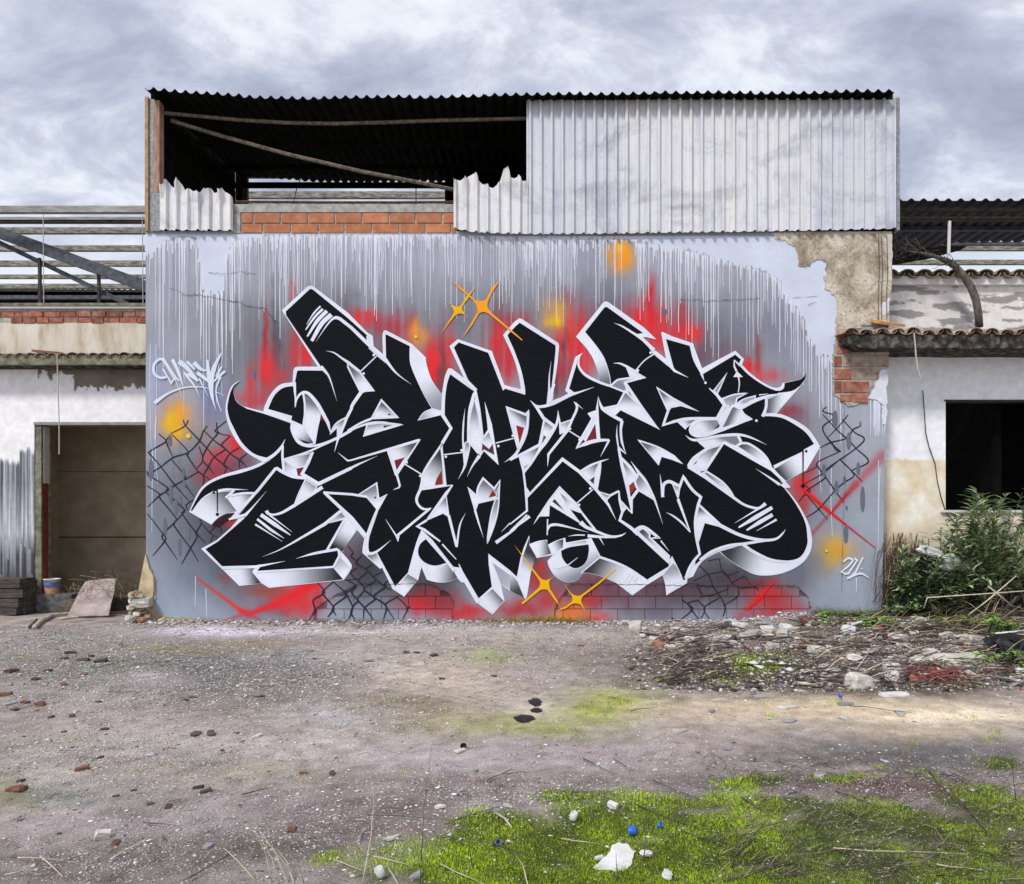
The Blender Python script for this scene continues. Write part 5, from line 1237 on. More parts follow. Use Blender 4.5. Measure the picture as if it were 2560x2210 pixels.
for x, y0 in ((108, 536), (356, 538)):
    m = MB(); m.tube([at(x, y0, 1.55), at(x + 0.6, (y0 + 757) / 2, 1.55), at(x + 1.5, 758, 1.55)], 0.007, 5); part(m, 'hanger_rod', M_WIRE, fr)
# far corrugated shed roof seen between the purlins
far = empty('far_shed', at(180, 760, 10.0))
tag(far, 'dark far shed with a wavy corrugated roof edge behind the bare frame', 'building')
m = MB(); xs = np.arange(-160, 400, 2.0); n = len(xs)
for Y, dy in ((10.0, 0), (13.0, -4)):
    for x in xs: 
        p = at(x, 722 + 0.006 * x + 2.2 * math.sin(x * 0.42), 10.0); m.v.append((p.x, Y, p.z + (Y - 10) * 0.12))
for x in xs:
    p = at(x, 728 + 0.006 * x, 10.0); m.v.append((p.x, 10.02, p.z))
m.f = [(a, n + a, n + a + 1, a + 1) for a in range(n - 1)] + [(2*n + a, 2*n + a + 1, a + 1, a) for a in range(n - 1)]
part(m, 'roof', M_DARKST, far)
pbox(-160, 738, 400, 747, 10.05, 10.2, 'gutter', M_BLUEST, far)
pbox(-160, 729, 400, 800, 10.3, 10.5, 'wall', M_SOOT, far)
# more purlins of the same bare roof, seen through the gap above the parapet
for y0, y1, Y, mat in ((455, 463, 5.0, M_RUST), (478, 494, 6.5, M_LICHEN), (503, 512, 8.0, M_LICHEN)):
    a, b = at(560, y1, Y), at(1180, y0, Y)
    m = MB(); m.box((a.x, Y, a.z), (b.x, Y + 0.1, b.z)); part(m, 'purlin', mat, fr)
for pts in (((756, 434), (742, 470), (733, 510)), ((1040, 428), (1040, 512))):
    m = MB(); m.tube([at(x, y, 4.0) for x, y in pts], 0.012, 4); part(m, 'hanger_rod', M_DARKST, fr)

cab = MB(); cab.tube([at(x, y, CY - 0.05) for x, y in ((143, 884), (144, 930), (146, 1000), (148, 1070), (148, 1136))], 0.009, 5)
tag(cab.build('hanging_cable', M_WIRE), 'thin pale cable dangling from the mossy canopy over the doorway', 'cable')

# ---- right
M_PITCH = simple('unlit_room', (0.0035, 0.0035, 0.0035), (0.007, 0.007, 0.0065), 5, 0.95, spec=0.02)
YR = 0.36
rb = empty('right_outhouse', at(2390, 1527, YR))
tag(rb, 'low white and cream outhouse with a dark window and a sagging tiled canopy', 'building')
def right_rgb(x, y):
    c = np.repeat(np.array([[240, 241, 246.0]]), x.size, 0)
    n = N2(x, y, 0.015, 3.0); n2 = N2(x, y, 0.06, 5.0)
    low = (y > 1148 + 1.5 * n2)[:, None]
    cream = np.array([[232, 221, 200.0]]) + n[:, None] * np.array([[16, 26, 40.0]])
    st = np.clip((y - 1290) / 160, 0, 1)[:, None]
    cream = cream * (1 - st * 0.4) + np.array([[176, 140, 98.0]]) * st * 0.4
    c = np.where(low, cream, c + n2[:, None] * 4)
    return s2l(np.clip(c, 5, 245))
wall_vcol(right_rgb, 2195, 2364, 870, 1535, YR, 40, 140, 'wall', M_PLV, rb)
wall_vcol(right_rgb, 2364, 3050, 870, 1001, YR, 60, 30, 'wall', M_PLV, rb)
wall_vcol(right_rgb, 2364, 3050, 1280, 1535, YR, 60, 50, 'wall', M_PLV, rb)
pbox(2195, 865, 2363.5, 1540, YR + 0.01, YR + 0.3, 'wall', M_WHITE, rb)
pbox(2363.5, 865, 3050, 1001, YR + 0.01, YR + 0.3, 'wall', M_WHITE, rb)
pbox(2363.5, 1281, 3050, 1540, YR + 0.01, YR + 0.3, 'wall', M_WHITE, rb)
pbox(2355, 1275, 3050, 1281, YR - 0.05, YR + 0.25, 'window_sill', M_WHITE, rb)
pbox(2362, 999, 3050, 1003, YR - 0.015, YR + 0.2, 'window_head', M_DARKST, rb)
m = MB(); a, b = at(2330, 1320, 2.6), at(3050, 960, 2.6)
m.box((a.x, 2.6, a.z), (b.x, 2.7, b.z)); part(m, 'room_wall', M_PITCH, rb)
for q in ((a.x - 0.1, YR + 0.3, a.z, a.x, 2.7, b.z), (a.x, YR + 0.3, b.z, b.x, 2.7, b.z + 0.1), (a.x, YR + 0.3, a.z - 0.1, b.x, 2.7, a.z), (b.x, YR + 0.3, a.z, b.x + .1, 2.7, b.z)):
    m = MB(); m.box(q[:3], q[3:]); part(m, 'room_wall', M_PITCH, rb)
# upper wall with flaking limewash
def flake_rgb(x, y):
    n = N2(x * 0.35, y * 1.4, 0.035, 7.0); n2 = N2(x, y, 0.09, 2.0)
    k = np.clip((n - 0.08 + 0.25 * n2) * 14, 0, 1)[:, None]
    c = np.array([[224, 220, 216.0]]) * (1 - k) + np.array([[150, 146, 146.0]]) * k
    return s2l(np.clip(c + n2[:, None] * 8, 5, 245))
wall_vcol(flake_rgb, 2190, 3050, 712, 830, YR + 0.25, 150, 50, 'upper_wall', M_PLV, rb)
pbox(2190, 700, 3050, 840, YR + 0.26, YR + 0.45, 'upper_wall', M_WHITE, rb)
pbox(2190, 690, 3050, 711, YR + 0.17, YR + 0.45, 'cornice', M_WHITE, rb)
x = 2228
while x < 2900:
    barrel_tile(at(x, 686, YR + 0.08), 0.125, 0.5, 0.05, M_TILE, rb); barrel_tile(at(x + 19, 681, YR + 0.1), 0.11, 0.5, 0.05, M_TILE, rb, up=False)
    x += rng.uniform(37, 43)
# sagging canopy
CR = -0.30
m = MB(); nseg = 26
for Y in (CR, YR + 0.02):
    for y_ in (836, 870):
        for k in range(nseg + 1):
            x = 2118 + (3050 - 2118) * k / nseg
            yy = y_ + 3 * noise.noise((x * 0.01, y_ * 0.1, 1.0)) + (6 if (k == 0 and y_ == 836) else 0) + (-14 if (k == 0 and y_ == 870) else 0)
            p = at(x, yy, CR); m.v.append((p.x, Y, p.z))
w = nseg + 1
for k in range(nseg):
    m.f += [(k, w + k, w + k + 1, k + 1), (w + k, 3*w + k, 3*w + k + 1, w + k + 1), (k, k + 1, 2*w + k + 1, 2*w + k)]
m.f += [(0, 2*w, 3*w, w)]
m.f = [tuple(reversed(f)) if i % 3 == 0 else f for i, f in enumerate(m.f)]
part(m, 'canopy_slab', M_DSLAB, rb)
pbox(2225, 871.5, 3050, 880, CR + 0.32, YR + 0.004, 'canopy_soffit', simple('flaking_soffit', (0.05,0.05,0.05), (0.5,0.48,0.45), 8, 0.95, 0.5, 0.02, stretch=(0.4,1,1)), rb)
x = 2130
while x < 2900:
    big = rng.uniform(0.10, 0.125)
    barrel_tile(at(x, 834 + rng.uniform(-3, 3), CR - 0.05), big, 0.45, 0.12, M_TILE2, rb); barrel_tile(at(x + 20, 824, CR - 0.02), big * 0.9, 0.45, 0.12, M_TILE2, rb, up=False)
    x += rng.uniform(36, 43)
m = MB(); m.box((-0.20, -0.14, -0.02), (0.20, 0.14, 0.02), M=Matrix.Translation(at(2218, 808, CR + 0.2)) @ Euler((0.35, 0.1, 0.1)).to_matrix().to_4x4()); part(m, 'broken_tile', simple('fresh_clay', (0.5,0.22,0.09), (0.62,0.33,0.15), 8), rb)

# corrugated metal canopy beyond
mc = empty('metal_canopy', at(2420, 640, 4.5))
tag(mc, 'dark corrugated metal canopy roof beyond the right outhouse, held by a white post', 'canopy')
m = MB(); xs = np.arange(2225, 3080, 3.0); n = len(xs); zc = at(0, 503, 3.0).z
for Y in np.linspace(3.0, 6.2, 5):
    for x in xs:
        p = at(x, 503, 3.0); ph = (x / 31) % 1
        Y_ = Y; Y = 3.0 + (Y_ - 3.0) / 3.2 * (float(np.interp(x, [2240, 2400, 2560, 3080], [6.3, 5.9, 5.1, 5.0])) - 3.0)
        m.v.append((p.x, Y, zc + 0.05 * max(0, math.cos((ph - .5) * 6.283)) - 0.02 * (Y - 3))); Y = Y_
m.f = [(j*n+a, (j+1)*n+a, (j+1)*n+a+1, j*n+a+1) for j in range(4) for a in range(n-1)]
o = part(m, 'roof_sheet', simple('navy_sheet', (0.022, 0.026, 0.036), (0.05, 0.057, 0.072), 6, 0.7, 0.2, 0.01), mc); o.modifiers.new('t', 'SOLIDIFY').thickness = 0.01
for (ya, yb, Y, mat) in ((519, 527, 3.15, M_DARKST), (541, 546, 3.3, M_RUST), (547, 551, 3.32, M_DARKST), (565, 575, 4.2, M_BLUEST), (585, 592, 4.9, M_BLUEST), (604, 612, 5.6, M_BLUEST)):
    a, b = at(2205, yb, Y), at(3050, ya, Y); m = MB(); m.box((a.x, Y, a.z), (b.x, Y + 0.08, b.z)); part(m, 'purlin', mat, mc)
for (ya, yb, Y) in ((613, 625, 6.3), (649, 660, 7.2)):
    a, b = at(2205, yb, Y), at(3050, ya, Y); m = MB(); m.box((a.x, Y, a.z), (b.x, Y + 0.1, b.z)); part(m, 'rail', M_LICHEN, mc)
m = MB(); V = [at(2200, 560, 6.0), at(2340, 600, 6.0), at(2440, 602, 6.0), at(2400, 626, 6.0), at(2320, 648, 6.0), at(2200, 668, 6.0)]
m.add(V, [tuple(range(6))]); part(m, 'gable_sheet', M_SOOT, mc)
m = MB(); m.tube([at(2374, 553, 3.2), at(2371, 658, 3.2)], 0.030, 8); part(m, 'post', M_WHITE, mc)

# bent dead tree growing out of the canopy
tr = empty('bent_tree', at(2447, 812, 0.25))
tag(tr, 'bare bent tree trunk rooted in the right canopy and arching over the tiles', 'tree')
M_BARK = simple('grey_bark', (0.045, 0.042, 0.035), (0.17, 0.155, 0.13), 12, 0.95, 0.8, 0.012, stretch=(1, 1, 0.4))
T = [at(x, y, 0.25) for x, y in ((2448, 818), (2446, 785), (2440, 750), (2428, 718), (2408, 688), (2386, 664), (2350, 645), (2310, 634), (2270, 628), (2245, 626))]
m = MB(); m.tube(T, [0.058, 0.055, 0.055, 0.056, 0.052, 0.048, 0.034, 0.024, 0.015, 0.008], 8); part(m, 'trunk', M_BARK, tr, True)
m = MB(); r = random.Random(5)
for k in range(34):
    x0, y0 = r.choice(((2380, 655), (2340, 642), (2300, 632), (2260, 628), (2240, 640)))
    P = [at(x0, y0, 0.25)]; dx, dy = r.uniform(-1, 0.5), r.uniform(-1, 0.6)
    for q in range(5):
        x0 += dx * r.uniform(8, 16); y0 += dy * r.uniform(6, 12) + r.uniform(-4, 4); dx += r.uniform(-.3, .3)
        x0 = max(x0, 2238); P.append(at(x0, y0, 0.25 + r.uniform(-.2, .2)))
    m.tube(P, [0.010, 0.008, 0.006, 0.005, 0.004, 0.003], 4)
part(m, 'twigs', M_BARK, tr)
for (pts, lab) in ((((2285, 832), (2288, 860), (2290, 890), (2294, 920), (2302, 946)), 'pale cord hanging in front of the right canopy above the window wall'),
                   (((2307, 976), (2311, 1030), (2314, 1080), (2322, 1115), (2338, 1160), (2343, 1200), (2352, 1240), (2365, 1282), (2390, 1310), (2412, 1338)), 'thin black cable running down the white and cream wall past the window')):
    Y = (CR - 0.06) if 'cord' in lab else YR - 0.03
    m = MB(); m.tube([at(x, y, Y) for x, y in pts], 0.011 if 'cord' in lab else 0.008, 5)
    tag(m.build('dangling_cable' if 'cord' in lab else 'wall_cable', M_WIRE if 'cord' in lab else M_DARKST), lab, 'cable')
for x in (2196, 2204, 2217):
    m = MB(); m.tube([at(x, 590, -0.06), at(x + 2, 680, -0.05), at(x - 1, 740, -0.06), at(x, 800, -0.05)], 0.005, 4)
    tag(m.build('thin_wire', M_DARKST), 'thin dark wire hanging down the bare plaster corner', 'wire', 'wires on the bare plaster corner')
# ------------------------------------------------------------------ the yard
def gh(x, y):
    """height of the yard at a world point"""
    d = y + DW
    h = 0.030 * noise.noise((x * 0.45, y * 0.45, 2.0)) + 0.014 * noise.noise((x * 1.7, y * 1.7, 5.0))
    h += 0.05 * max(0.0, noise.noise((x * 0.6 + 9, y * 0.8, 1.0))) * (1 if (x > 2.2 and y > -3.2) else 0)
    if x > 2.0 and y > -3.0: h += 0.10 * min(1, (x - 2.0) / 2.0) * min(1, (y + 3.0) / 2.0) * (0.5 if x < 4 else 1)
    if d < 4.5: h *= 0.6
    return h
def proj(x, y, z=0.0):
    d = np.maximum(np.asarray(y, float) + DW, 0.4)
    return 1280 + np.asarray(x, float) * FPX / d, HY + (EYE - z) * FPX / d
BLOBS = [ # (px, py, rx, ry, rgb, strength) broad stains and soils of the yard
 (300, 1600, 320, 22, (150, 146, 142), .7), (560, 1580, 160, 10, (214, 206, 222), .9), (900, 1576, 330, 9, (214, 206, 212), .8), (1500, 1590, 400, 16, (190, 180, 172), .7), (430, 1625, 180, 14, (150, 138, 112), .8), (650, 1612, 120, 10, (150, 134, 110), .7),
 (150, 1680, 200, 60, (128, 122, 118), .8), (330, 1680, 120, 40, (118, 124, 104), .6), (520, 1690, 160, 50, (112, 110, 112), .9), (760, 1680, 120, 50, (112, 110, 112), .9), (640, 1730, 240, 50, (132, 124, 116), .8), (380, 1700, 70, 18, (190, 178, 178), .7), (850, 1640, 120, 24, (186, 178, 178), .6), (830, 1790, 100, 22, (196, 196, 206), .7), (600, 1800, 200, 40, (150, 140, 130), .6),
 (250, 1800, 280, 50, (172, 160, 156), .7), (420, 1840, 260, 36, (186, 174, 172), .6), (140, 1850, 200, 40, (160, 152, 140), .6), (900, 1860, 320, 34, (186, 176, 170), .7), (80, 1995, 60, 36, (150, 146, 96), .6), (180, 2000, 120, 30, (120, 124, 118), .6), (600, 1930, 240, 28, (172, 162, 138), .5),
 (1100, 1680, 240, 60, (188, 174, 160), .7), (1080, 1770, 180, 50, (156, 142, 128), .7), (1040, 1750, 120, 14, (130, 122, 104), .6), (1260, 1810, 220, 24, (176, 172, 118), .6), (1230, 1640, 60, 18, (170, 182, 120), .6), (1540, 1770, 90, 40, (168, 176, 88), .75), (1400, 1830, 120, 18, (150, 158, 92), .6), (1330, 1690, 110, 22, (176, 160, 158), .6), (1400, 1640, 180, 30, (150, 138, 128), .6),
 (1500, 1880, 380, 40, (166, 154, 156), .8), (1100, 1900, 340, 34, (176, 164, 166), .7), (1300, 1960, 400, 26, (138, 126, 124), .8), (400, 2060, 380, 40, (168, 156, 158), .8), (120, 2080, 180, 40, (180, 168, 168), .7), (700, 2000, 300, 30, (160, 148, 150), .7), (300, 2150, 340, 60, (124, 116, 112), .8), (700, 2120, 260, 60, (120, 114, 108), .85), (860, 2060, 200, 40, (126, 112, 110), .7), (960, 2010, 160, 26, (120, 108, 106), .7),
 (1800, 1660, 220, 50, (92, 82, 72), .9), (1960, 1700, 140, 30, (78, 72, 66), .85), (1750, 1640, 120, 30, (110, 98, 90), .7), (2200, 1640, 320, 60, (118, 104, 96), .9), (2250, 1720, 300, 24, (104, 94, 84), .8), (1900, 1590, 300, 20, (134, 120, 108), .8), (2400, 1580, 220, 30, (84, 78, 66), .9),
 (2050, 1765, 420, 24, (208, 190, 164), .9), (2380, 1790, 260, 18, (232, 216, 190), .9), (1850, 1790, 200, 30, (196, 178, 158), .8), (2350, 1830, 240, 20, (190, 172, 150), .8), (1780, 1850, 220, 30, (172, 158, 152), .8), (2280, 1880, 300, 30, (112, 108, 108), .9), (2000, 1880, 160, 24, (128, 120, 116), .8), (2200, 1960, 200, 24, (106, 82, 84), .8), (1850, 1960, 200, 24, (118, 108, 106), .8),
]
MOSS = [(1180, 2150, 190, 70, 1.0), (1350, 2110, 300, 70, 1.0), (1560, 2060, 200, 60, 1.0), (1600, 2160, 260, 70, 1.0), (1750, 2060, 140, 40, .9), (1480, 2000, 150, 24, .8), (1900, 1955, 90, 20, .8), (2150, 2030, 160, 26, .9), (2420, 1995, 120, 50, .7), (2480, 1900, 70, 18, .7), (2080, 1950, 90, 16, .6), (2050, 2150, 300, 70, .8), (2400, 2110, 240, 90, .8), (1840, 2130, 220, 80, .9), (2250, 2060, 300, 50, .8), (2300, 2190, 400, 60, .9), (1950, 2200, 400, 50, .9), (1500, 2200, 400, 40, 1.0), (2100, 2080, 300, 50, .8), (1950, 2020, 160, 30, .8), (2500, 2040, 140, 60, .8), (1270, 2190, 230, 50, 1.0), (1700, 2010, 160, 26, .7), (1300, 2060, 260, 36, .7), (1500, 1770, 60, 20, .45), (1545, 1765, 80, 30, .4), (1400, 1828, 80, 10, .4), (1905, 1660, 90, 26, .95), (1870, 1690, 120, 20, .6), (1680, 1700, 60, 8, .7), (870, 2075, 50, 16, .38), (830, 2150, 50, 24, .38), (930, 2190, 90, 30, .42), (1960, 1640, 60, 10, .5), (2080, 1565, 90, 16, .7), (2380, 1575, 120, 20, .8), (2500, 1680, 80, 20, .7), (380, 1715, 50, 8, .35), (1240, 1645, 60, 14, .35)]
def blobsum(px, py, L):
    a = np.zeros(px.size)
    for cx, cy, rx, ry, s in L:
        a = np.maximum(a, s * np.exp(-(((px - cx) / rx) ** 2 + ((py - cy) / ry) ** 2) * 0.9))
    return a
def ground_rgb(x, y):
    px, py = proj(x, y)
    n1 = N2(x, y, 0.9, 1.0); n2 = N2(x, y, 3.2, 4.0); n3 = N2(x, y, 9.0, 7.0)
    c = np.repeat(np.array([[158, 148, 143.0]]), x.size, 0) + (n1 * 16 + n2 * 14)[:, None]
    sc = np.clip((py - HY) / 500, 0.2, 2)
    wx, wy = px + n1 * 60 * sc + n2 * 26 * sc, py + n1 * 12 * sc + n2 * 8 * sc
    for cx, cy, rx, ry, col, s in BLOBS:
        a = np.clip(s * np.exp(-(((wx - cx) / rx) ** 2 + ((wy - cy) / ry) ** 2) * 0.9), 0, 1)[:, None]
        c = c * (1 - a) + np.array(col, float) * a
    # tyre streaks curving across the middle
    for k in range(7):
        yc = 1668 + 9 * k + (px - 1000) * 0.17 + ((px - 1000) / 300.0) ** 2 * 10
        a = np.where((px > 930) & (px < 1380), np.exp(-((py - yc) / 2.2) ** 2) * 0.5, 0)[:, None]
        c = c * (1 - a) + np.array([[212, 200, 188.0]]) * a
    c = np.array([[154, 145, 140.0]]) + (c - np.array([[154, 145, 140.0]])) * 1.35
    c = c + (n3 * 24 + n2 * 10)[:, None]
    ms = np.clip((blobsum(wx, wy, MOSS) + n2 * 0.35 + n3 * 0.2 - 0.30) * 2.6, 0, 0.92)[:, None]
    c = c * (1 - ms) + (np.array([[66, 78, 26.0]]) + (n2 * 16)[:, None]) * ms
    out = s2l(np.clip(c, 14, 245)) * 1.10
    return out
def axis(lo, hi, step, far):
    a = list(np.arange(lo, hi + 1e-6, step)); s = step; v = hi
    while v < far: s *= 1.5; v += s; a.append(v)
    s = step; v = lo
    while v > -far: s *= 1.5; v -= s; a.insert(0, v)
    return np.array(a)
gx = axis(-8.6, 8.8, 0.05, 220); gy = axis(-8.3, 3.4, 0.045, 220)
GXX, GYY = np.meshgrid(gx, gy); fx, fy = GXX.ravel(), GYY.ravel()
cc = ground_rgb(fx, fy)
m = MB()
m.v = [(a, b, gh(a, b) if (abs(a) < 9.5 and -8.6 < b < 3.6) else 0.0) for a, b in zip(fx, fy)]
m.c = [tuple(c) for c in cc]
n = len(gx); m.f = [(j*n+i, j*n+i+1, (j+1)*n+i+1, (j+1)*n+i) for j in range(len(gy)-1) for i in range(n-1)]
def ground_mat():
    mt, n, b = newmat('yard_dirt')
    a = nd(n, 'ShaderNodeAttribute', attribute_name='Col'); v = wpos(n)
    f1 = noise_node(n, 7, 9, 0.72, v); f2 = noise_node(n, 60, 6, 0.75, v)
    mr = nd(n, 'ShaderNodeMapRange'); mr.inputs[1].default_value = 0.32; mr.inputs[2].default_value = 0.68; mr.inputs[3].default_value = 0.62; mr.inputs[4].default_value = 1.34
    mu = nd(n, 'ShaderNodeMath', operation='MULTIPLY_ADD'); mu.inputs[1].default_value = 0.5
    h_ = nd(n, 'ShaderNodeMath', operation='MULTIPLY'); h_.inputs[1].default_value = 0.5
    n.links.new(f2.outputs[0], h_.inputs[0]); n.links.new(f1.outputs[0], mu.inputs[0]); n.links.new(h_.outputs[0], mu.inputs[2]); n.links.new(mu.outputs[0], mr.inputs[0])
    hs = nd(n, 'ShaderNodeHueSaturation'); n.links.new(mr.outputs[0], hs.inputs['Value']); n.links.new(a.outputs['Color'], hs.inputs['Color'])
    vo = nd(n, 'ShaderNodeTexVoronoi'); vo.inputs['Scale'].default_value = 62; n.links.new(v, vo.inputs['Vector'])
    sp = ramp(n, vo.outputs['Distance'], [(0.16, (1, 1, 1)), (0.26, (0, 0, 0))])
    den = noise_node(n, 2.4, 5, 0.6, v); dr = ramp(n, den.outputs[0], [(0.42, (0, 0, 0)), (0.62, (0.8, 0.8, 0.8))])
    vr = nd(n, 'ShaderNodeSeparateColor'); n.links.new(vo.outputs['Color'], vr.inputs[0])
    rr = ramp(n, vr.outputs[0], [(0.50, (0, 0, 0)), (0.56, (1, 1, 1))])
    f = mixc(n, 1.0, sp.outputs[0], dr.outputs[0], 'MULTIPLY'); f = mixc(n, 1.0, f, rr.outputs[0], 'MULTIPLY')
    col = mixc(n, f, hs.outputs[0], (0.66, 0.64, 0.63))
    vd = nd(n, 'ShaderNodeTexVoronoi'); vd.inputs['Scale'].default_value = 41; n.links.new(wpos(n, (1, 1.3, 1)), vd.inputs['Vector'])
    sd_ = ramp(n, vd.outputs['Distance'], [(0.10, (0.35, 0.33, 0.32)), (0.30, (1, 1, 1))])
    col = mixc(n, 0.6, col, sd_.outputs[0], 'MULTIPLY')
    v3 = noise_node(n, 140, 3, 0.7, v)
    r3 = ramp(n, v3.outputs[0], [(0.35, (0.55, 0.54, 0.53)), (0.62, (1.25, 1.24, 1.22))])
    col = mixc(n, 0.8, col, r3.outputs[0], 'MULTIPLY')
    n.links.new(col, b.inputs['Base Color']); b.inputs['Roughness'].default_value = 0.95; b.inputs['Specular IOR Level'].default_value = 0.2
    bump(n, b, mu.outputs[0], 0.9, 0.03)
    return mt
tag(m.build('ground', ground_mat(), None, True), kind='structure')

def npmesh(name, V, F, C, mat, kind='stuff', smooth=False):
    me = bpy.data.meshes.new(name)
    V = np.ascontiguousarray(V, np.float32); F = np.ascontiguousarray(F, np.int32)
    k = F.shape[1]
    me.vertices.add(len(V)); me.vertices.foreach_set('co', V.ravel())
    me.loops.add(F.size); me.loops.foreach_set('vertex_index', F.ravel())
    me.polygons.add(len(F)); me.polygons.foreach_set('loop_start', np.arange(0, F.size, k, dtype=np.int32)); me.polygons.foreach_set('loop_total', np.full(len(F), k, np.int32))
    a = me.color_attributes.new('Col', 'FLOAT_COLOR', 'POINT'); arr = np.ones((len(V), 4), np.float32); arr[:, :3] = C
    a.data.foreach_set('color', arr.ravel())
    me.materials.append(mat); me.update(calc_edges=True); me.validate()
    o = link(name, me)
    return o
M_CHIP = vcol_mat('stone_chip', 0.9, 0.25, 70)
M_BLADE = vcol_mat('moss_blade', 0.75, 0.25, 40)
OCT_F = np.array([(0,2,4),(2,1,4),(1,3,4),(3,0,4),(2,0,5),(1,2,5),(3,1,5),(0,3,5)])
def chips(name, pos, size, cols, flat=0.45):
    N = len(pos)
    d = np.array([(1,0,0),(-1,0,0),(0,1,0),(0,-1,0),(0,0,1),(0,0,-1)], float)
    v = d[None] * nr.uniform(0.55, 1.25, (N, 6, 1)) + nr.normal(0, 0.16, (N, 6, 3))
    v[:, :, 2] *= flat
    th = nr.uniform(0, 6.283, N); c, s = np.cos(th), np.sin(th)
    v[:, :, 0] *= nr.uniform(0.8, 1.7, N)[:, None]
    x = v[:, :, 0] * c[:, None] - v[:, :, 1] * s[:, None]; y = v[:, :, 0] * s[:, None] + v[:, :, 1] * c[:, None]
    v = np.stack([x, y, v[:, :, 2]], -1) * size[:, None, None] + pos[:, None, :]
    F = (OCT_F[None] + 6 * np.arange(N)[:, None, None]).reshape(-1, 3)
    return npmesh(name, v.reshape(-1, 3), F, np.repeat(cols, 6, 0), M_CHIP)
# gravel: scattered by eye-level density so the near ground is as busy as the far
GRAV = [(300, 1720, 320, 110, 1.0), (700, 1700, 300, 90, 1.0), (350, 1880, 360, 90, 1.0), (900, 1790, 200, 60, .7), (900, 1575, 500, 14, 1.0), (1400, 1600, 500, 24, .6), (1330, 1690, 120, 24, .8), (1200, 1640, 300, 40, .5), (150, 1620, 260, 40, .8), (1900, 1600, 300, 30, .8), (1800, 1720, 200, 30, .6), (1300, 1980, 400, 40, .6), (700, 2060, 400, 60, .5), (1600, 1900, 300, 40, .35), (300, 2150, 340, 60, .35), (2200, 1660, 340, 60, .7), (2200, 1960, 300, 40, .4)]
N = 270000
py = 1562 + 650 * nr.random(N) ** 1.25; px = nr.uniform(-260, 2820, N)
keep = nr.random(N) < np.clip(blobsum(px, py, GRAV) + 0.08, 0, 1)
px, py = px[keep], py[keep]
d = FPX * EYE / (py - HY); X = (px - 1280) * d / FPX; Y = d - DW
pos = np.stack([X, Y, np.array([gh(a, b) for a, b in zip(X, Y)])], 1)
size = (np.exp(nr.normal(0, 0.5, len(X))) * 0.0046) * np.clip(d / 6, 0.7, 1.8)
size = np.clip(size, 0.002, 0.032)
pos[:, 2] += size * 0.15
pal = s2l(np.array([(214, 208, 208), (196, 188, 188), (226, 224, 226), (176, 168, 160), (140, 130, 124), (200, 190, 172), (96, 88, 86), (150, 96, 82), (188, 184, 196)])) * 0.92
ci = nr.choice(len(pal), len(X), p=[.26, .2, .15, .12, .08, .08, .05, .02, .04])
tag(chips('gravel', pos, size, pal[ci] * nr.uniform(0.75, 1.1, (len(X), 1))), 'pale stone chips and gravel strewn over the yard', 'gravel', kind='stuff')
# crumbled render along the foot of the painted wall
N = 5200
px = nr.uniform(300, 2230, N); Y = -np.abs(nr.normal(0, 0.16, N)) - 0.02
X = (px - 1280) * (DW + Y) / FPX
pos = np.stack([X, Y, np.array([gh(a, b) for a, b in zip(X, Y)])], 1); size = np.clip(np.exp(nr.normal(0, 0.55, N)) * 0.013, 0.004, 0.06)
pos[:, 2] += size * 0.2 + 0.03 * np.exp(Y / 0.08)
pal2 = s2l(np.array([(222, 218, 226), (206, 200, 202), (180, 172, 160), (150, 140, 130), (176, 150, 120), (170, 110, 90)])) * 0.85
ci = nr.choice(6, N, p=[.34, .26, .16, .12, .08, .04])
tag(chips('crumbled_render', pos, size, pal2[ci] * nr.uniform(0.7, 1.1, (N, 1)), 0.5), 'crumbled white render along the foot of the painted wall', 'rubble', kind='stuff')

# moss and short grass: single blades
def blades(name, X, Y, hgt, wid, cols, label, cat, lean=0.5, z0=None):
    N = len(X); th = nr.uniform(0, 6.283, N); ln = nr.normal(0, lean, (N, 2))
    Z = np.array([gh(a, b) for a, b in zip(X, Y)]) if z0 is None else z0
    b0 = np.stack([X - np.cos(th) * wid, Y - np.sin(th) * wid, Z - 0.004], 1); b1 = np.stack([X + np.cos(th) * wid, Y + np.sin(th) * wid, Z - 0.004], 1)
    t = np.stack([X + ln[:, 0] * hgt, Y + ln[:, 1] * hgt, Z + hgt], 1)
    V = np.stack([b0, b1, t], 1).reshape(-1, 3); F = np.arange(3 * N).reshape(-1, 3)
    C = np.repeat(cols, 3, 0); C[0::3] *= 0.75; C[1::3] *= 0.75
    o = npmesh(name, V, F, C, M_BLADE)
    return tag(o, label, cat, kind='stuff')
N = 470000
py = 1560 + 655 * nr.random(N) ** 0.72; px = nr.uniform(-60, 2760, N)
d = FPX * EYE / (py - HY); X = (px - 1280) * d / FPX; Y = d - DW
pn = np.array([noise.noise((a * 2.6, b * 2.6, 4.0)) + 0.6 * noise.noise((a * 8, b * 8, 7.0)) for a, b in zip(X, Y)])
rt = np.clip((px - 1650) / 500, 0, 1)
keep = nr.random(N) < np.clip((blobsum(px, py, MOSS) + pn * (0.42 + 0.55 * rt) - 0.27 - 0.12 * rt) * 2.2, 0, 1)
X, Y, d, pn, px, py = X[keep], Y[keep], d[keep], pn[keep], px[keep], py[keep]
gp = s2l(np.array([(178, 206, 22), (152, 182, 22), (112, 142, 24), (198, 214, 52), (80, 108, 30), (140, 144, 60)]))
ci = nr.choice(6, len(X), p=[.30, .28, .18, .10, .09, .05])
cols = gp[ci] * np.clip(0.92 + pn * 0.75, 0.35, 1.45)[:, None]
dull = (px > 1950)[:, None]
cols = np.where(dull, cols * 0.66 + s2l(np.array([[104, 114, 76]])) * 0.30, cols)
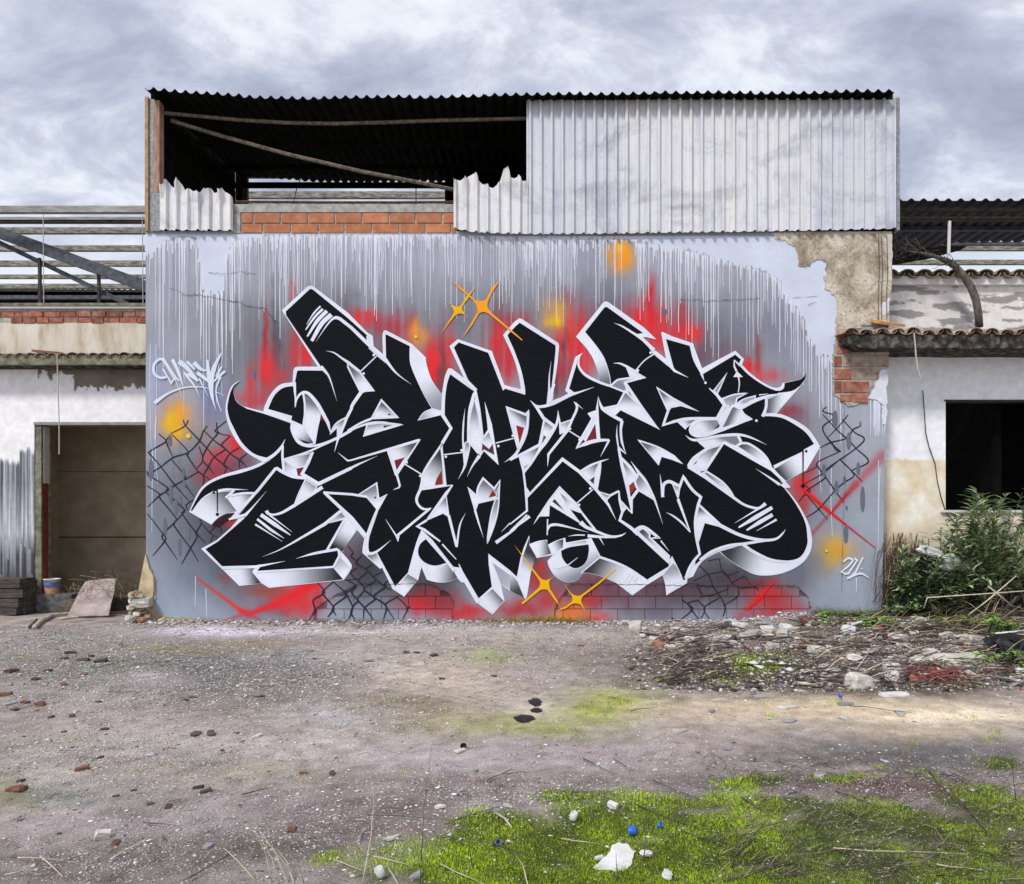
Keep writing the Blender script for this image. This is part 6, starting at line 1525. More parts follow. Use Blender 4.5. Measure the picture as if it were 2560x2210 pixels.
blades('moss', X, Y, np.clip(np.exp(nr.normal(0, 0.4, len(X))) * 0.0095, 0.003, 0.045) * np.clip(d / 4, 0.8, 2.2), 0.0028 * np.clip(d / 4, 0.7, 2.4), cols, 'bright green moss and short grass carpeting the near right of the yard', 'moss')

# pale flakes of bark, paper and render at the edge of the moss
N = 900
px = np.concatenate([nr.normal(1150, 260, N // 2), nr.uniform(0, 2560, N - N // 2)]); py = np.concatenate([nr.normal(2010, 70, N // 2), nr.uniform(1640, 2205, N - N // 2)])
k_ = (py > 1600) & (py < 2212); px, py = px[k_], py[k_]
d = FPX * EYE / (py - HY); X = (px - 1280) * d / FPX; Y = d - DW
pos = np.stack([X, Y, np.array([gh(a, b) for a, b in zip(X, Y)])], 1); size = np.clip(np.exp(nr.normal(0, .4, len(X))) * .0085, .004, .022) * np.clip(d / 5, .8, 2); pos[:, 2] += size * .2
pf = s2l(np.array([(232, 228, 222), (214, 206, 196), (190, 178, 160), (224, 224, 230)]))
tag(chips('pale_flakes', pos, size, pf[nr.choice(4, len(X))], .22), 'pale flakes of bark and paper lying on the near ground', 'flakes', kind='stuff')
# ------------------------------------------------------------------ things lying about the yard
def gz(p, dz=0.0): return Vector((p.x, p.y, gh(p.x, p.y) + dz))
def on(px, py, dz=0.0): return gz(gnd(px, py), dz)
M_RED = simple('red_brick_bit', (0.095, 0.045, 0.034), (0.20, 0.095, 0.07), 20, 0.9, 0.5, 0.006, rand=0.3)
M_WOODD = simple('dark_rotten_wood', (0.035, 0.030, 0.026), (0.115, 0.10, 0.088), 10, 0.95, 0.6, 0.01, stretch=(0.4, 1, 3))
M_WOODL = simple('bleached_wood', (0.24, 0.195, 0.15), (0.50, 0.43, 0.36), 12, 0.9, 0.5, 0.008, rand=0.25)
M_TWIG = simple('dead_twig', (0.055, 0.044, 0.035), (0.16, 0.13, 0.105), 14, 0.95)
M_STRAW = simple('straw', (0.40, 0.34, 0.24), (0.62, 0.55, 0.43), 14, 0.9, rand=0.2)
M_FOAM = simple('white_foam', (0.56, 0.55, 0.53), (0.72, 0.71, 0.69), 9, 0.8, 0.4, 0.006)
M_SLATE = simple('grey_slate', (0.16, 0.165, 0.175), (0.34, 0.34, 0.345), 8, 0.8, 0.4, 0.008, rand=0.3)
M_STONE = simple('pale_stone', (0.40, 0.37, 0.32), (0.66, 0.62, 0.56), 9, 0.9, 0.6, 0.01, rand=0.2)
M_BLUE = simple('blue_plastic', (0.02, 0.10, 0.48), (0.04, 0.16, 0.60), 9, 0.4)
M_CLEARP = simple('milky_plastic', (0.50, 0.55, 0.52), (0.62, 0.66, 0.62), 9, 0.3)
M_BAG = simple('black_bag', (0.006, 0.006, 0.008), (0.018, 0.018, 0.022), 6, 0.35, 0.5, 0.02)
M_BAGW = simple('white_crumpled_sheet', (0.62, 0.62, 0.62), (0.80, 0.79, 0.78), 7, 0.5, 0.5, 0.02)

def chunk(name, p, dim, mat, rot=None, seed=0, rough=0.22, flat_top=False):
    """an irregular broken lump: a jittered box with knocked-off corners"""
    r = random.Random(seed * 7 + 3)
    bm = bmesh.new(); bmesh.ops.create_cube(bm, size=1.0)
    big = max(dim) > 0.15 or mat is M_FOAM
    bmesh.ops.subdivide_edges(bm, edges=bm.edges[:], cuts=3 if big else 1, use_grid_fill=True)
    for v in bm.verts:
        if big:
            q = v.co * 3.1 + Vector((seed, seed * .7, 0)); w_ = noise.noise_vector(q) * rough * 0.34 + noise.noise_vector(q * 3) * rough * 0.12
            k = sum(1 for c in v.co if abs(c) > 0.4)
            v.co *= (1.0, 1.0, 0.95, 0.86)[k]; v.co += w_
            v.co = Vector((v.co.x * dim[0], v.co.y * dim[1], v.co.z * dim[2])); continue
        k = sum(1 for c in v.co if abs(c) > 0.4)
        v.co *= (1.0 if k < 2 else (0.94 if k == 2 else 0.86))
        v.co += Vector((r.uniform(-1, 1), r.uniform(-1, 1), r.uniform(-1, 1))) * rough * 0.5
        v.co = Vector((v.co.x * dim[0], v.co.y * dim[1], v.co.z * dim[2]))
    me = bpy.data.meshes.new(name); bm.to_mesh(me); bm.free(); me.materials.append(mat)
    o = link(name, me); o.location = p
    o.rotation_euler = rot or (r.uniform(-.15, .15), r.uniform(-.15, .15), r.uniform(0, 6.28))
    return o
def shard(name, p, L, Wd, th, mat, seed, tilt=0.12):
    """a flat broken plate with a ragged outline"""
    r = random.Random(seed); n = r.randint(5, 8); m = MB()
    A = sorted(r.uniform(0, 6.28) for _ in range(n)); ring = [(math.cos(a) * L * r.uniform(.6, 1), math.sin(a) * Wd * r.uniform(.6, 1)) for a in A]
    m.add([(x, y, 0) for x, y in ring] + [(x * .97, y * .97, th) for x, y in ring], [tuple(reversed(range(n))), tuple(range(n, 2*n))] + [(i, (i+1) % n, n + (i+1) % n, n + i) for i in range(n)])
    o = m.build(name, mat); o.location = p; o.rotation_euler = (r.gauss(0, tilt), r.gauss(0, tilt), r.uniform(0, 6.28))
    return o
def stick(name, pts, r0, mat, n=6, taper=0.5):
    m = MB(); k = len(pts); m.tube(pts, [r0 * (1 - (1 - taper) * i / max(1, k - 1)) for i in range(k)], n)
    return m.build(name, mat, None, True)

# brick crumbs on the left and middle ground
bricks = [(100,1762,46),(12,1740,40),(38,1776,30),(490,1836,40),(528,1835,42),(206,1923,46),(43,1976,62),(53,1953,28),(495,1972,34),(515,1983,40),(290,2110,36),(730,2077,40),(262,1822,26),(120,1682,26),(228,1642,30),(160,1650,30),(212,1690,26),(290,1990,22),(376,2012,24),(334,1976,20),(250,1894,24),(556,1874,20),(1016,1634,30),(1042,1634,24),(1085,1641,30),(1452,1614,20),(482,1746,24),(464,1752,22),(180,1790,26),(128,1792,24),(246,1756,20),(758,1939,26),(830,1940,30),(1105,1696,24),(1236,1692,22),(62,1757,30),(30,1684,40),(250,1660,44),(210,1655,40),(176,1635,34),(420,2020,30),(160,1716,30),(90,1702,30)]
shades = ('dark red', 'rust brown', 'pale red', 'dusty brown')
for i, (x, y, w) in enumerate(bricks):
    d = FPX * EYE / (y - HY); L = w * d / FPX
    o = chunk('brick_fragment', on(x, y, L * 0.04), (L * 0.72, L * 0.45, L * 0.26), M_RED if i % 5 < 2 else M_WOODD, None, i, 0.2)
    tag(o, 'small broken red brick fragment lying on the open gravel yard' if i % 5 < 2 else 'small dark broken tile fragment lying on the open gravel yard', 'brick', 'brick fragments on the yard')
# flat shards and slates
for i, (x, y, w) in enumerate([(920,1655,52),(1045,1664,80),(640,1740,60),(610,1744,40),(15,1762,60),(2010,1715,90),(1850,1720,60),(1985,1725,60),(1880,1735,40),(1975,1770,70),(1975,1805,50),(1700,1830,70),(1820,1875,40),(2250,1782,60),(2115,1760,60),(2110,1795,50),(1900,1745,60),(640,1840,40),(520,2120,40),(1150,1880,56),(1230,2030,60),(1100,2020,40),(1160,1975,40),(1270,2015,40),(1190,1930,34),(980,2095,60),(1040,2190,60),(2050,1940,60),(1780,1785,40)]):
    d = FPX * EYE / (y - HY); L = w * d / FPX / 2
    o = shard('slate_shard', on(x, y, 0.004), L, L * 0.55, 0.012, M_SLATE if i % 2 == 0 else M_STONE, i + 50, 0.08)
    tag(o, 'flat grey slate shard lying on the open ground' if i % 2 == 0 else 'flat pale render shard lying on the open ground', 'shard', 'flat shards on the yard')
# oil stains: three thin patches of tar
for (x, y, w, h, lab) in ((1310, 1798, 27, 10, 'largest black tar patch on the bare middle ground'), (1341, 1777, 16, 7, 'black tar patch between the two other tar patches'), (1338, 1756, 18, 10, 'ragged black tar patch on the wall side of the other tar patches')):
    c = gnd(x, y); d = FPX * EYE / (y - HY); m = MB(); n = 22; r = random.Random(x)
    ring = [(math.cos(6.283 * k / n) * w * d / FPX * r.uniform(.75, 1.1), math.sin(6.283 * k / n) * h * d * d / (FPX * EYE) * r.uniform(.75, 1.1)) for k in range(n)]
    m.add([(c.x + a, c.y + b, gh(c.x + a, c.y + b) + 0.006) for a, b in ring] + [(c.x, c.y, gh(c.x, c.y) + 0.013)], [(k, (k + 1) % n, n) for k in range(n)])
    tag(m.build('tar_patch', M_BAG), lab, 'tar patch')
# litter in the moss
m = MB(); F_ = [(1484, 2170), (1500, 2152), (1522, 2138), (1530, 2122), (1545, 2114), (1572, 2118), (1584, 2136), (1582, 2152), (1574, 2168), (1552, 2180), (1528, 2176)]
ring = []
for (a, b) in zip(F_, F_[1:] + F_[:1]):
    for t in (0, .35, .7): ring.append((a[0] + (b[0] - a[0]) * t + rng.uniform(-2, 2), a[1] + (b[1] - a[1]) * t + rng.uniform(-2, 2)))
c0 = on(1536, 2150); n = len(ring)
top = [Vector((gnd(x, y).x, c0.y + (gnd(x, y).y - c0.y) * .9, c0.z + .014 + .012 * (gnd(x, y).y - c0.y) / .1 + rng.uniform(-.002, .002))) for x, y in ring]
cen = sum(top, Vector()) / n + Vector((0, 0, .004))
m.add(top + [p - Vector((0, -.01, .026)) for p in top] + [cen], [(i, (i + 1) % n, 2 * n) for i in range(n)] + [(i, n + i, n + (i + 1) % n, (i + 1) % n) for i in range(n)])
tag(m.build('foam_block', M_FOAM), 'broken white foam block lying in the bright green moss', 'foam')
o = chunk('foam_crumb', on(1532, 2022, 0.02), (0.06, 0.035, 0.03), M_FOAM, None, 4); tag(o, 'pale yellow-white foam crumb at the upper edge of the moss', 'foam')
o = chunk('foam_crumb', on(1498, 2145, 0.012), (0.045, 0.02, 0.015), M_FOAM, None, 6); tag(o, 'thin white foam crumb beside the broken foam block', 'foam')
o = chunk('white_stone', on(256, 2097, 0.02), (0.075, 0.05, 0.045), M_STONE, (0.2, 0.3, 0.7), 9, 0.12); tag(o, 'smooth whitish stone alone on the bare near ground', 'stone')
def cap(name, px, py, r0, h, mat, tip, lab):
    p = on(px, py, r0 * 0.9); m = MB(); n = 14
    prof_ = [(0.0, 0), (r0 * 0.96, 0), (r0, h * 0.06), (r0, h), (r0 * 0.9, h), (r0 * 0.88, h * 0.1), (0, h * 0.1)]
    for rr, z in prof_:
        for k in range(n): t = 6.283 * k / n; m.v.append((rr * math.cos(t), rr * math.sin(t), z))
    m.f = [(j*n+k, j*n+(k+1) % n, (j+1)*n+(k+1) % n, (j+1)*n+k) for j in range(len(prof_)-1) for k in range(n)]
    o = m.build(name, mat, None, True); o.location = p; o.rotation_euler = tip
    return tag(o, lab, 'cap')
cap('spray_can_cap', 1572, 2086, 0.024, 0.042, M_BLUE, (0.5, 1.2, 0.4), 'blue plastic spray can cap tipped over in the moss')
cap('spray_can_cap', 1646, 2068, 0.014, 0.022, M_BLUE, (0.7, 0.8, 0.2), 'tiny bright blue cap lying among twigs in the moss')
cap('clear_cup', 1432, 2056, 0.020, 0.042, M_CLEARP, (0.15, 0.2, 0), 'small milky plastic cup standing in the moss')
cap('clear_cup', 953, 2196, 0.021, 0.04, M_CLEARP, (0.3, -0.3, 0), 'small milky plastic cup at the near left edge of the moss')
cap('spray_can_cap', 1243, 2110, 0.016, 0.025, simple('dull_blue', (0.10, 0.13, 0.30), (0.18, 0.22, 0.4), 9), (1.0, 0.3, 0.2), 'crushed dull blue cap half sunk in the moss')
cap('bottle_cap', 1158, 1872, 0.022, 0.02, M_BAG, (1.3, 0, 0.2), 'small black pipe cap on the bare ground')
cap('bottle_cap', 2100, 1745, 0.018, 0.02, M_BLUE, (0.3, 0, 0.2), 'deep blue bottle cap on the pale track beside the rubble')
o = chunk('crumpled_paper', on(1615, 2140, 0.02), (0.06, 0.03, 0.02), M_FOAM, (0.3, 0.2, 0.4), 21, 0.5); tag(o, 'crumpled white paper scrap beside the foam block', 'paper')
o = chunk('crumpled_paper', on(1668, 2195, 0.02), (0.06, 0.04, 0.03), M_FOAM, (0.3, 0.2, 1.4), 22, 0.5); tag(o, 'crumpled white wrapper at the near edge among dark twigs', 'paper')
tag(stick('bone_stick', [on(1240, 2040, 0.02), on(1262, 2058, 0.03), on(1280, 2074, 0.015)], 0.008, M_STRAW), 'pale bone-like stick in the bright moss', 'stick')
# twigs scattered over the near ground
r = random.Random(12)
for i, (x, y, L, dirn, mat) in enumerate([(420,1662,260,-.12,0),(270,1670,90,-.2,0),(460,1648,60,0.05,0),(400,2070,90,0.1,0),(300,1735,60,.05,0),(70,1772,50,-.3,0),(1320,1938,120,-.12,0),(1250,1945,60,-.4,0),(1500,1925,90,.5,0),(1560,1920,60,.5,0),(1180,2045,130,-.35,0),(1000,2050,160,.05,0),(1450,2110,90,.1,1),(1290,2130,120,.3,0),(1780,2105,160,.3,0),(1700,2060,220,.35,0),(2050,2190,260,-.1,0),(1960,2170,300,-.25,0),(2250,2140,340,.03,1),(2330,2060,120,.1,0),(2150,2005,120,.4,0),(1730,2000,200,.35,0),(520,2180,120,-.6,0),(330,2130,110,-.5,1),(100,2160,120,.05,1),(60,2190,90,-.3,1),(130,2180,60,.9,1),(980,2160,90,.2,1),(1170,2200,140,.5,1),(870,2175,70,.4,1),(760,1905,60,.02,1),(640,1990,70,-.2,0),(2400,2180,120,.1,1),(1900,2030,90,.6,0),(1610,1780,70,-.1,0),(2200,1776,160,.08,0),(1880,2100,80,-1.1,0),(2460,2080,90,1.3,0),(2380,2000,120,1.2,0)]):
    d = FPX * EYE / (y - HY); a = on(x, y, 0.012); k = L / 2
    pts = []
    for t in (-1, -.4, .2, 1):
        q = gnd(x + k * t + r.uniform(-4, 4), y + k * t * dirn + r.uniform(-2, 2)); pts.append(gz(q, 0.014 + r.uniform(0, 0.012)))
    tag(stick('twig', pts, r.uniform(0.003, 0.0055), M_TWIG if mat == 0 else M_STRAW, 5, 0.4), 'thin dark twig lying on the bare ground and moss' if mat == 0 else 'thin straw-coloured stalk lying on the ground and moss', 'twig', 'twigs strewn over the ground')
# standing dry stalks near the camera
for i, (x0, y0, x1, y1, c) in enumerate([(905,2215,935,1985,1),(1050,2205,1082,1850,0),(680,2210,640,2080,1),(700,2215,655,2100,1),(720,2212,640,2065,1),(735,2215,690,2120,1),(740,2200,610,2060,1),(640,2205,560,2120,1),(760,2210,730,2150,1),(1180,2160,1170,1980,0),(1545,2200,1540,2130,0),(1610,2150,1618,1990,0),(1560,2060,1556,2000,0),(2010,2210,1985,2080,0),(1830,2170,1845,2070,0),(2470,2060,2450,1930,0),(2540,2000,2530,1880,0),(1320,2210,1290,2150,1),(1000,2215,960,2150,1),(930,2215,905,2120,1),(1380,2205,1430,2130,0),(2250,2215,2300,2130,0)]):
    b = on(x0, y0); d0 = b.y + DW
    t = at(x1, y1, b.y + r.uniform(-.1, .25)); t.z = max(t.z, b.z + 0.03)
    mid = (b + t) / 2 + Vector((r.uniform(-.02, .02), 0, 0.02))
    tag(stick('dry_stalk', [b, (b + mid) / 2, mid, (mid + t) / 2, t], 0.0035 if c else 0.0028, M_STRAW if c else M_TWIG, 5, 0.25), 'straw-coloured dry stalk standing at the near edge of the yard' if c else 'dark thin dry stalk standing up from the ground', 'stalk', 'dry stalks at the near edge')
# ------------------------------------------------------------------ left corner: bucket, board, planks, branch, broken masonry
bk = empty('paint_bucket', at(130, 1486, YS + 0.05)); bz = bk.location
tag(bk, 'small white plastic paint bucket with a blue and orange label on the door sill', 'bucket')
def lathe(prof_, n, mat, name, root, loc):
    m = MB()
    for rr, z in prof_:
        for k in range(n): t = 6.283185 * k / n; m.v.append((loc.x + rr * math.cos(t), loc.y + rr * math.sin(t), loc.z + z))
    m.f = [(j*n+k, j*n+(k+1) % n, (j+1)*n+(k+1) % n, (j+1)*n+k) for j in range(len(prof_)-1) for k in range(n)]
    return part(m, name, mat, root, True)
lathe([(0, 0), (0.105, 0), (0.125, 0.25), (0.132, 0.25), (0.132, 0.265), (0.12, 0.265), (0.1, 0.02), (0, 0.02)], 20, M_FOAM, 'body', bk, bz)
lathe([(0.1155, 0.12), (0.1235, 0.21)], 20, simple('blue_label', (0.10, 0.14, 0.36), (0.2, 0.26, 0.5), 30), 'blue_band', bk, bz)
lathe([(0.108, 0.02), (0.1155, 0.118)], 20, simple('orange_label', (0.5, 0.16, 0.08), (0.62, 0.36, 0.22), 30), 'orange_band', bk, bz)
m = MB(); m.tube([bz + Vector((0.132 * math.cos(a), -0.02 - 0.12 * math.sin(a) * 0.9, 0.25 - 0.10 * math.sin(a))) for a in np.linspace(0, math.pi, 10)], 0.004, 5); part(m, 'handle', M_DARKST, bk)
# leaning board
A, B_, C_, D_ = at(168, 1536, 0.55), at(272, 1524, 0.45), at(291, 1446, 1.05), at(212, 1452, 1.15)
A.z = gh(A.x, A.y) + 0.01; B_.z = gh(B_.x, B_.y) + 0.03
m = MB(); nrm = (B_ - A).cross(D_ - A).normalized() * 0.018
rim = []
for p, q in ((A, B_), (B_, C_), (C_, D_), (D_, A)):
    for t in np.linspace(0, 1, 6)[:-1]: rim.append(p.lerp(q, t) + Vector((rng.uniform(-.012, .012), 0, rng.uniform(-.012, .012))))
n = len(rim); m.add(rim + [p - nrm for p in rim], [tuple(range(n)), tuple(reversed(range(n, 2*n)))] + [(i, n + i, n + (i+1) % n, (i+1) % n) for i in range(n)])
tag(m.build('leaning_board', simple('pinkish_board', (0.27, 0.215, 0.20), (0.46, 0.39, 0.37), 5, 0.9, 0.4, 0.008)), 'greyish pink board leaning on the heap at the open doorway', 'board')
o = chunk('earth_heap', at(262, 1500, 1.35) - Vector((0, 0, 0.16)), (1.2, 0.7, 0.42), simple('dark_earth', (0.07, 0.055, 0.045), (0.16, 0.13, 0.11), 14, 0.95, 0.8, 0.02), (0, 0, 0.2), 40, 0.25); tag(o, 'dark heap of earth and dead weeds under the leaning board', 'heap')
pl = empty('plank_stack', on(30, 1532)); tag(pl, 'stack of dark rotten wooden beams at the smeared wall pier', 'timber stack')
for k, (ya, yb, x1) in enumerate(((1447, 1470, 52), (1472, 1494, 58), (1496, 1518, 50), (1519, 1536, 46))):
    a, b = at(-50, yb, 0.75), at(x1, ya, 0.75); m = MB(); m.box((a.x, 0.75 - rng.uniform(0, .06), a.z), (b.x, 1.1, b.z - 0.004)); part(m, 'beam', M_WOODD, pl)
a, b = at(48, 1534, 0.82), at(63, 1452, 0.82); m = MB(); m.box((a.x, 0.82, a.z), (b.x, 1.12, b.z)); part(m, 'post', M_WOODD, pl)
for pts, r0, lab in ((((86, 1574), (104, 1556), (130, 1543), (170, 1538), (220, 1535), (280, 1536), (330, 1532)), 0.035, 'thick bent dead branch lying before the open doorway'), (((150, 1548), (200, 1542), (260, 1541), (318, 1538)), 0.018, 'thin straight dead branch beside the thick bent one'), (((76, 1572), (84, 1562), (92, 1552)), 0.03, 'short stub of branch beside the bent branch')):
    tag(stick('dead_branch', [on(x, y, r0) for x, y in pts], r0, M_WOODL if 'thick' in lab else M_TWIG, 7, 0.5), lab, 'branch')
bmz = empty('broken_masonry', on(335, 1558)); tag(bmz, 'crumbling masonry stub of stones, brick and ochre plaster at the left wall foot', 'masonry')
V = [(366, 1385), (354, 1445), (346, 1492), (384, 1492), (388, 1470), (386, 1440), (376, 1420)]
m = MB(); P_ = [at(x, y, 0) for x, y in V]; n = len(P_); m.add([(p.x, -0.03 - 0.002 * i, p.z) for i, p in enumerate(P_)] + [(p.x - 0.03, 0.30, p.z) for p in P_], [tuple(range(n)), tuple(reversed(range(n, 2*n)))] + [(i, (i+1) % n, n + (i+1) % n, n + i) for i in range(n)])
m.f[0] = tuple(reversed(m.f[0])); part(m, 'ochre_plaster', simple('ochre_render', (0.42, 0.32, 0.19), (0.62, 0.52, 0.36), 5, 0.95, 0.5, 0.01), bmz)
r = random.Random(77)
def stone_part(x, y, L, mat, seed, dim=None, Y=None, rot=None):
    Y = r.uniform(-0.18, 0.1) if Y is None else Y
    o = chunk('stone', at(x, y, Y), dim or (L, L * r.uniform(.6, .9), L * r.uniform(.45, .75)), mat, rot, seed, 0.26); under(o, bmz); o.name = 'stone'
    return o
stone_part(357, 1505, 0.3, M_STONE, 3, (0.25, 0.22, 0.13), -0.1, (0.05, 0.03, 0.1))
M_MOSSST = simple('mossy_stone', (0.20, 0.19, 0.12), (0.44, 0.40, 0.30), 9, 0.95, 0.6, 0.01, rand=0.25)
for k in range(95):
    y = r.uniform(1482, 1560); xa = np.interp(y, [1482, 1520, 1560], [334, 318, 300]); xb = np.interp(y, [1482, 1500, 1520, 1545, 1560], [348, 350, 378, 376, 372])
    mat = M_STONE if r.random() < .4 else (M_MOSSST if r.random() < .65 else M_BRICK)
    stone_part(r.uniform(xa, xb), y, r.uniform(0.045, 0.12), mat, 100 + k)
# loose plaster skirt at the left foot
for k in range(30):
    stone_part(r.uniform(375, 520), r.uniform(1548, 1560), r.uniform(0.04, 0.10), M_MOSSST if k % 3 else M_STONE, 300 + k, Y=r.uniform(-0.12, 0.0))
# ------------------------------------------------------------------ rubble strip and plants on the right
r = random.Random(91)
M_RUB = [M_STONE, M_SLATE, M_WOODL, M_OLDBRICK, M_WOODD, M_FOAM]
NAMES = {0: ('rubble_stone', 'pale broken stone in the rubble strip', 'stone'), 1: ('slate_piece', 'grey slate piece in the rubble strip', 'slate'), 2: ('plank_piece', 'bleached broken plank in the rubble strip', 'plank'), 3: ('brick_piece', 'reddish broken brick in the rubble strip', 'brick'), 4: ('rotten_plank', 'dark rotten plank in the rubble strip', 'plank'), 5: ('plaster_lump', 'white plaster lump in the rubble strip', 'plaster')}
def rub_y(x): return float(np.interp(x, [1600, 1750, 1900, 2050, 2300, 2560], [1600, 1620, 1640, 1690, 1700, 1720]))
for k in range(300):
    x = 1560 + 1150 * r.random() ** 0.78
    y = r.uniform(1566, rub_y(x) + 10)
    if inside(x, y, [(1700, 1622), (2000, 1618), (2040, 1720), (1700, 1740)]) and r.random() < .85: continue
    d = FPX * EYE / (y - HY); c = r.choices(range(6), (.24, .18, .2, .05, .24, .09))[0]
    L = r.choice((14, 18, 24, 32, 44)) * r.uniform(.7, 1.2) * d / FPX
    nm, lab, cat = NAMES[c]
    if c in (2, 4):
        o = chunk(nm, on(x, y, 0.02 + r.uniform(0, .05)), (L * 2.0, L * .32, L * .10), M_RUB[c], (r.gauss(0, .12), r.gauss(0, .12), r.gauss(0, .6)), 400 + k, 0.14)
    elif c in (1,):
        o = shard(nm, on(x, y, r.uniform(0.01, .05)), L * .8, L * .5, 0.014, M_RUB[c], 400 + k, 0.25)
    else:
        o = chunk(nm, on(x, y, L * .10 + r.uniform(0, .03)), (L, L * .7, L * .38), M_RUB[c], None, 400 + k, 0.28)
    tag(o, lab, cat, 'pieces of the rubble strip')
for (x, y, dim, mat, nm, lab, cat, rot) in ((2405, 1668, (0.62, 0.30, 0.12), M_STONE, 'stone_block', 'long sandy stone block with a cut face in the rubble strip', 'stone', (0.05, 0.04, 0.15)), (2148, 1718, (0.24, 0.16, 0.16), M_STONE, 'stone_lump', 'pitted pale yellow stone lump at the near edge of the rubble', 'stone', (0.1, 0.2, 0.4)), (2228, 1674, (0.16, 0.1, 0.08), M_FOAM, 'white_stone', 'rounded white stone in the middle of the rubble strip', 'stone', (0, 0, 0)), (2430, 1620, (0.24, 0.16, 0.12), M_STONE, 'pinkish_stone', 'pinkish rounded stone on top of the rubble strip', 'stone', (0, .1, .4)), (1930, 1622, (0.16, 0.09, 0.07), M_STONE, 'sandy_stone', 'sandy stone beside the moss patch in the rubble', 'stone', (0, 0, .3)), (1700, 1620, (0.36, 0.12, 0.05), M_STONE, 'flat_stone', 'flat pale stone at the wallward start of the rubble', 'stone', (0, 0, .1)), (2235, 1738, (0.26, 0.1, 0.03), M_FOAM, 'plaster_plate', 'white plaster plate at the near edge of the rubble', 'plaster', (0, 0, .1)), (2020, 1570, (0.22, 0.18, 0.06), M_RED, 'clay_piece', 'orange clay piece at the wall end of the rubble', 'tile', (.2, .1, .3)), (2170, 1700, (0.3, 0.2, 0.04), M_SLATE, 'glass_sheet', 'bluish grey glassy sheet tilted in the rubble', 'sheet', (.5, .1, .3)), (1930, 1578, (0.3, 0.16, 0.05), M_FOAM, 'white_scrap', 'white scrap lying at the foot of the red painted bricks', 'scrap', (.1, .1, .2))):
    tag(chunk(nm, on(x, y, dim[2] * .3), dim, mat, rot, int(x), 0.2), lab, cat)
# black bags and the white pipe in the rubble
tag(chunk('black_bag', on(2540, 1640, 0.1), (0.5, 0.35, 0.22), M_BAG, (0, 0, .2), 8, 0.5), 'shiny black plastic bag at the right end of the rubble strip', 'bag')
tag(stick('bent_pipe', [on(x, y, 0.06) for x, y in ((2130, 1588), (2180, 1572), (2240, 1574), (2300, 1584), (2350, 1596))], 0.018, M_FOAM), 'bent white plastic pipe lying on the rubble', 'pipe')
tag(stick('straight_batten', [on(2490, 1612, 0.08), on(2580, 1604, 0.08)], 0.02, M_FOAM), 'straight white batten lying flat on the rubble beside the bush', 'batten')
# a tangle of red wire
m = MB()
for k in range(46):
    x, y = r.gauss(2320, 42), r.gauss(1702, 8); P = []
    a = r.uniform(-.5, .5)
    for q in range(5):
        P.append(on(x, y, 0.03 + r.uniform(0, .07))); x += r.uniform(8, 26) * math.cos(a); y += r.uniform(-5, 5); a += r.uniform(-.6, .6)
    m.tube(P, 0.0055, 4)
tag(m.build('red_wire_tangle', simple('dark_red_wire', (0.16, 0.035, 0.035), (0.30, 0.08, 0.07), 12, 0.7)), 'tangle of dark red wire at the near edge of the rubble strip', 'wire')
# loose stalks and splinters: nobody could count them
def stalks(name, n, xf, yf, Lr, rad, mats, label, cat, up=0.25, hz=0.08):
    m = MB(); cols = [tuple(s2l(c)) for c in mats]
    for k in range(n):
        x, y = xf(), yf(); a = r.uniform(-math.pi, math.pi) if r.random() < .3 else r.gauss(0, .5)
        L = r.uniform(*Lr); p = on(x, y, r.uniform(0, hz)); dr = Vector((math.cos(a), math.sin(a) * .8, abs(r.gauss(0, up))))
        dr.normalize(); mid = p + dr * L * .5 + Vector((r.uniform(-.03, .03), 0, r.uniform(-.02, .03)))
        q = p + dr * L; q.z -= up * .1; rd = rad * r.uniform(.5, 1.3)
        b = len(m.v); c = cols[r.randrange(len(cols))]
        m.tube([p, mid, q], [rd, rd * .8, rd * .4], 3, c, False)
    o = m.build(name, M_CHIP); return tag(o, label, cat, kind='stuff')
stalks('rubble_straw', 1150, lambda: r.choice((r.uniform(1640, 1800), r.uniform(1990, 2720), r.uniform(1990, 2720), r.uniform(1990, 2720))), lambda: r.uniform(1566, 1725), (.08, .45), .006, [(150, 132, 112), (104, 90, 84), (60, 50, 50), (196, 182, 160), (84, 72, 80), (44, 38, 40)], 'dead stalks and splinters mixed through the rubble strip', 'straw')
stalks('weed_straw', 520, lambda: r.uniform(2190, 2760), lambda: r.uniform(1545, 1600), (.12, .6), .006, [(128, 112, 88), (86, 74, 60), (58, 52, 44), (170, 154, 124), (70, 72, 48)], 'dead brown weeds at the foot of the bush', 'weeds', .5, .12)
stalks('moss_twigs', 1500, lambda: r.uniform(1750, 2580), lambda: r.uniform(1900, 2210), (.03, .16), .0018, [(70, 66, 58), (110, 100, 84), (48, 46, 42), (140, 130, 104)], 'fine dead stalks lying through the moss', 'twigs', .3, .02)
stalks('yard_splinters', 500, lambda: r.uniform(0, 1700), lambda: r.uniform(1620, 2210), (.02, .10), .0018, [(80, 70, 62), (120, 108, 94), (52, 46, 44)], 'fine splinters scattered over the bare yard', 'splinters', .05, .006)
N = 5200       # crumbs in the rubble
px = 1560 + 1180 * nr.random(N) ** .82; py = 1564 + nr.random(N) * 165
d = FPX * EYE / (py - HY); X = (px - 1280) * d / FPX; Y = d - DW
pos = np.stack([X, Y, np.array([gh(a, b) for a, b in zip(X, Y)])], 1); size = np.clip(np.exp(nr.normal(0, .6, N)) * .014, .004, .06); pos[:, 2] += size * .3
pal3 = s2l(np.array([(200, 190, 178), (150, 138, 128), (104, 92, 86), (70, 62, 58), (222, 216, 212), (150, 110, 92), (120, 118, 124)])) * .9
ci = nr.choice(7, N, p=[.24, .2, .16, .14, .12, .06, .08])
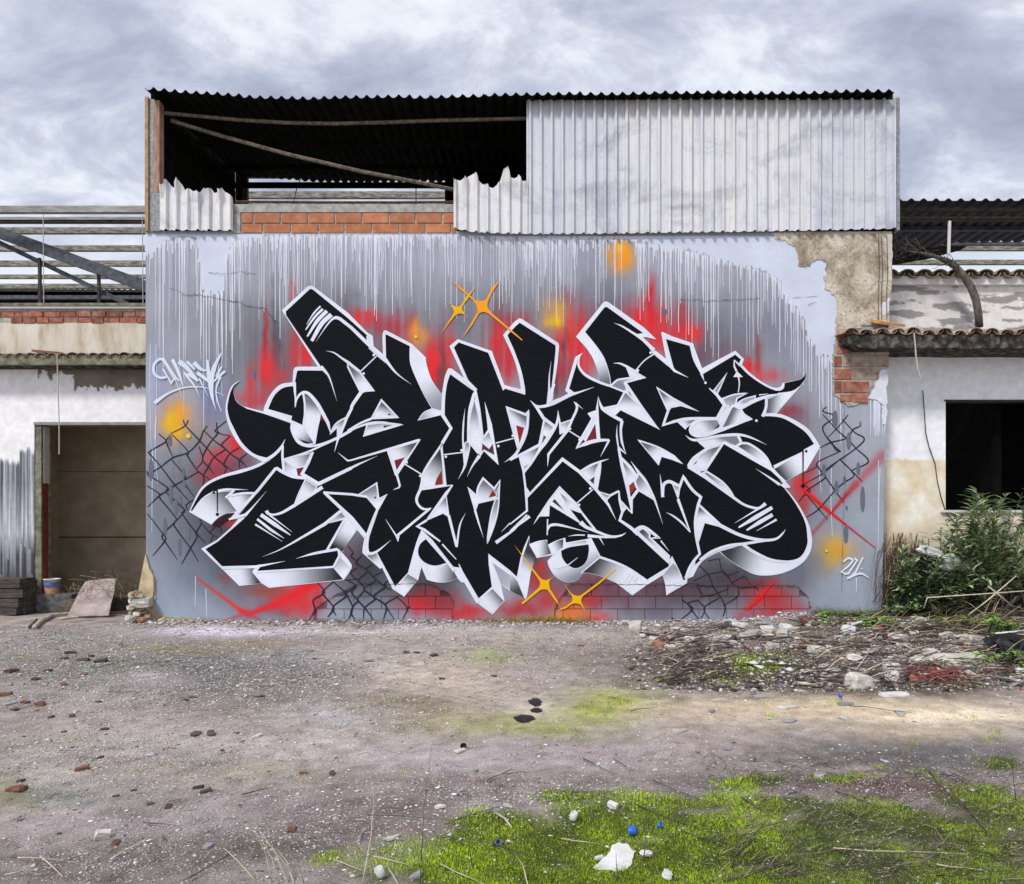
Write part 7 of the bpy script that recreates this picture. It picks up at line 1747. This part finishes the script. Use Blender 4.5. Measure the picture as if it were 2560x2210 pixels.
tag(chips('rubble_crumbs', pos, size, pal3[ci], .5), 'crumbled stone and rubbish of the rubble strip', 'rubble', kind='stuff')

# leaves
def leaf_mesh(parts_, name, mat, root):
    V, F, C = [], [], []
    for (p, dr, up, L, w, c) in parts_:
        dr = dr.normalized(); sd_ = dr.cross(up)
        if sd_.length < 1e-3: sd_ = dr.cross(Vector((1, 0, 0)))
        sd_.normalize(); nm = sd_.cross(dr)
        b = len(V); droop = L * .22
        pts = [p, p + dr * L * .33 + sd_ * w * .5 + nm * L * .04, p + dr * L * .33 - sd_ * w * .5 + nm * L * .04, p + dr * L * .40 - nm * w * .12 + nm * L * .02, p + dr * L * .7 + sd_ * w * .38 - Vector((0, 0, droop * .35)), p + dr * L * .7 - sd_ * w * .38 - Vector((0, 0, droop * .35)), p + dr * L - Vector((0, 0, droop))]
        V += pts; C += [c] * 7
        F += [(b, b+1, b+3), (b, b+3, b+2), (b+1, b+4, b+3), (b+2, b+3, b+5), (b+3, b+4, b+6), (b+3, b+6, b+5)]
    o = npmesh(name, np.array(V), np.array(F), np.array(C), mat)
    return under(o, root)
def leafmat():
    m = vcol_mat('bush_leaf', 0.5, 0.3, 26)
    return m
M_LEAF = leafmat()
LC = [tuple(s2l(c)) for c in ((104, 126, 84), (128, 148, 100), (152, 168, 122), (84, 104, 74), (176, 188, 150), (116, 138, 106))]
def bush(name, label, base, stems, spread, Lr, n_leaf, seed, wr=.26, col=LC, top=None):
    rr = random.Random(seed); root = empty(name, base); tag(root, label, 'bush')
    st = MB(); lv = []
    for k in range(stems):
        tx, ty, Y = top(rr)
        b = Vector((base.x + rr.gauss(0, spread * .4), base.y + rr.uniform(-.15, .25), gh(base.x, base.y)))
        t = at(tx, ty, Y)
        m1 = b.lerp(t, .45) + Vector((rr.uniform(-.1, .1), 0, .12)); P = []
        for q in range(8):
            s = q / 7; P.append(b * (1-s)**2 + m1 * 2*s*(1-s) + t * s*s)
        st.tube(P, [.011 * (1 - .75 * q / 7) for q in range(8)], 4)
        for q in range(n_leaf):
            s = .25 + .75 * rr.random() ** .7; i = min(6, int(s * 7)); f = s * 7 - i
            p = P[i].lerp(P[i+1], f); ax = (P[i+1] - P[i]).normalized()
            a = rr.uniform(0, 6.28); side = Vector((math.cos(a), math.sin(a), rr.uniform(-.15, .5)))
            dr = (side + ax * .55).normalized(); L = rr.uniform(*Lr)
            lv.append((p, dr, Vector((0, 0, 1)), L, L * wr * rr.uniform(.8, 1.2), tuple(np.array(col[rr.randrange(len(col))]) * rr.uniform(.9, 1.5))))
    part(st, 'stems', M_TWIG, root)
    leaf_mesh(lv, 'foliage', M_LEAF, root)
bush('window_bush', 'leafy green bush with long narrow leaves rising in front of the dark window', on(2480, 1562) + Vector((0, .05, 0)), 64, .7, (.16, .29), 34, 4, .19, top=lambda q: (q.choice((q.gauss(2450, 40), q.uniform(2390, 2720), q.uniform(2300, 2700))), q.uniform(1218, 1420) if q.random() < .75 else q.uniform(1400, 1500), q.uniform(-.55, .2)))
bush('low_bush', 'low leafy bush reaching left along the cream wall to the mural corner', on(2330, 1562), 46, .6, (.13, .25), 30, 9, .23, top=lambda q: (q.uniform(2225, 2480), q.uniform(1320, 1510), q.uniform(-.6, .1)))
LC2 = [tuple(s2l(c)) for c in ((96, 120, 80), (82, 104, 70), (118, 136, 98), (66, 84, 60))]
bush('shaded_bush', 'dull broad-leaved bush in the shade at the right corner of the mural wall', on(2270, 1566), 44, .5, (.08, .16), 34, 12, .45, LC2, top=lambda q: (q.uniform(2222, 2400), q.uniform(1425, 1530), q.uniform(-.7, -.1)))
bush('ground_weed', 'bright green weed low on the ground before the bush', on(2420, 1592), 26, .4, (.06, .12), 26, 15, .4, [tuple(s2l(c)) for c in ((110, 150, 50), (84, 124, 44), (130, 166, 70))], top=lambda q: (q.uniform(2350, 2490), q.uniform(1535, 1590), q.uniform(-1.0, -.5)))
GW = [tuple(s2l(c)) for c in ((110, 150, 50), (84, 124, 44), (130, 166, 70), (100, 120, 60))]
for (x, y, sd, lab, w, h) in ((2100, 1562, 41, 'small green weed at the right foot of the mural wall', 40, 26), (2200, 1580, 42, 'green weed between the mural corner and the rubble', 60, 26), (2500, 1668, 43, 'green weed at the right end of the rubble strip', 60, 40), (2530, 1600, 44, 'tall green weed beside the black bag', 40, 50), (2300, 1575, 45, 'leafy weed under the long bent pale cane', 60, 34)):
    bush('ground_weed', lab, on(x, y), 16, .35, (.05, .11), 20, sd, .4, GW, top=lambda q, x=x, y=y, w=w, h=h: (q.gauss(x, w), y - q.uniform(4, h), gnd(x, y).y + q.uniform(-.25, .25)))
# dry vine curtain at the left of the bush, rubbish behind
m = MB()
for k in range(210):
    x = r.gauss(2252, 24); y0 = r.uniform(1330, 1400); p = at(x + r.uniform(-10, 30), y0, r.uniform(-.1, .3)); q = at(x - r.uniform(0, 30), r.uniform(1440, 1545), r.uniform(-.35, .2)); mid = (p + q) / 2 + Vector((r.uniform(-.12, .1), r.uniform(-.1, .1), r.uniform(0, .1)))
    m.tube([p, (p + mid) / 2 + Vector((r.uniform(-.04, .04), 0, 0)), mid, q], .0055 * r.uniform(.5, 1.2), 3, tuple(s2l(r.choice(((104, 84, 66), (74, 60, 48), (140, 118, 94), (56, 46, 40))))), False)
tag(m.build('dry_vines', M_CHIP), 'curtain of dry brown vines between the mural corner and the bush', 'vines', kind='stuff')
tag(chunk('black_sack', at(2330, 1440, .05), (.95, .4, .7), M_BAG, (0, 0, .1), 31, .4), 'black plastic sack heaped behind the bush against the cream wall', 'sack')
tag(chunk('black_sack', at(2470, 1490, .05), (1.4, .4, .6), M_BAG, (0, 0, -.1), 32, .4), 'wide black sack low behind the green bush', 'sack')
for (x, y, w, h, lab) in ((2325, 1378, .34, .12, 'white torn paper sheet caught on top of the black sack'), (2375, 1408, .26, .22, 'crumpled white plastic sheet hanging in the bush'), (2415, 1420, .18, .14, 'small white plastic scrap inside the bush')):
    tag(chunk('white_sheet', at(x, y, -.25), (w, .06, h), M_BAGW, (.2, .3, .1), int(x), .7), lab, 'plastic')
for (pts, lab) in ((((2310, 1520), (2318, 1494), (2500, 1482), (2580, 1476)), 'long bent pale cane lying across the weeds'), (((2420, 1538), (2470, 1500), (2540, 1440)), 'pale cane slanting up to the right through the bush'), (((2470, 1465), (2530, 1515)), 'pale cane slanting down through the bush'), (((2464, 1595), (2462, 1535)), 'short upright pale cane before the bush')):
    tag(stick('pale_cane', [at(x, y, -.75) for x, y in pts], .011, M_STRAW, 6, .7), lab, 'cane')
# weeds at the doorway and along the wall
m = MB()
for k in range(150):
    x, y = r.uniform(170, 352), r.uniform(1478, 1500); p = at(x, y, r.uniform(.6, 1.6)); P = [p]; a = r.gauss(0, .35); L = r.uniform(.15, .75 if x > 215 else .3)
    for q in range(4):
        a += r.gauss(0, .35); p = p + Vector((math.sin(a), r.uniform(-.3, .3), math.cos(a) * (1 - .25 * q))) * L / 4; P.append(p)
    m.tube(P, .0035 * r.uniform(.6, 1.3), 3, tuple(s2l(r.choice(((120, 100, 78), (92, 76, 60), (150, 128, 100), (70, 58, 48))))), False)
tag(m.build('doorway_weeds', M_CHIP), 'thin dry weeds growing in the open doorway', 'weeds', kind='stuff')
X, Y, cols, H = [], [], [], []
for k in range(5200):
    u = r.random()
    x = r.gauss(1360, 70) if u < .25 else (r.uniform(2030, 2210) if u < .62 else (r.gauss(830, 70) if u < .8 else r.uniform(900, 1450)))
    X.append((x - 1280) / 165.0); Y.append(-abs(r.gauss(0, .07)) - .015)
    c = (r.choice(((176, 150, 60), (150, 122, 54), (120, 112, 44), (196, 168, 84))) if u < .25 else (r.choice(((96, 120, 40), (130, 146, 60), (84, 96, 40), (150, 140, 90))) if u < .62 else r.choice(((140, 124, 92), (110, 104, 70), (96, 86, 70), (170, 150, 112)))))
    cols.append(s2l(c)); H.append(abs(r.gauss(.05, .05)) + .02 if u < .62 else abs(r.gauss(.03, .03)) + .01)
blades('wall_foot_grass', np.array(X), np.array(Y), np.array(H), np.full(len(X), .004), np.array(cols), 'yellowed grass tufts along the foot of the mural wall', 'grass', .5)
